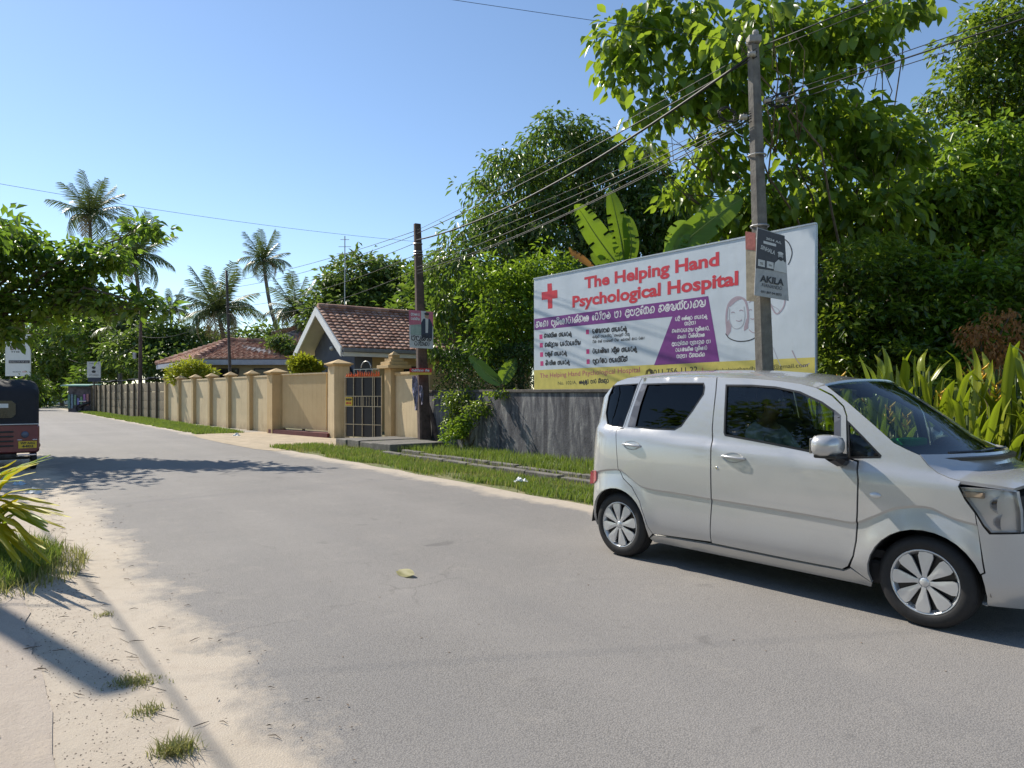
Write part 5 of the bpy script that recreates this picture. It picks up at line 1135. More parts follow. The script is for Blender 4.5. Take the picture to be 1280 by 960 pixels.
# wheels
tyre_me = None
for (c, s_) in ((UR, 0), (UF, 0), (UR, 1), (UF, 1)):
    RR = .279
    if tyre_me is None:
        prof = [(.185, .02), (.196, .002), (.21, -.004), (.24, -.006), (.258, .004), (.272, .018), (RR, .034)]
        for g_ in (.05, .075, .1, .125): prof += [(RR, g_ - .004), (RR - .007, g_ - .003), (RR - .007, g_ + .003), (RR, g_ + .004)]
        prof += [(RR, .14), (.26, .165), (.2, .17), (.185, .15)]
        m = MB(); m.lathe(prof, 48, 'Y'); w1_ = m.build('wheel', MT['rubber'], car, True); tyre_me = w1_
        m = MB(); m.lathe([(.193, .012), (.198, .003), (.191, -.001), (.184, .010), (.17, .03), (.165, .14)], 40, 'Y'); m.build('rim', RIMM, w1_, True)
        m = MB(); m.lathe([(0, .035), (.18, .035)], 30, 'Y'); m.build('brake_backing', TRIM, w1_)
        m = MB(); m.lathe([(0, -.004), (.022, -.003), (.03, .003), (.034, .02)], 20, 'Y'); m.build('hub_cap', RIMM, w1_, True)
        for k in range(8):
            m = MB(); out_ = [(.028, -.012), (.05, -.014), (.10, -.029), (.14, -.040), (.163, -.036), (.169, 0), (.163, .036), (.14, .040), (.10, .029), (.05, .014), (.028, .012)]
            a = 2 * math.pi * k / 8 + .2; ca, sa = math.cos(a), math.sin(a); out_ = [(x * 1.09, y * 1.05) for x, y in out_]; tp = [(x * ca - y * sa, .001 + .010 * (1 - abs(y) / .06) * 0 + .006 * (x / .17) ** 2 * 0 + (.0 if abs(y) > .01 else -.0), x * sa + y * ca) for x, y in out_]
            ctr = [(x * ca, -.006, x * sa) for x in (.03, .08, .13, .165)]; back = [(p[0], .016, p[2]) for p in tp]; n_ = len(tp)
            vs = tp + back + [(.1 * ca, -.002, .1 * sa)]; m.add(vs, [(i, (i + 1) % n_, 2 * n_) for i in range(n_)] + [(i, (i + 1) % n_, n_ + (i + 1) % n_, n_ + i) for i in range(n_)])
            m.build('spoke', RIMM, w1_)
        wh = w1_
    else: wh = copy_tree(tyre_me, car)
    wh.location = (c, .035 if s_ == 0 else CW - .035, RR - .004); wh.rotation_euler = (0, 0, 0 if s_ == 0 else math.pi)
    if c == UF and s_ == 0: wh.rotation_euler = (0, .25, 0)
# objects on the dash
def inside(px, py, v):
    C = Vector((0, 0, EYE)) - CO; D = Vector(((px - 640) / FPX, 1, (HOR - py) / FPX)); k = (v - C.dot(CI)) / D.dot(CI); return CO + CA * (C.dot(CA) + D.dot(CA) * k) + CI * v + Vector((0, 0, C.z + D.z * k))

def cpt(u, v, w_): return CO + CA * u + CI * v + Vector((0, 0, w_ + CZ))
GB = M('bright_green_plastic', (.03, .85, .16), .4, var=0); m = MB(); m.box((0, 0, -.012), (.14, .26, .05), ch=.012); o = m.build('tissue_box', GB); o.location = inside(1136, 550, .42); o.rotation_euler = (0, 0, car.rotation_euler.z); tag(o, 'bright green flat box lying on the dashboard of the silver car', 'box')
BR = M('brown_cloth', (.28, .12, .08), .9, var=.3, scale=40, bmp=.5); m = MB(); m.lathe([(.0, .06), (.05, .055), (.09, .03), (.1, 0)], 14); o = m.build('cap', BR, None, True); o.location = inside(1186, 551, 1.1) - Vector((0, 0, .03)); tag(o, 'brown cloth cap lying on the far end of the dashboard', 'cap')
# ---- driver
def skinfig(name, nodes_, edges, root, mat, parent=None, sub=2):
    ks = list(nodes_); me = bpy.data.meshes.new(name); me.from_pydata([nodes_[k][0] for k in ks], [(ks.index(a), ks.index(b)) for a, b in edges], []); o = link(name, me, mat, parent)
    md = o.modifiers.new('skin', 'SKIN'); md.use_smooth_shade = True
    sv = me.skin_vertices[0].data if me.skin_vertices else None
    if sv is None:
        bm = bmesh.new(); bm.from_mesh(me); ly = bm.verts.layers.skin.verify(); bm.to_mesh(me); bm.free(); sv = me.skin_vertices[0].data
    for i, k in enumerate(ks):
        r_ = nodes_[k][1]; sv[i].radius = r_ if isinstance(r_, tuple) else (r_, r_); sv[i].use_root = (k == root)
    s2 = o.modifiers.new('sub', 'SUBSURF'); s2.levels = sub; s2.render_levels = sub; return o
SK = M('brown_skin', (.20, .11, .07), .55, var=.05); SHIRT = M('pale_shirt', (.48, .52, .50), .8, var=.06, scale=12); TRO = M('dark_trousers', (.03, .035, .05), .8, var=.05)
dr = thing('person', 'driver in a pale grey collared shirt sitting at the wheel of the silver car', 'person', cpt(1.66, .40, .0), car.rotation_euler.z)
hip = .62; N_ = {'pel': ((-.08, 0, .70), (.15, .11)), 'bel': ((-.11, 0, .84), (.14, .11)), 'che': ((-.13, 0, 1.02), (.15, .115)), 'sho': ((-.13, 0, 1.13), (.10, .08)), 'nec': ((-.10, 0, 1.22), .052), 'jaw': ((-.055, 0, 1.29), (.062, .068)), 'hea': ((-.07, 0, 1.365), (.078, .092)), 'top': ((-.08, 0, 1.44), (.055, .06))}
E_ = [('pel', 'bel'), ('bel', 'che'), ('che', 'sho'), ('sho', 'nec'), ('nec', 'jaw'), ('jaw', 'hea'), ('hea', 'top')]
for sgn, nm in ((-1, 'r'), (1, 'l')):
    N_.update({nm + 's': ((-.12, .19 * sgn, 1.11), .06), nm + 'e': ((.05, .24 * sgn, .88), .043), nm + 'w': ((.27, .17 * sgn, .99), .028), nm + 'p': ((.33, .155 * sgn, 1.03), (.022, .034)), nm + 'h': ((.02, .10 * sgn, .69), .095), nm + 'k': ((.40, .13 * sgn, .72), .062), nm + 'a': ((.55, .12 * sgn, .46), .042), nm + 't': ((.68, .12 * sgn, .46), .035)})
    E_ += [('sho', nm + 's'), (nm + 's', nm + 'e'), (nm + 'e', nm + 'w'), (nm + 'w', nm + 'p'), ('pel', nm + 'h'), (nm + 'h', nm + 'k'), (nm + 'k', nm + 'a'), (nm + 'a', nm + 't')]
    for q_ in range(4): y = (.175 - .0 * q_) * sgn; k_ = nm + 'f%d' % q_; N_.update({k_ + 'a': ((.355, (.14 + .0) * sgn, 1.055 - .022 * q_ + .015), .0095), k_ + 'b': ((.385, (.135) * sgn - .0, 1.05 - .022 * q_ + .02), .0085), k_ + 'c': ((.385, (.108) * sgn, 1.045 - .022 * q_ + .02), .0075)}); E_ += [(nm + 'p', k_ + 'a'), (k_ + 'a', k_ + 'b'), (k_ + 'b', k_ + 'c')]
    N_.update({nm + 'ta': ((.335, .125 * sgn, 1.06), .010), nm + 'tb': ((.355, .105 * sgn, 1.08), .0085)}); E_ += [(nm + 'p', nm + 'ta'), (nm + 'ta', nm + 'tb')]
bd = skinfig('body', N_, E_, 'pel', SK, dr)
grow = {k: (v[0], tuple(x + .012 for x in v[1]) if isinstance(v[1], tuple) else v[1] + .012) for k, v in N_.items()}
sh = {k: grow[k] for k in ('pel', 'bel', 'che', 'sho', 'rs', 'ls', 're', 'le')}; sh['col'] = ((-.115, 0, 1.19), .064)
skinfig('shirt', sh, [('pel', 'bel'), ('bel', 'che'), ('che', 'sho'), ('sho', 'rs'), ('sho', 'ls'), ('rs', 're'), ('ls', 'le'), ('sho', 'col')], 'pel', SHIRT, dr)
tr = {k: grow[k] for k in ('pel', 'rh', 'lh', 'rk', 'lk', 'ra', 'la')}; skinfig('trousers', tr, [('pel', 'rh'), ('pel', 'lh'), ('rh', 'rk'), ('lh', 'lk'), ('rk', 'ra'), ('lk', 'la')], 'pel', TRO, dr)
m = MB(); m.lathe([(0, .105), (.05, .098), (.085, .07), (.1, .02), (.095, -.03), (.085, -.05)], 16, c=(-.085, 0, 1.385)); m.build('hair', MT['black'], dr, True)
for nm, c, d in (('nose', (.032, 0, 1.335), (.03, .026, .04)), ('ear', (-.07, -.085, 1.34), (.035, .016, .05)), ('ear', (-.07, .085, 1.34), (.035, .016, .05))): m = MB(); m.box(c, d, ch=.007); m.build(nm, SK, dr, True)
for y in (-.032, .032): m = MB(); m.lathe([(0, .012), (.008, .009), (.012, 0)], 8, 'X', (.008, y, 1.365)); m.build('eye', MT['white'], dr, True)
m = MB(); m.box((.017, 0, 1.29), (.01, .045, .01), ch=.003); m.build('mouth', M('lips', (.18, .06, .05), .5, var=0), dr)

# ================================================================ THREE-WHEELER seen from behind
tk = thing('three_wheeler', 'dark red three-wheeler with navy canopy parked at the left roadside', 'three-wheeler', R(9.5, 5.61), ROT)
TR = M('dark_red_paint', (.20, .022, .03), .4, var=.15, scale=5, coat=.4); CN_ = M('navy_canopy', (.02, .021, .028), .75, var=.15, scale=6, bmp=.2); PLW = M('plate_yellow', (.75, .5, .03), .5, var=0)
def secloft(name, secs, mat, parent, smooth=True, cap=True):   # secs: list of (x, [(y,z)...])
    m = MB(); n_ = len(secs[0][1]); vs = [(x, y, z) for x, s_ in secs for y, z in s_]; fs = [(i * n_ + j, i * n_ + (j + 1) % n_, (i + 1) * n_ + (j + 1) % n_, (i + 1) * n_ + j) for i in range(len(secs) - 1) for j in range(n_)]
    if cap: fs += [tuple(range(n_))[::-1], tuple((len(secs) - 1) * n_ + j for j in range(n_))]
    m.add(vs, fs); return m.build(name, mat, parent, False, 40 if smooth else None)
def rrect(hw, z0, z1, r=.06, n=4):
    pts = []
    for cx, cz, a0 in ((hw - r, z1 - r, 0), (-hw + r, z1 - r, 90), (-hw + r, z0 + r, 180), (hw - r, z0 + r, 270)):
        for i in range(n + 1): a = math.radians(a0 + 90 * i / n); pts.append((cx + r * math.cos(a), cz + r * math.sin(a)))
    return pts
secloft('body', [(0, rrect(.62, .36, .84)), (.04, rrect(.645, .33, .86)), (.8, rrect(.65, .3, .86)), (.85, rrect(.65, .3, .5)), (1.6, rrect(.62, .3, .5)), (1.62, rrect(.6, .3, .85)), (2.0, rrect(.5, .3, .9)), (2.45, rrect(.28, .35, .85)), (2.55, rrect(.2, .4, .7))], TR, tk)
def can(hw, z0, z1): 
    r = .2; pts = [(hw, z0)]
    for i in range(5): a = math.radians(90 * i / 4); pts.append((hw - r + r * math.cos(a), z1 - r * .8 + r * .8 * math.sin(a)))
    pts += [(-y, z) for y, z in pts[::-1]]; return pts
secloft('canopy', [(-.02, can(.60, .87, 1.45)), (.03, can(.635, .86, 1.54)), (.3, can(.65, .86, 1.65)), (.62, can(.65, .86, 1.69)), (.65, can(.65, 1.35, 1.69)), (1.5, can(.64, 1.4, 1.68)), (1.85, can(.58, 1.45, 1.6)), (1.9, can(.56, 1.5, 1.56))], CN_, tk)
m = MB(); m.prism([(-.55, 0), (.14, 0), (.2, .06), (.2, .25), (.14, .31), (-.55, .31), (-.6, .25), (-.6, .06)], Vector((-.028, -.08, .98)), Vector((0, -1, 0)), Vector((0, 0, 1)), Vector((-1, 0, 0)), .008); rwn = m.build('rear_window', M('clear_plastic_sheet', (.03, .04, .03), .15, var=.4, scale=5), tk)
m = MB(); m.box((-.042, -.06, 1.2), (.008, .22, .075)); m.build('sticker', MT['white'], rwn)
m = MB(); m.box((-.02, 0, .86), (.03, 1.27, .025), ch=.008); m.build('trim_strip', MT['steel'], tk)
for k in range(4): m = MB(); m.box((-.012, -.08, .47 + k * .085), (.03, .34, .03), ch=.008); m.build('louvre', MT['black'], tk)
m = MB(); m.box((-.02, -.46, .485), (.015, .28, .13)); pl = m.build('number_plate', PLW, tk)
fr = (Vector((-.028, -.32, .42)), Vector((0, -1, 0)), Vector((0, 0, 1)), Vector((-1, 0, 0))); put_text('WP AAG', (.03, .075), (.25, .075), .042, BK, pl, fr, bold=.03); put_text('4402', (.05, .015), (.23, .015), .045, BK, pl, fr, bold=.03)
for y in (-.42, .42): m = MB(); m.lathe([(0, -.03), (.05, -.03), (.062, -.005), (.062, .01)], 16, 'X', (-.01, y, .67)); m.build('tail_lamp', REDL if y > 0 else M('tail_lamp_dull', (.12, .14, .2), .25, var=0), tk, True)
for y in (-.57, -.34): m = MB(); m.box((-.025, y, .575), (.03, .08, .02), ch=.008); m.build('bracket', CHR, tk)
m = MB(); m.box((-.03, .12, .62), (.03, .09, .02), ch=.006); m.build('latch', CHR, tk)
m = MB(); m.box((-.05, -.45, .3), (.05, .3, .03), ch=.01); m.build('bumper', CHR, tk)
for (x, y) in ((.35, -.56), (.35, .56), (2.35, 0)):
    m = MB(); m.lathe([(0, -.05), (.1, -.05), (.12, -.045), (.19, -.05), (.21, -.035), (.215, 0), (.21, .035), (.19, .05), (.12, .045), (0, .05)], 24, 'Y'); wh = m.build('wheel', MT['rubber'], tk, True); wh.location = (x, y, .215)
    m = MB(); m.lathe([(0, -.056), (.03, -.056), (.1, -.048), (.115, -.055)], 16, 'Y'); m.lathe([(0, .056), (.03, .056), (.1, .048)], 16, 'Y'); m.build('rim', MT['steel'], wh, True)
for y in (-.62, .62):
    m = MB(); m.box((.33, y, .46), (.5, .09, .1), ch=.04); m.build('mudguard', TR, tk)
m = MB(); m.tube([(.1, -.3, .28), (.1, .3, .28)], .05, 8); m.tube([(.35, -.5, .22), (.35, .5, .22)], .03, 6); m.build('axle', MT['iron'], tk)
m = MB(); m.box((1.86, 0, 1.18), (.02, .95, .6)); m.build('windscreen', G_WIND, tk)
for y in (-.5, .5): m = MB(); m.tube([(1.85, y, .85), (1.82, y, 1.55)], .025, 6); m.build('post', TR, tk)
m = MB(); m.box((.75, 0, .55), (.5, 1.1, .2), ch=.05); m.box((.45, 0, .85), (.15, 1.1, .5), ch=.05); m.build('seat', INT, tk)
# ================================================================ VEGETATION
# ---- mango and other trees behind the billboard
BLACKBERRY = None
tree('mango_tree', 'tall dark green mango tree rising behind the brown poster pole and billboard', [PB(700, 205, 24, 52, 62), PB(640, 250, 23, 52, 60), PB(765, 235, 24, 72, 60), PB(618, 310, 22, 52, 55), PB(700, 310, 23, 80, 75), PB(785, 300, 23, 65, 70), PB(578, 355, 21, 42, 55), PB(640, 400, 21, 60, 65), PB(568, 415, 20.5, 40, 50), PB(740, 390, 22, 90, 75), PB(735, 180, 24, 30, 30)],
     (2.2, 24, 0), .45, 2300, 15, .25, .085, MT['lf_mango'], 3, 'trees behind the billboard', clr=.42, droop=1.0, shell=.65)
tree('young_tree', 'bright light green young tree in front of the mango tree left of the billboard', [PB(625, 375, 18, 42, 45), PB(660, 400, 18, 45, 60), PB(610, 430, 18, 30, 35), PB(690, 345, 18.5, 35, 35), PB(600, 345, 18, 22, 22), PB(645, 345, 18, 25, 20)],
     (.3, 18.2, 0), .12, 360, 15, .17, .075, MT['lf_bright'], 5, 'trees behind the billboard', clr=.3, droop=.3, shell=.4)
# broad-leaved tree: 300 nearest leaves as parts, the rest as one mass
teak_blobs = [PB(785, 60, 13, 36, 40), PB(845, 30, 13, 45, 35), PB(815, 130, 13, 45, 28), PB(895, 105, 13, 55, 50), PB(960, 45, 13, 60, 45), PB(1050, 45, 13, 60, 42), PB(1125, 8, 13, 50, 14), PB(1000, 140, 13, 62, 42), PB(905, 195, 13.5, 38, 35), PB(1075, 165, 13.5, 55, 45), PB(985, 245, 13.5, 75, 50), PB(1080, 270, 13.5, 70, 50), PB(860, 235, 14, 22, 16), PB(1125, 185, 13, 45, 18), PB(800, 180, 13.5, 30, 10), PB(925, 290, 14, 60, 40), PB(1150, 250, 14, 50, 60), PB(962, 16, 10.0, 30, 12), PB(915, 40, 9.9, 22, 14)]
tk_t = tree('broad_leaf_tree', 'large broad-leaved tree spreading over the tall pole with sky showing between leaves', teak_blobs, (7.6, 14.6, 0), .26, 600, 11, .245, .15, MT['lf_teak'], 8, 'trees behind the billboard', clr=.42, droop=.9, shell=.35, lr=.11, hexa=True)
rs = np.random.RandomState(5)
def single_leaf(L, W, mat, curl=.25, n=5):
    vs = []; fs = []
    for i in range(n + 1):
        t = i / n; wd = W * .5 * math.sin(math.pi * min(1, t * .97 + .03)) ** .75; x = L * t; z = -curl * L * t * t; vs += [(x, -wd, z + wd * .3), (x, 0, z), (x, wd, z + wd * .3)]
    for i in range(n):
        a = i * 3; fs += [(a, a + 3, a + 4, a + 1), (a + 1, a + 4, a + 5, a + 2)]
    me = bpy.data.meshes.new('leaf'); me.from_pydata(vs, [], fs); me.update(); me.materials.append(mat); me.polygons.foreach_set('use_smooth', [True] * len(me.polygons)); return me
lm = [single_leaf(.27, .16, MT['lf_teak'], c) for c in (.1, .25, .45)]
C_, d_ = crown_pts([((b[0] - Vector((0, .5, 0))), b[1]) for b in teak_blobs[:7]], 300, np.random.RandomState(4), .8)
for i in range(300):
    o = bpy.data.objects.new('leaf', lm[i % 3]); COL.objects.link(o); o.parent = tk_t; o.location = Vector(C_[i]) - tk_t.location; o.rotation_euler = (rs.uniform(-.6, .6), rs.uniform(.3, 1.3), rs.uniform(0, 6.28))
tree('tall_slender_tree', 'tall finely leaved tree at the right edge behind the broad-leaved tree', [PB(1225, 60, 18, 45, 45), PB(1265, 30, 18, 50, 55), PB(1195, 120, 18, 50, 40), PB(1250, 120, 18, 60, 50), PB(1290, 150, 18, 60, 70), PB(1150, 165, 18, 40, 35), PB(1130, 230, 18, 55, 60), PB(1200, 200, 18, 70, 60), PB(1320, 60, 18, 50, 60)],
     (12.3, 18.5, 0), .3, 560, 24, .18, .09, MT['lf_shrub'], 12, 'trees behind the billboard', clr=.33, droop=.5, shell=.2, lr=.2)
tree('bright_bushy_tree', 'bright green bushy tree lit by the sun at the right edge', [PB(1240, 190, 14, 60, 45), PB(1285, 250, 14, 60, 70), PB(1200, 250, 14, 55, 45), PB(1250, 310, 14, 70, 60), PB(1180, 320, 14, 45, 45), PB(1160, 270, 14.5, 35, 35)],
     (9.8, 14.4, 0), .2, 430, 22, .17, .085, MT['lf_bright'], 14, 'trees behind the billboard', clr=.27, droop=.6, shell=.3)
tree('dark_backing_tree', 'dark dense tree filling the gap between billboard top and broad-leaved tree', [PB(880, 290, 22, 90, 60), PB(980, 300, 22, 90, 70), PB(1080, 330, 22, 90, 80), PB(1180, 330, 22, 90, 90), PB(1280, 330, 22, 90, 100), PB(820, 250, 23, 50, 50), PB(1000, 420, 22, 120, 90), PB(1150, 430, 22, 120, 90), PB(1300, 430, 22, 120, 90), PB(1380, 250, 22, 100, 160), PB(860, 410, 23, 120, 90)],
     (9, 23, 0), .4, 2600, 10, .34, .16, MT['lf_mango'], 21, 'trees behind the billboard', clr=.5, shell=.6)
# ---- shrubs right of the board (foreground thicket)
for k, (bl_, base, lab, mt) in enumerate((
    ([PB(1065, 330, 11.5, 40, 45), PB(1050, 400, 11.5, 40, 50), PB(1090, 400, 11.5, 45, 50), PB(1070, 450, 11.5, 60, 35)], (5.5, 11.6, 0), 'leafy green shrub directly right of the billboard edge', MT['lf_shrub']),
    ([PB(1130, 340, 11.8, 50, 40), PB(1140, 400, 11.5, 55, 50), PB(1120, 450, 11.2, 60, 35)], (6.4, 11.6, 0), 'dense shrub between the billboard shrub and the dried branch', MT['lf_shrub']),
    ([PB(1205, 360, 11.2, 50, 45), PB(1200, 420, 11, 55, 50), PB(1190, 470, 10.6, 60, 30)], (7.1, 11, 0), 'sunlit shrub with layered leaves behind the ginger plants', MT['lf_bright']),
    ([PB(1270, 340, 11.2, 50, 50), PB(1290, 410, 10.8, 55, 60), PB(1330, 380, 10.8, 60, 90)], (8.0, 10.9, 0), 'shrub at the right picture edge above the dried branch', MT['lf_shrub']))):
    tree('shrub', lab, bl_, base, .06, 210, 20, .13, .065, mt, 30 + k, 'shrubs right of the billboard', 'shrub', clr=.17, droop=.25, shell=.15)
db = thing('dried_branch', 'dead branch with orange brown withered leaves at the right edge', 'branch', (7.1, 10.0, 0)); dbl = [PB(1225, 420, 10, 22, 28), PB(1262, 395, 10, 22, 12), PB(1250, 445, 9.8, 30, 22), PB(1275, 430, 9.9, 20, 30), PB(1235, 460, 9.7, 25, 15)]
m = MB(); [limb(m, (0, 0, 0), b[0] - db.location, .03, .012, .05, 5, .05, i) for i, b in enumerate(dbl)]; m.build('stem', MT['bark'], db, True); crown('withered_leaves', dbl, 150, 7, .09, .035, MT['lf_dry'], db, 3, .16, 1.2, .2, db.location)
# ---- dark clipped hedge above the grey wall, creeper over the wall
def hedge(name, label, boxes, n, L, W, mat, seed, cat='hedge', droop=.3):
    base = Vector(boxes[0][0]); base.z = 0; t = thing(name, label, cat, base); rs_ = np.random.RandomState(seed); Cs = []; Ns = []
    for c, h, ax in boxes:      # centre, half sizes (along RA, across, z)
        k = int(n / len(boxes)); u = rs_.uniform(-1, 1, (k, 3)); f = rs_.randint(0, 4, k)
        u[f == 0, 2] = rs_.uniform(.85, 1.06, (f == 0).sum()); u[f == 1, 1] = rs_.uniform(.8, 1.05, (f == 1).sum()); u[f == 2, 0] *= 1; 
        Cs.append(np.array(c) + u[:, :1] * h[0] * np.array(ax) + u[:, 1:2] * h[1] * np.array((-ax[1], ax[0], 0)) + u[:, 2:] * h[2] * np.array((0, 0, 1)))
    C = np.concatenate(Cs) - np.array(base); n_ = len(C); D = unit(rs_.normal(size=(n_, 3)) + np.array((0, 0, -droop))); N = unit(rs_.normal(size=(n_, 3)) * .6 + np.array((0, 0, 1)))
    V, F = leaf_arrays(C, D, N, L * (.7 + .6 * rs_.rand(n_)), W * (.8 + .4 * rs_.rand(n_))); stuff(fastmesh('foliage', V, F, mat, t))
    m = MB(); r_ = random.Random(seed)
    for c, h, ax in boxes:
        for k in range(4): q_ = Vector(c) - base + Vector(ax) * r_.uniform(-.8, .8) * h[0]; m.tube([(q_.x, q_.y, 0), (q_.x + .05, q_.y, c[2])], [.05, .02], 5)
    m.build('stems', MT['bark'], t, True); return t
ax = tuple(RA)
hedge('clipped_hedge', 'dark clipped hedge standing above the grey wall between brown pole and billboard', [(tuple(R(8.6, -4.7, 1.25)), (2.3, .45, 1.3), ax)], 15000, .07, .04, MT['lf_dark'], 2)
crp = thing('creeper', 'leafy creeper hanging over the grey wall beside the brown pole', 'creeper', R(8.3, -3.75)); base = crp.location
bl_ = [(R(8.4, -3.72, 1.35), (.75, .2, .18)), (R(7.6, -3.7, 1.1), (.5, .15, .25)), (R(8.9, -3.7, 1.1), (.3, .15, .3)), (R(8.9, -3.6, .75), (.22, .14, .2)), (R(8.7, -3.55, .5), (.34, .2, .22)), (R(6.9, -3.74, 1.42), (.5, .12, .06))]
m = MB(); [limb(m, (0, 0, 0), Vector(b[0]) - base, .015, .006, .1, 5, .06, i) for i, b in enumerate(bl_)]; m.build('stem', MT['bark'], crp, True); crown('foliage', bl_, 260, 7, .09, .055, MT['lf_shrub'], crp, 4, .12, .5, .2, base)
bsh = thing('small_bush', 'small light green bush growing at the foot of the grey wall', 'bush', G(572, 560)); bl_ = [(P(572, 535, 17), (.3, .2, .22)), (P(585, 525, 17), (.22, .2, .2)), (P(560, 545, 17), (.2, .2, .15))]
m = MB(); [limb(m, (0, 0, 0), Vector(b[0]) - bsh.location, .015, .006, .1, 5, .06, i) for i, b in enumerate(bl_)]; m.build('stem', MT['bark'], bsh, True); crown('foliage', bl_, 90, 7, .09, .05, MT['lf_bright'], bsh, 6, .11, .2, .2, bsh.location)
# ---- banana plants
def blade(pts, wmax, mat, parent, name='leaf', n=44, tears=5, seed=0, side=None, vee=.25, pw=.7, tipw=.0):
    """long leaf along a 3D path with torn edges"""
    q_ = smoothline(pts, max(2, n // (len(pts) - 1))); q_ = [Vector(p) for p in q_]; k = len(q_); vs = []; fs = []; r_ = random.Random(seed); side = Vector(side or (1, 0, 0)); cut = {r_.randint(2, k - 3) for _ in range(tears)} if tears else set(); skip = []
    for i, p in enumerate(q_):
        d = (q_[min(i + 1, k - 1)] - q_[max(i - 1, 0)]).normalized(); s_ = (side - d * side.dot(d)).normalized(); up = s_.cross(d); t = i / (k - 1)
        w_ = wmax / 2 * (math.sin(math.pi * (.04 + .96 * t) ** .8) ** pw if t < 1 else .0) + .004
        dr_ = -.08 * wmax * (1 if i in cut else 0)
        vs += [p - s_ * w_ + up * (w_ * vee + dr_), p - s_ * w_ * .5 + up * w_ * vee * .7, p, p + s_ * w_ * .5 + up * w_ * vee * .7, p + s_ * w_ + up * (w_ * vee + dr_)]
    for i in range(k - 1):
        for j in range(4):
            if i in cut and (j == 0 or j == 3): continue
            fs.append((i * 5 + j, i * 5 + j + 1, i * 5 + j + 6, i * 5 + j + 5))
    b0 = parent.location if parent else Vector(); me = bpy.data.meshes.new(name); me.from_pydata([tuple(v - b0) for v in vs], [], fs); me.update(); o = link(name, me, mat, parent, True)
    m = MB(); m.tube([q - b0 for q in q_], [max(.003, .022 * wmax / .5 * (1 - i / k)) for i in range(k)], 5); 
    if wmax > .3: m.build('midrib', bpy.data.materials.get('midrib') or M('midrib', (.22, .30, .06), .4, var=0), o, True)
    return o
bn = thing('banana_plant', 'banana plant with upright sunlit torn leaves just behind the billboard', 'banana plant', (2.55, 16.2, 0))
m = MB(); m.tube([(0, 0, 0), (.02, 0, 1.4), (0, 0, 2.9)], [.16, .13, .08], 10); m.build('pseudostem', M('banana_stem', (.2, .24, .08), .6, var=.2), bn, True)
Z = 16.2
blade([P(780, 340, Z), P(762, 318, Z), P(742, 290, Z - .1), P(727, 266, Z - .2), P(718, 256, Z - .3)], .55, MT['lf_banana'], bn, seed=1, side=(.75, 0, .65), tears=9)
blade([P(781, 335, Z), P(776, 300, Z), P(768, 262, Z), P(761, 233, Z + .1)], .46, MT['lf_banana'], bn, seed=2, side=(1, 0, .2), tears=9)
blade([P(786, 335, Z), P(789, 305, Z - .1), P(785, 280, Z - .1), P(780, 268, Z - .1)], .34, MT['lf_banana'], bn, seed=3, side=(1, 0, 0), tears=2)
blade([P(775, 340, Z), P(760, 335, Z), P(745, 322, Z), P(738, 318, Z)], .3, MT['lf_banana'], bn, seed=4, side=(.4, 0, 1), tears=2)
blade([P(742, 335, Z - .2), P(728, 325, Z - .3), P(716, 317, Z - .3), P(711, 309, Z - .3)], .2, MT['lf_dry'], bn, seed=5, side=(0, .4, 1), tears=5)
bn2 = thing('banana_plant', 'banana plant with broad dark leaves left of the tall pole behind the billboard', 'banana plant', (2.95, 13.0, 0)); m = MB(); m.tube([(0, 0, 0), (0, 0, 2.9)], [.14, .07], 10); m.build('pseudostem', bpy.data.materials['banana_stem'], bn2, True); Z = 12.9
blade([P(832, 322, Z), P(858, 300, Z), P(888, 276, Z - .1), P(915, 256, Z - .1), P(929, 248, Z - .1)], .52, MT['lf_banana'], bn2, seed=7, side=(.55, 0, -.8), tears=1)
blade([P(838, 322, Z), P(845, 300, Z), P(852, 285, Z), P(858, 276, Z)], .42, MT['lf_banana'], bn2, seed=8, side=(1, 0, .2)); blade([P(845, 318, Z), P(862, 296, Z), P(880, 272, Z), P(886, 262, Z)], .36, MT['lf_banana'], bn2, seed=9, side=(1, 0, .5))
bn3 = thing('banana_plant', 'small young banana plant beside the billboard lower left corner', 'banana plant', P(622, 560, 15.9) * Vector((1, 1, 0)) if False else (-.3, 16.95, 0)); m = MB(); m.tube([(0, 0, 0), (0, 0, 1.3)], [.08, .05], 8); m.build('pseudostem', bpy.data.materials['banana_stem'], bn3, True); Z = 16.85
blade([P(628, 480, Z), P(632, 468, Z), P(640, 456, Z), P(645, 448, Z)], .36, MT['lf_banana'], bn3, seed=11, side=(1, 0, .2), tears=2); blade([P(626, 480, Z), P(610, 468, Z), P(597, 455, Z), P(586, 446, Z)], .32, MT['lf_dark'], bn3, seed=12, side=(.5, 0, .8), tears=1)
# ---- ginger plants with long leaves behind the car
gl_meshes = []
for k in range(4):
    r_ = random.Random(k); L = .75; me_o = blade([(0, 0, 0), (.05 + .03 * k, 0, .3), (.11 + .05 * k, 0, .58), (.19 + .09 * k, 0, .80 - .04 * k)], .088 + .008 * k, MT['lf_ginger'], None, 'leaf', 14, 0, k, (0, 1, 0), .35, .95); gl_meshes.append(me_o.data); bpy.data.objects.remove(me_o)
FLW = M('orange_bract', (.80, .45, .03), .5, var=.1); lab_g = ['ginger plant clump seen above the middle of the car roof', 'ginger plant clump right of the billboard foot', 'ginger plant clump behind the windscreen top', 'ginger plant clump behind the windscreen middle', 'tall ginger plant clump with the highest pointed leaf', 'ginger plant clump with orange flowers beside the bonnet', 'broad ginger plant clump with yellow flowers near the right edge', 'ginger plant clump at the right edge behind the bonnet', 'ginger plant clump partly beyond the right edge', 'low yellowish ginger plant clump touching the car bonnet', 'low ginger plant clump between bonnet and verge']
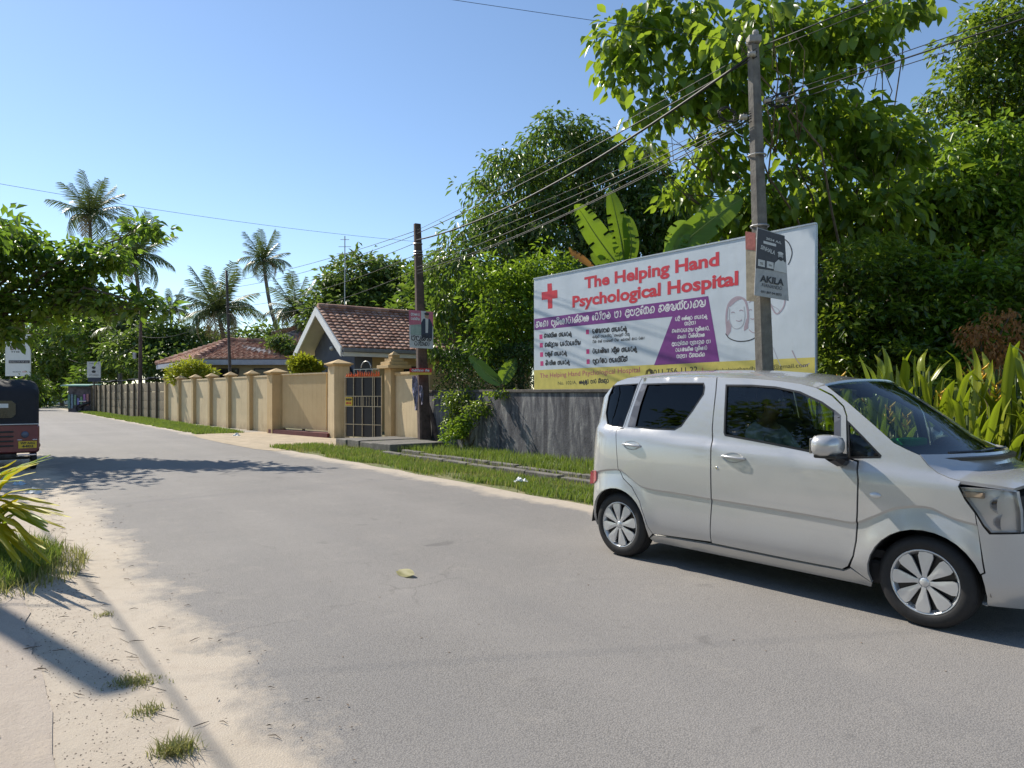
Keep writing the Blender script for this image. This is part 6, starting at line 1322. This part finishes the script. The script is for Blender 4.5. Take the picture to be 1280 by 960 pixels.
spots = [(2.0, -3.35, .8), (.3, -3.2, .85), (-.7, -3.1, 1.0), (-1.5, -3.0, 1.05), (-2.2, -3.1, 1.35), (-2.7, -2.9, 1.2), (-3.3, -3.1, 1.35), (-3.9, -2.9, 1.35), (-4.6, -3.1, 1.35), (-2.3, -2.35, .85), (-3.2, -2.35, .95)]
for i, (s, t_, sc_) in enumerate(spots):
    g_ = thing('ginger_plant', lab_g[i], 'plant', R(s, t_), 0, 'ginger plants along the wall'); r_ = random.Random(50 + i)
    for k in range(75):
        hh = r_.uniform(.25, 1.25); o = bpy.data.objects.new('leaf', gl_meshes[r_.randrange(4)]); COL.objects.link(o); o.parent = g_; a = r_.uniform(0, 6.28); rad = r_.uniform(.02, .42)
        o.location = (rad * math.cos(a), rad * math.sin(a), hh * sc_ * .8); o.rotation_euler = (r_.uniform(-.25, .25), r_.uniform(-.45, .25), a + r_.uniform(-.5, .5)); f = (.5 + .4 * sc_) * r_.uniform(.5, .95); o.scale = (f, f, f)
    m = MB()
    for k in range(10): a = r_.uniform(0, 6.28); rad = r_.uniform(.02, .3); m.tube([(rad * math.cos(a), rad * math.sin(a), 0), (rad * 1.1 * math.cos(a), rad * 1.1 * math.sin(a), sc_ * 1.25)], .012, 5)
    m.build('stem', M('ginger_stem', (.05, .08, .02), .9, var=.2) if i == 0 else bpy.data.materials['ginger_stem'], g_, True)
    if i in (5, 6, 9, 3):
        for q_ in range(2):
            c = Vector((r_.uniform(-.25, .25), r_.uniform(-.3, .1), sc_ * r_.uniform(.9, 1.4))); m = MB()
            for k in range(6): z = k * .035; a = k * 2.4; m.tube([c + Vector((0, 0, z)), c + Vector((.04 * math.cos(a), .04 * math.sin(a), z + .03)), c + Vector((.06 * math.cos(a), .06 * math.sin(a), z + .07))], [.008, .014, .002], 5)
            m.build('flower', FLW, g_, True)
# ---- palms
fr_meshes = []
def frond(L, curl, seed, mat, droopl=.5):
    r_ = random.Random(seed); pts = []; n = 12
    for i in range(n + 1): t = i / n; a = curl * t; pts.append(Vector((L * t * math.cos(a * .7), 0, L * (.25 * t - curl * .55 * t * t))))
    m = MB(); m.tube(pts, [.035 * (1 - .85 * i / n) for i in range(n + 1)], 4); nl = 30
    for i in range(2, nl):
        t = i / nl; f = t * n; j = min(n - 1, int(f)); p = pts[j].lerp(pts[j + 1], f - j); d = (pts[j + 1] - pts[j]).normalized(); ll = L * .26 * math.sin(math.pi * (.15 + .8 * t)) ** .6
        for sg in (-1, 1):
            e = p + (d * .45 + Vector((0, sg, 0)) * .8).normalized() * ll * r_.uniform(.8, 1.1) + Vector((0, 0, -droopl * ll * r_.uniform(.6, 1.3))); mid = p.lerp(e, .55) + Vector((0, 0, .12 * ll)); w_ = d * (.035 * L / 3)
            m.add([p - w_, p + w_, mid + w_, mid - w_, e], [(0, 1, 2, 3), (3, 2, 4)])
    o = m.build('frond', mat); me = o.data; bpy.data.objects.remove(o); return me
for k, c in enumerate((.15, .5, .9, 1.3)): fr_meshes.append(frond(3.0, c, k, MT['lf_palm'], .45 + .15 * k))
fr_dry = frond(2.6, 1.5, 9, MT['lf_palm_dry'], .8)
def palm(label, cx, cy, Z, rpx, base_dx=0, nf=22, seed=0, lean=0, upright=0, dry=2):
    c = P(cx, cy, Z); b0 = Vector((c.x + base_dx, c.y, 0)); t = thing('coconut_palm', label, 'palm tree', b0, 0, 'coconut palms beyond the houses'); r_ = random.Random(seed); s_ = rpx * Z / FPX / 2.75
    m = MB(); pts = [Vector((0, 0, -.2)), Vector((lean * .15, 0, c.z * .35)), Vector((-base_dx * .55 + lean, 0, c.z * .7)), c - b0]; q_ = [Vector(p) for p in smoothline(pts, 4)]; m.tube(q_, [.2 * s_ ** .3 * (1 - .4 * i / len(q_)) for i in range(len(q_))], 8); m.build('trunk', MT['palm_bark'], t, True)
    for k in range(nf):
        f = (k + .5) / nf; el_ = 1.25 - 1.75 * f + r_.uniform(-.15, .15) + upright * (1 - f); me = fr_meshes[min(3, int(f * 4 + r_.uniform(-.4, .4))) if f > .1 else 0]
        o = bpy.data.objects.new('frond', fr_dry if k >= nf - dry else me); COL.objects.link(o); o.parent = t; o.location = c - b0 + Vector((0, 0, r_.uniform(-.1, .1))); o.rotation_euler = (r_.uniform(-.3, .3), -max(-.7, min(1.35, el_)) * .85, k * 2.399 + r_.uniform(-.2, .2)); q = s_ * r_.uniform(.85, 1.12); o.scale = (q, q, q)
    m = MB()
    for k in range(7): a = k * .9; m.lathe([(0, -.13), (.08, -.09), (.12, 0), (.08, .1), (0, .13)], 8, c=tuple(c - b0 + Vector((.25 * s_ * math.cos(a), .25 * s_ * math.sin(a), -.25 * s_)))); 
    m.build('coconut', M('coconut_husk', (.22, .20, .06), .6, var=.2) if 'coconut_husk' not in bpy.data.materials else bpy.data.materials['coconut_husk'], t, True)
    return t
palm('tall coconut palm behind the almond tree with crown highest at the far left', 112, 268, 66, 46, .5, 24, 1)
palm('coconut palm with crown behind the almond branch tip, right of the highest palm', 168, 322, 56, 50, 1, 24, 2)
palm('small distant coconut palm between two bigger palms over the olive fence', 214, 388, 60, 28, 0, 18, 3)
palm('large low coconut palm with drooping fronds behind the hipped roof', 272, 388, 46, 58, 1.0, 26, 4, dry=5)
palm('slim curving coconut palm with small round crown above the hipped roof', 329, 326, 52, 36, 1.6, 22, 5, lean=-.2)
palm('coconut palm half hidden behind the front house gable', 370, 388, 46, 46, .3, 22, 6)
palm('small coconut palm far behind the olive fence near the meter box pole', 150, 410, 58, 40, 0, 18, 7)
# ---- almond tree overhanging the road at the left
tree('almond_tree', 'spreading almond tree with sunlit leaves overhanging the road at the left', [PB(10, 325, 17, 40, 26), PB(70, 352, 17, 40, 20), PB(130, 318, 17, 50, 18), PB(182, 286, 17, 26, 13), PB(60, 318, 17.2, 22, 8), PB(105, 335, 17, 35, 12), PB(150, 380, 16.8, 45, 15), PB(195, 385, 16.5, 20, 9), PB(60, 388, 17, 50, 20), PB(0, 385, 17, 45, 30), PB(105, 368, 17, 45, 16), PB(-60, 360, 17.5, 60, 55), PB(-130, 330, 18, 70, 70), PB(-40, 305, 17.5, 40, 30), PB(10, 418, 16.5, 40, 10), PB(-60, 410, 17, 45, 18), PB(28, 290, 17, 25, 8)],
     (-17.5, 17.5, 0), .3, 640, 13, .20, .125, MT['lf_almond'], 41, None, clr=.32, droop=.25, shell=.3, fork=.75, lr=.2, hexa=True)
tree('almond_branch_cluster' if False else 'roadside_tree', 'dark green tree beyond the view at left whose branches meet the almond tree', [(Vector((-17.5, 14.5, 5.0)), (2.2, 2.2, 1.3)), (Vector((-19, 16, 6.3)), (2, 2, 1.2)), (Vector((-16, 15.5, 5.6)), (1.6, 1.6, .9)), (Vector((-13.0, 15.2, 4.9)), (1.6, 1.5, .5)), (Vector((-14.2, 13.6, 4.7)), (1.6, 1.5, .6)), (Vector((-11.6, 16.3, 5.0)), (1.0, 1.0, .3)), (Vector((-13.4, 12.6, 4.7)), (1.5, .9, .4)), (Vector((-11.4, 13.6, 4.7)), (1.1, .9, .3)), (Vector((-10.9, 14.8, 4.9)), (.8, .8, .25))], (-18.5, 15, 0), .3, 680, 12, .24, .13, MT['lf_almond'], 42, None, clr=.4)
# ---- far trees
def far(label, bl_, base, ncl, L, mt, seed, per=7): return tree('background_tree', label, bl_, base, .25, ncl, per, L, L * .5, mt, seed, 'trees in the background', clr=.7, droop=.3, shell=.6)
far('rounded broadleaf tree behind the front house roof', [PB(455, 350, 44, 45, 32), PB(425, 372, 44, 30, 25), PB(495, 362, 44, 35, 30), PB(470, 390, 43, 60, 30), PB(520, 375, 42, 30, 40), PB(410, 395, 43, 30, 20)], (-9, 45, 0), 1300, .42, MT['lf_far'], 51)
far('dark tree filling the space behind the poster pole', [PB(545, 370, 34, 30, 45), PB(520, 405, 34, 35, 35), PB(560, 430, 30, 40, 50)], (-3.7, 35, 0), 900, .35, MT['lf_mango'], 52)
far('bushy green tree over the olive fence left of the hipped house', [PB(195, 425, 50, 30, 25), PB(230, 430, 50, 30, 20), PB(170, 440, 50, 35, 25), PB(210, 455, 48, 45, 20)], (-24, 51, 0), 700, .4, MT['lf_far'], 53)
far('dark tree mass at the end of the road', [PB(95, 430, 78, 40, 40), PB(60, 440, 80, 35, 40), PB(130, 430, 75, 30, 40), PB(75, 470, 80, 30, 30), PB(110, 480, 70, 18, 26)], (-48, 80, 0), 1200, .6, MT['lf_mango'], 54)
far('tree with pale trunk above the end of the olive fence', [PB(135, 425, 62, 32, 28), PB(100, 405, 64, 35, 28), PB(165, 415, 60, 25, 30), PB(150, 455, 62, 35, 20)], (-36, 64, 0), 900, .5, MT['lf_mango'], 55)
far('broad tree behind the white roadside hoarding', [PB(20, 440, 95, 35, 35), PB(-20, 430, 95, 40, 50), PB(50, 475, 92, 25, 18), PB(-70, 440, 95, 50, 60)], (-68, 97, 0), 800, .8, MT['lf_mango'], 56)
far('light green clipped bush at the bend of the road', [PB(78, 478, 84, 16, 14), PB(62, 485, 84, 10, 10)], (-53, 84, 0), 260, .35, MT['lf_bright'], 57)
far('dark shrubbery at the left verge beyond the three-wheeler', [PB(52, 492, 70, 10, 14), PB(40, 485, 60, 10, 14)], (-46, 68, 0), 260, .35, MT['lf_mango'], 58)
far('low green trees behind the hipped roof', [PB(330, 440, 56, 60, 30), PB(250, 440, 58, 50, 25), PB(400, 430, 52, 40, 25)], (-20, 57, 0), 900, .5, MT['lf_far'], 59)
# trees on the near left beyond the view (they show in the car windows)
for k, (x, y) in enumerate(((-13, 3), (-15, -4), (-11, -10), (-4, -15))):
    far(['roadside tree beyond the view, nearest the pavement on the left', 'roadside tree beyond the view behind the left pavement', 'roadside tree beyond the view behind the viewer to the left', 'roadside tree beyond the view behind the viewer'][k], [(Vector((x, y, 3.2)), (2.4, 2.4, 1.8)), (Vector((x - 1, y + 1, 6.2)), (2.4, 2.4, 2.2)), (Vector((x + .5, y - 1.5, 2.2)), (1.8, 1.8, 1.5)), (Vector((x - .5, y - 1, 8.2)), (1.8, 2.4, 1.5))], (x, y, 0), 600, .36, MT['lf_almond'], 70 + k)
# yellow shrubs behind the beige wall
for lab, bl_, base in (('rounded yellow green croton shrub behind the beige wall bays', [PB(238, 462, 36, 20, 13), PB(222, 470, 36, 12, 10), PB(255, 468, 36, 14, 10)], (-16.2, 36, 0)), ('small yellow green shrub beside the front house gable', [PB(378, 457, 27, 12, 10), PB(388, 462, 27, 9, 8)], (-7.9, 27, 0))):
    tree('croton_shrub', lab, bl_, base, .06, 330, 8, .17, .075, MT['lf_yellow'], 80, None, 'shrub', clr=.25, droop=-.3, shell=.4)
vb = [PB(350, 428, 38.5, 14, 8), PB(362, 436, 38, 8, 6)]; tree('roof_creeper', 'green creeper growing over the hipped roof beside the gable', vb, (-12, 39.5, 0), .05, 160, 7, .2, .1, MT['lf_far'], 84, None, 'creeper', clr=.3)

# ---- grass
def grass(name, pts, h, mat, seed, w0=.008, lean=.35, parent=None):
    rs_ = np.random.RandomState(seed); n = len(pts); C = np.array(pts); a = rs_.uniform(0, 6.28, n); H = h * (.45 + .8 * rs_.rand(n)) ; ln = lean * H * rs_.rand(n) * 1.6
    dx, dy = np.cos(a), np.sin(a); wv = np.stack([-dy, dx, np.zeros(n)], 1) * (w0 * (.7 + .6 * rs_.rand(n)))[:, None]; d = np.stack([dx, dy, np.zeros(n)], 1)
    up = np.array((0, 0, 1.0)); m1 = C + up * (H * .55)[:, None] + d * (ln * .35)[:, None]; tp = C + up * H[:, None] + d * ln[:, None]
    V = np.stack([C - wv, C + wv, m1 - wv * .8, m1 + wv * .8, tp], 1).reshape(-1, 3); b = (np.arange(n) * 5)[:, None]
    F = np.concatenate([b + np.array([[0, 1, 3]]), b + np.array([[0, 3, 2]]), b + np.array([[2, 3, 4]])], 0); return stuff(fastmesh(name, V, F, mat, parent))
def scatter(n, s0, s1, t0, t1, seed, edge=.15, z=0, thin=None):
    r_ = random.Random(seed); out_ = []
    cl = [(r_.uniform(s0, s1), r_.uniform(t0, t1), r_.uniform(.15, .5)) for _ in range(int((s1 - s0) * 6))]
    while len(out_) < n:
        if r_.random() < .6: c = r_.choice(cl); s, t = r_.gauss(c[0], c[2]), r_.gauss(c[1], c[2] * .5)
        else: s, t = r_.uniform(s0, s1), r_.uniform(t0, t1)
        hi = t1 + edge * (math.sin(s * 1.7) * .6 + math.sin(s * 4.3 + 1) * .4)
        if not (s0 < s < s1 and t0 < t < hi): continue
        if thin and r_.random() < thin(s, t): continue
        p = R(s, t, z); out_.append((p.x, p.y, p.z))
    return out_
kk = lambda s, t: .8 if (-2.3 < t < -1.5 and s < 8.7) else (.85 if math.sin(s * 2.1 + 1.3 * math.sin(t * 3)) * math.sin(t * 2.7 + s * .9) > .45 else 0)
tag(grass('grass', scatter(26000, -.5, 11.4, -1.9, -.45, 1, .18, 0, kk), .085, MT['grass'], 1, .007), 'bright green grass on the near verge between road and drain', 'grass')
tag(grass('tall_grass', scatter(12000, -.5, 11.2, -3.65, -2.0, 2, .1, 0, kk), .19, MT['grass'], 2, .008), 'tall grass growing between the drain and the grey wall', 'grass')
tag(grass('dry_grass', scatter(6000, -.5, 12.4, -3.6, -.3, 3, .15), .12, MT['grass_dry'], 3, .006), 'dry yellow grass mixed into the near verge', 'grass')
tag(grass('far_grass', scatter(22000, 20, 40, -1.75, -.15, 4, .12), .11, MT['grass'], 4, .012), 'grass strip in front of the beige wall bays', 'grass')
tag(grass('far_verge_grass', scatter(9000, 40, 57, -1.2, -.1, 5, .1), .12, MT['grass'], 5, .02), 'grass strip in front of the olive fence', 'grass')
tag(grass('driveway_grass', scatter(2600, 11.2, 12.6, -1.6, -.25, 6, .1), .10, MT['grass'], 6, .007), 'thin grass at the near edge of the driveway', 'grass')
# left clump
def patch(n, c, ra, rb, seed):
    r_ = random.Random(seed); out_ = []
    for _ in range(n): a = r_.uniform(0, 6.28); q = r_.random() ** .55; p = Vector(c) + RA * ra * q * math.cos(a) + RB * rb * q * math.sin(a); out_.append((p.x, p.y, .0))
    return out_
tag(grass('left_grass', patch(9000, R(.9, 6.15), 1.1, .85, 1), .17, MT['grass'], 7, .004, .6), 'green grass clump on the left pavement edge under the striped plant', 'grass'); tag(grass('left_dry_grass', patch(3500, R(.8, 6.05), 1.25, .95, 2), .11, MT['grass_dry'], 8, .004, .8), 'dry grass fringe of the clump at the left edge', 'grass')
for (px, py, n, h, rad, lab, mt_) in ((168, 853, 500, .022, .09, 'low spreading weed patch in the sand, farthest of three', MT['grass_dry']), (186, 890, 130, .035, .06, 'small grass tuft in the sand, middle of three', MT['grass_dry']), (222, 940, 330, .055, .07, 'largest grass tuft in the sand, nearest the viewer', MT['grass_dry']), (130, 770, 60, .03, .05, 'tiny weed in the sand near the cable shadow', MT['grass_dry'])):
    c = G(px, py); r_ = random.Random(px); pts = [(c.x + r_.gauss(0, rad * .6), c.y + r_.gauss(0, rad * .45), 0) for _ in range(n)]; tag(grass('weed_tuft', pts, h, mt_, px, .0022, 1.0), lab, 'weed')
# striped strap-leaved plant
sp = thing('striped_plant', 'plant with arching yellow striped strap leaves at the left edge', 'plant', G(-45, 690)); r_ = random.Random(9); b0 = sp.location
tips = [(66, 572), (75, 632), (80, 640), (82, 660), (60, 655), (70, 690), (40, 580), (45, 590), (30, 600), (55, 612), (20, 575), (38, 640), (62, 665), (48, 700), (30, 715), (10, 600), (5, 640), (25, 660), (50, 640), (64, 705), (36, 625), (15, 690), (-20, 560), (-40, 600)]
tips += [(x + r_.uniform(-14, 10), y + r_.uniform(-16, 16)) for x, y in tips]
for k, (tx, ty) in enumerate(tips):
    Zt = 5.7 + r_.uniform(-.5, .5); tp = P(tx, ty, Zt); st = b0 + Vector((r_.uniform(-.12, .12), r_.uniform(-.12, .12), .08)); mid = st.lerp(tp, .5) + Vector((0, 0, .16 + .1 * r_.random())); q3 = st.lerp(tp, .8) + Vector((0, 0, .10))
    blade([st, mid, q3, tp], .026 + .012 * r_.random(), MT['yellow_strap'] if k % 4 else MT['lf_bright'], sp, 'leaf', 12, 0, k, (.6, .8, .2), .4, .45)
m = MB(); m.lathe([(.0, .1), (.07, .08), (.08, 0)], 8); m.build('stem', MT['bark'], sp)
# ---- litter, pebbles, fallen leaves
def pebbles(n, s0, s1, t0, t1, seed, r0, r1, z=.003):
    r_ = random.Random(seed); V = []; F = []
    for _ in range(n):
        c = R(r_.uniform(s0, s1), r_.uniform(t0, t1), z); q = r_.uniform(r0, r1) ; k = len(V)
        for a in range(5): an = a * 1.2566 + r_.uniform(-.3, .3); V.append((c.x + q * math.cos(an), c.y + q * math.sin(an), c.z))
        V.append((c.x, c.y, c.z + q * r_.uniform(.4, .8)))
        for a in range(5): F.append((k + a, k + (a + 1) % 5, k + 5))
    return np.array(V), np.array(F)
V, F = pebbles(3500, -6, 9, 4.5, 7.2, 3, .0015, .006); tag(stuff(fastmesh('pebbles', V, F, M('pebble', (.30, .24, .19), .9, var=.3, scale=20))), 'small pebbles scattered over the sandy shoulder', 'pebbles')
V, F = pebbles(260, -5, 40, .1, 4.6, 4, .003, .009, .007); tag(stuff(fastmesh('loose_grit', V, F, bpy.data.materials['pebble'])), 'loose grit scattered over the asphalt', 'grit')
rs_ = np.random.RandomState(3); n = 900; st_ = np.stack([rs_.uniform(-6, 7, n), rs_.uniform(4.5, 6.8, n)], 1); C = np.array([tuple(R(s, t, .014)) for s, t in st_]); a = rs_.uniform(0, 6.28, n); D = np.stack([np.cos(a), np.sin(a), rs_.uniform(0, .15, n)], 1); N = unit(rs_.normal(size=(n, 3)) * .2 + np.array((0, 0, 1))); V, F = leaf_arrays(C, D, N, rs_.uniform(.008, .035, n) , rs_.uniform(.003, .009, n)); tag(stuff(fastmesh('leaf_litter', V, F, M('dry_litter', (.16, .11, .07), .9, var=.3, scale=20))), 'dry leaf and twig litter on the sandy shoulder', 'litter')
V, F = pebbles(1500, -6, .3, 5.25, 5.66, 8, .0012, .0045); tag(stuff(fastmesh('gritty_edge', V, F, M('dark_grit', (.15, .115, .09), .95, var=.3, scale=20))), 'crumbling dark grit along the edge of the left pavement', 'grit')
r_ = random.Random(12); m = MB()
for k in range(60):
    a = r_.uniform(-.5, .5) + (0 if r_.random() < .6 else r_.uniform(0, 3)); c = R(r_.uniform(-5.5, 3), r_.uniform(4.7, 6.2), .012); L_ = r_.uniform(.012, .045); d_ = Vector((math.cos(a), math.sin(a), 0)); m.tube([c - d_ * L_, c + Vector((r_.uniform(-.01, .01), r_.uniform(-.01, .01), .004)), c + d_ * L_], [.0015, .0025, .001], 4)
tag(stuff(m.build('twigs', bpy.data.materials['dry_litter'])), 'thin dry twigs lying on the sandy shoulder', 'twigs')
o = blade([G(497, 717) + Vector((0, 0, .02)), G(505, 719) + Vector((0, 0, .012)), G(513, 722) + Vector((0, 0, .02)), G(518, 723) + Vector((0, 0, .03))], .085, MT['lf_dry'], None, 'fallen_leaf', 8, 0, 1, (0, 1, .3), -.35, .8); o.data.materials.clear(); o.data.materials.append(MT['grass_dry']); tag(o, 'single curled dry leaf lying on the asphalt', 'fallen leaf')
def rag(name, label, p, s_, mat, seed, cat='litter'):
    r_ = random.Random(seed); m = MB(); n = 6
    vs = [(s_ * (i / n - .5) * 1.6 + r_.uniform(-.1, .1) * s_, s_ * (j / n - .5) + r_.uniform(-.1, .1) * s_, s_ * r_.uniform(.02, .38) * math.sin(math.pi * (i + .5) / (n + 1)) * math.sin(math.pi * (j + .5) / (n + 1)) * 2) for i in range(n + 1) for j in range(n + 1)]
    m.add(vs, [(i * (n + 1) + j, i * (n + 1) + j + 1, (i + 1) * (n + 1) + j + 1, (i + 1) * (n + 1) + j) for i in range(n) for j in range(n)]); o = m.build(name, mat); o.location = p; return tag(o, label, cat)
rag('plastic_bag', 'crumpled white plastic bag at the road edge by the striped plant', G(42, 617), .13, MT['white'], 1); rag('plastic_wrapper', 'small white wrapper in the verge grass near the car', G(651, 607) + Vector((0, 0, .06)), .13, MT['white'], 2); rag('paper_scrap', 'pale paper scrap at the end of the far grass strip', G(296, 545), .16, MT['white'], 3); rag('blue_bag', 'pale blue plastic scrap on the left shoulder behind the striped plant', G(24, 606), .12, M('pale_blue_plastic', (.45, .6, .75), .5, var=.1), 4)
# ================================================================ FAR END OF THE ROAD
hb0 = P(24, 492, 62); hb0.z = 0; hb = thing('white_hoarding', 'large white hoarding with printed lettering at the far left', 'billboard', hb0); sc_ = 62 / FPX
def hp(px, py): return ((px - 24) * sc_, EYE + (HOR - py) * sc_)
HF = (Vector((0, 0, 0)), Vector((1, 0, 0)), Vector((0, 0, 1)), Vector((0, -1, 0)))
m = MB(); (xa, za), (xb, zb2) = hp(6.5, 470), hp(38, 418); m.box(((xa + xb) / 2, .05, (za + zb2) / 2), (xb - xa, .08, zb2 - za)); m.build('panel', MT['white'], hb)
put_text('BRIE', hp(13, 437), hp(32, 437), 5 * sc_, pr('hoarding_brown', (.12, .03, .04)), hb, HF, bold=.02, lift=.02); put_text('THE P', hp(13.5, 440.8), hp(30, 440.8), 2.2 * sc_, BK, hb, HF, lift=.02)
(xa, za), (xb, zb2) = hp(11, 454), hp(37, 450.5); m = MB(); m.box(((xa + xb) / 2, -.0, (za + zb2) / 2), (xb - xa, .03, zb2 - za)); m.build('dark_band', BK, hb); put_text('BUNGALOWS FOR SALE', hp(12.5, 453.2), hp(36, 453.2), 1.8 * sc_, WHT, hb, HF, lift=.05); put_text('REAL ESTATE', hp(16, 465.5), hp(26, 465.5), 1.5 * sc_, BK, hb, HF, lift=.02); put_text('HOME', hp(28, 465.5), hp(33, 465.5), 1.6 * sc_, RED, hb, HF, lift=.02)
for x in (-.9, .1, .8): m = MB(); m.box((x, .15, 1.4), (.08, .08, 2.8)); m.build('leg', MT['iron'], hb)
sb0 = P(117, 500, 53); sb0.z = 0; sb = thing('white_signboard', 'small white signboard with two dark heads on a post above the kiosk', 'sign', sb0); sc_ = 53 / FPX
def hp(px, py): return ((px - 117) * sc_, EYE + (HOR - py) * sc_)
m = MB(); (xa, za), (xb, zb2) = hp(109, 472), hp(126, 452); m.box(((xa + xb) / 2, 0, (za + zb2) / 2), (xb - xa, .06, zb2 - za)); m.build('panel', LG, sb)
m = MB(); (xa, za), (xb, zb2) = hp(110, 477), hp(126, 472.3); m.box(((xa + xb) / 2, 0, (za + zb2) / 2), (xb - xa, .05, zb2 - za)); m.build('lower_panel', NV, sb)
for (px, py, rx, rz) in ((117.5, 459.5, 2.4, 1.8), (117.5, 464.5, 2.6, 1.7)): x, z = hp(px, py); m = MB(); m.prism([(x + rx * sc_ * math.cos(a * .6283), z + rz * sc_ * math.sin(a * .6283)) for a in range(10)], Vector((0, -.045, 0)), Vector((1, 0, 0)), Vector((0, 0, 1)), Vector((0, 1, 0)), .01); m.build('printed_head', BK, sb)
put_text('STUDIO', hp(112, 469.6), hp(123.5, 469.6), 1.6 * sc_, BK, sb, HF, lift=.04); put_text('SALON', hp(112, 454.8), hp(123.5, 454.8), 1.3 * sc_, BK, sb, HF, lift=.04)
m = MB(); m.tube([(0, .06, 0), (0, .06, hp(0, 452)[1])], .05, 6); m.build('post', MT['iron'], sb)
k0 = G(98, 515); ks = thing('kiosk', 'small cluttered roadside kiosk with a turquoise roof at the end of the fence', 'kiosk', k0, 0); sc_ = k0.y / FPX; TQ = M('turquoise_sheet', (.05, .28, .26), .5, var=.15); r_ = random.Random(8)
m = MB(); m.box((0, .6, 1.0), (1.7, 1.0, 2.0)); m.build('wall', M('kiosk_wall', (.14, .12, .14), .8, var=.4, scale=3), ks); m = MB(); m.box((.0, .4, 2.08), (2.2, 1.8, .08), tilt=Matrix.Rotation(.06, 4, 'X')); m.build('roof', TQ, ks)
for k in range(7): m = MB(); m.box((-.75 + k * .24, .05, .9 + r_.uniform(-.2, .3)), (.16, .08, r_.uniform(.5, 1.1))); m.build('hanging_item', M('item_%s' % 'abcdefg'[k], (r_.uniform(.1, .6), r_.uniform(.1, .4), r_.uniform(.2, .6)), .7, var=.3, scale=8), ks)
mb_ = thing('motorcycle', 'dark motorcycle with a pale seat parked against the kiosk', 'motorcycle', G(108, 515)); 
for x in (-.55, .55): m = MB(); m.lathe([(.2, -.04), (.28, -.04), (.3, 0), (.28, .04), (.2, .04)], 16, 'Y', (x, 0, .3)); m.build('wheel', MT['rubber'], mb_, True)
m = MB(); m.tube([(.55, 0, .3), (.4, 0, .95)], .03, 5); m.tube([(-.55, 0, .35), (-.2, 0, .6), (.4, 0, .75)], [.06, .14, .1], 6); m.build('frame', MT['black'], mb_, True); m = MB(); m.box((-.25, 0, .83), (.6, .22, .1), ch=.03); m.build('seat', MT['steel'], mb_); m = MB(); m.tube([(.38, -.3, 1.0), (.38, .3, 1.0)], .02, 5); m.build('handlebar', MT['black'], mb_)
# white house glimpsed at the bend
wh0 = P(84, 492, 100); wh0.z = 0; wh_ = thing('distant_house', 'pale distant house with orange roof glimpsed past the clipped bush', 'house', wh0); m = MB(); m.box((-2, 0, 1.7), (8, 4, 3.4)); m.build('wall', MT['white'], wh_); m = MB(); m.prism([(-6.6, 3.4), (2.6, 3.4), (1.2, 4.8), (-5.2, 4.8)], Vector((0, -2.3, 0)), Vector((1, 0, 0)), Vector((0, 0, 1)), Vector((0, 1, 0)), 4.6); m.build('roof', TILE, wh_)
for x in (-4, -1): m = MB(); m.box((x, -2.02, 1.8), (1.2, .06, 1.2)); m.build('window', MT['black'], wh_)
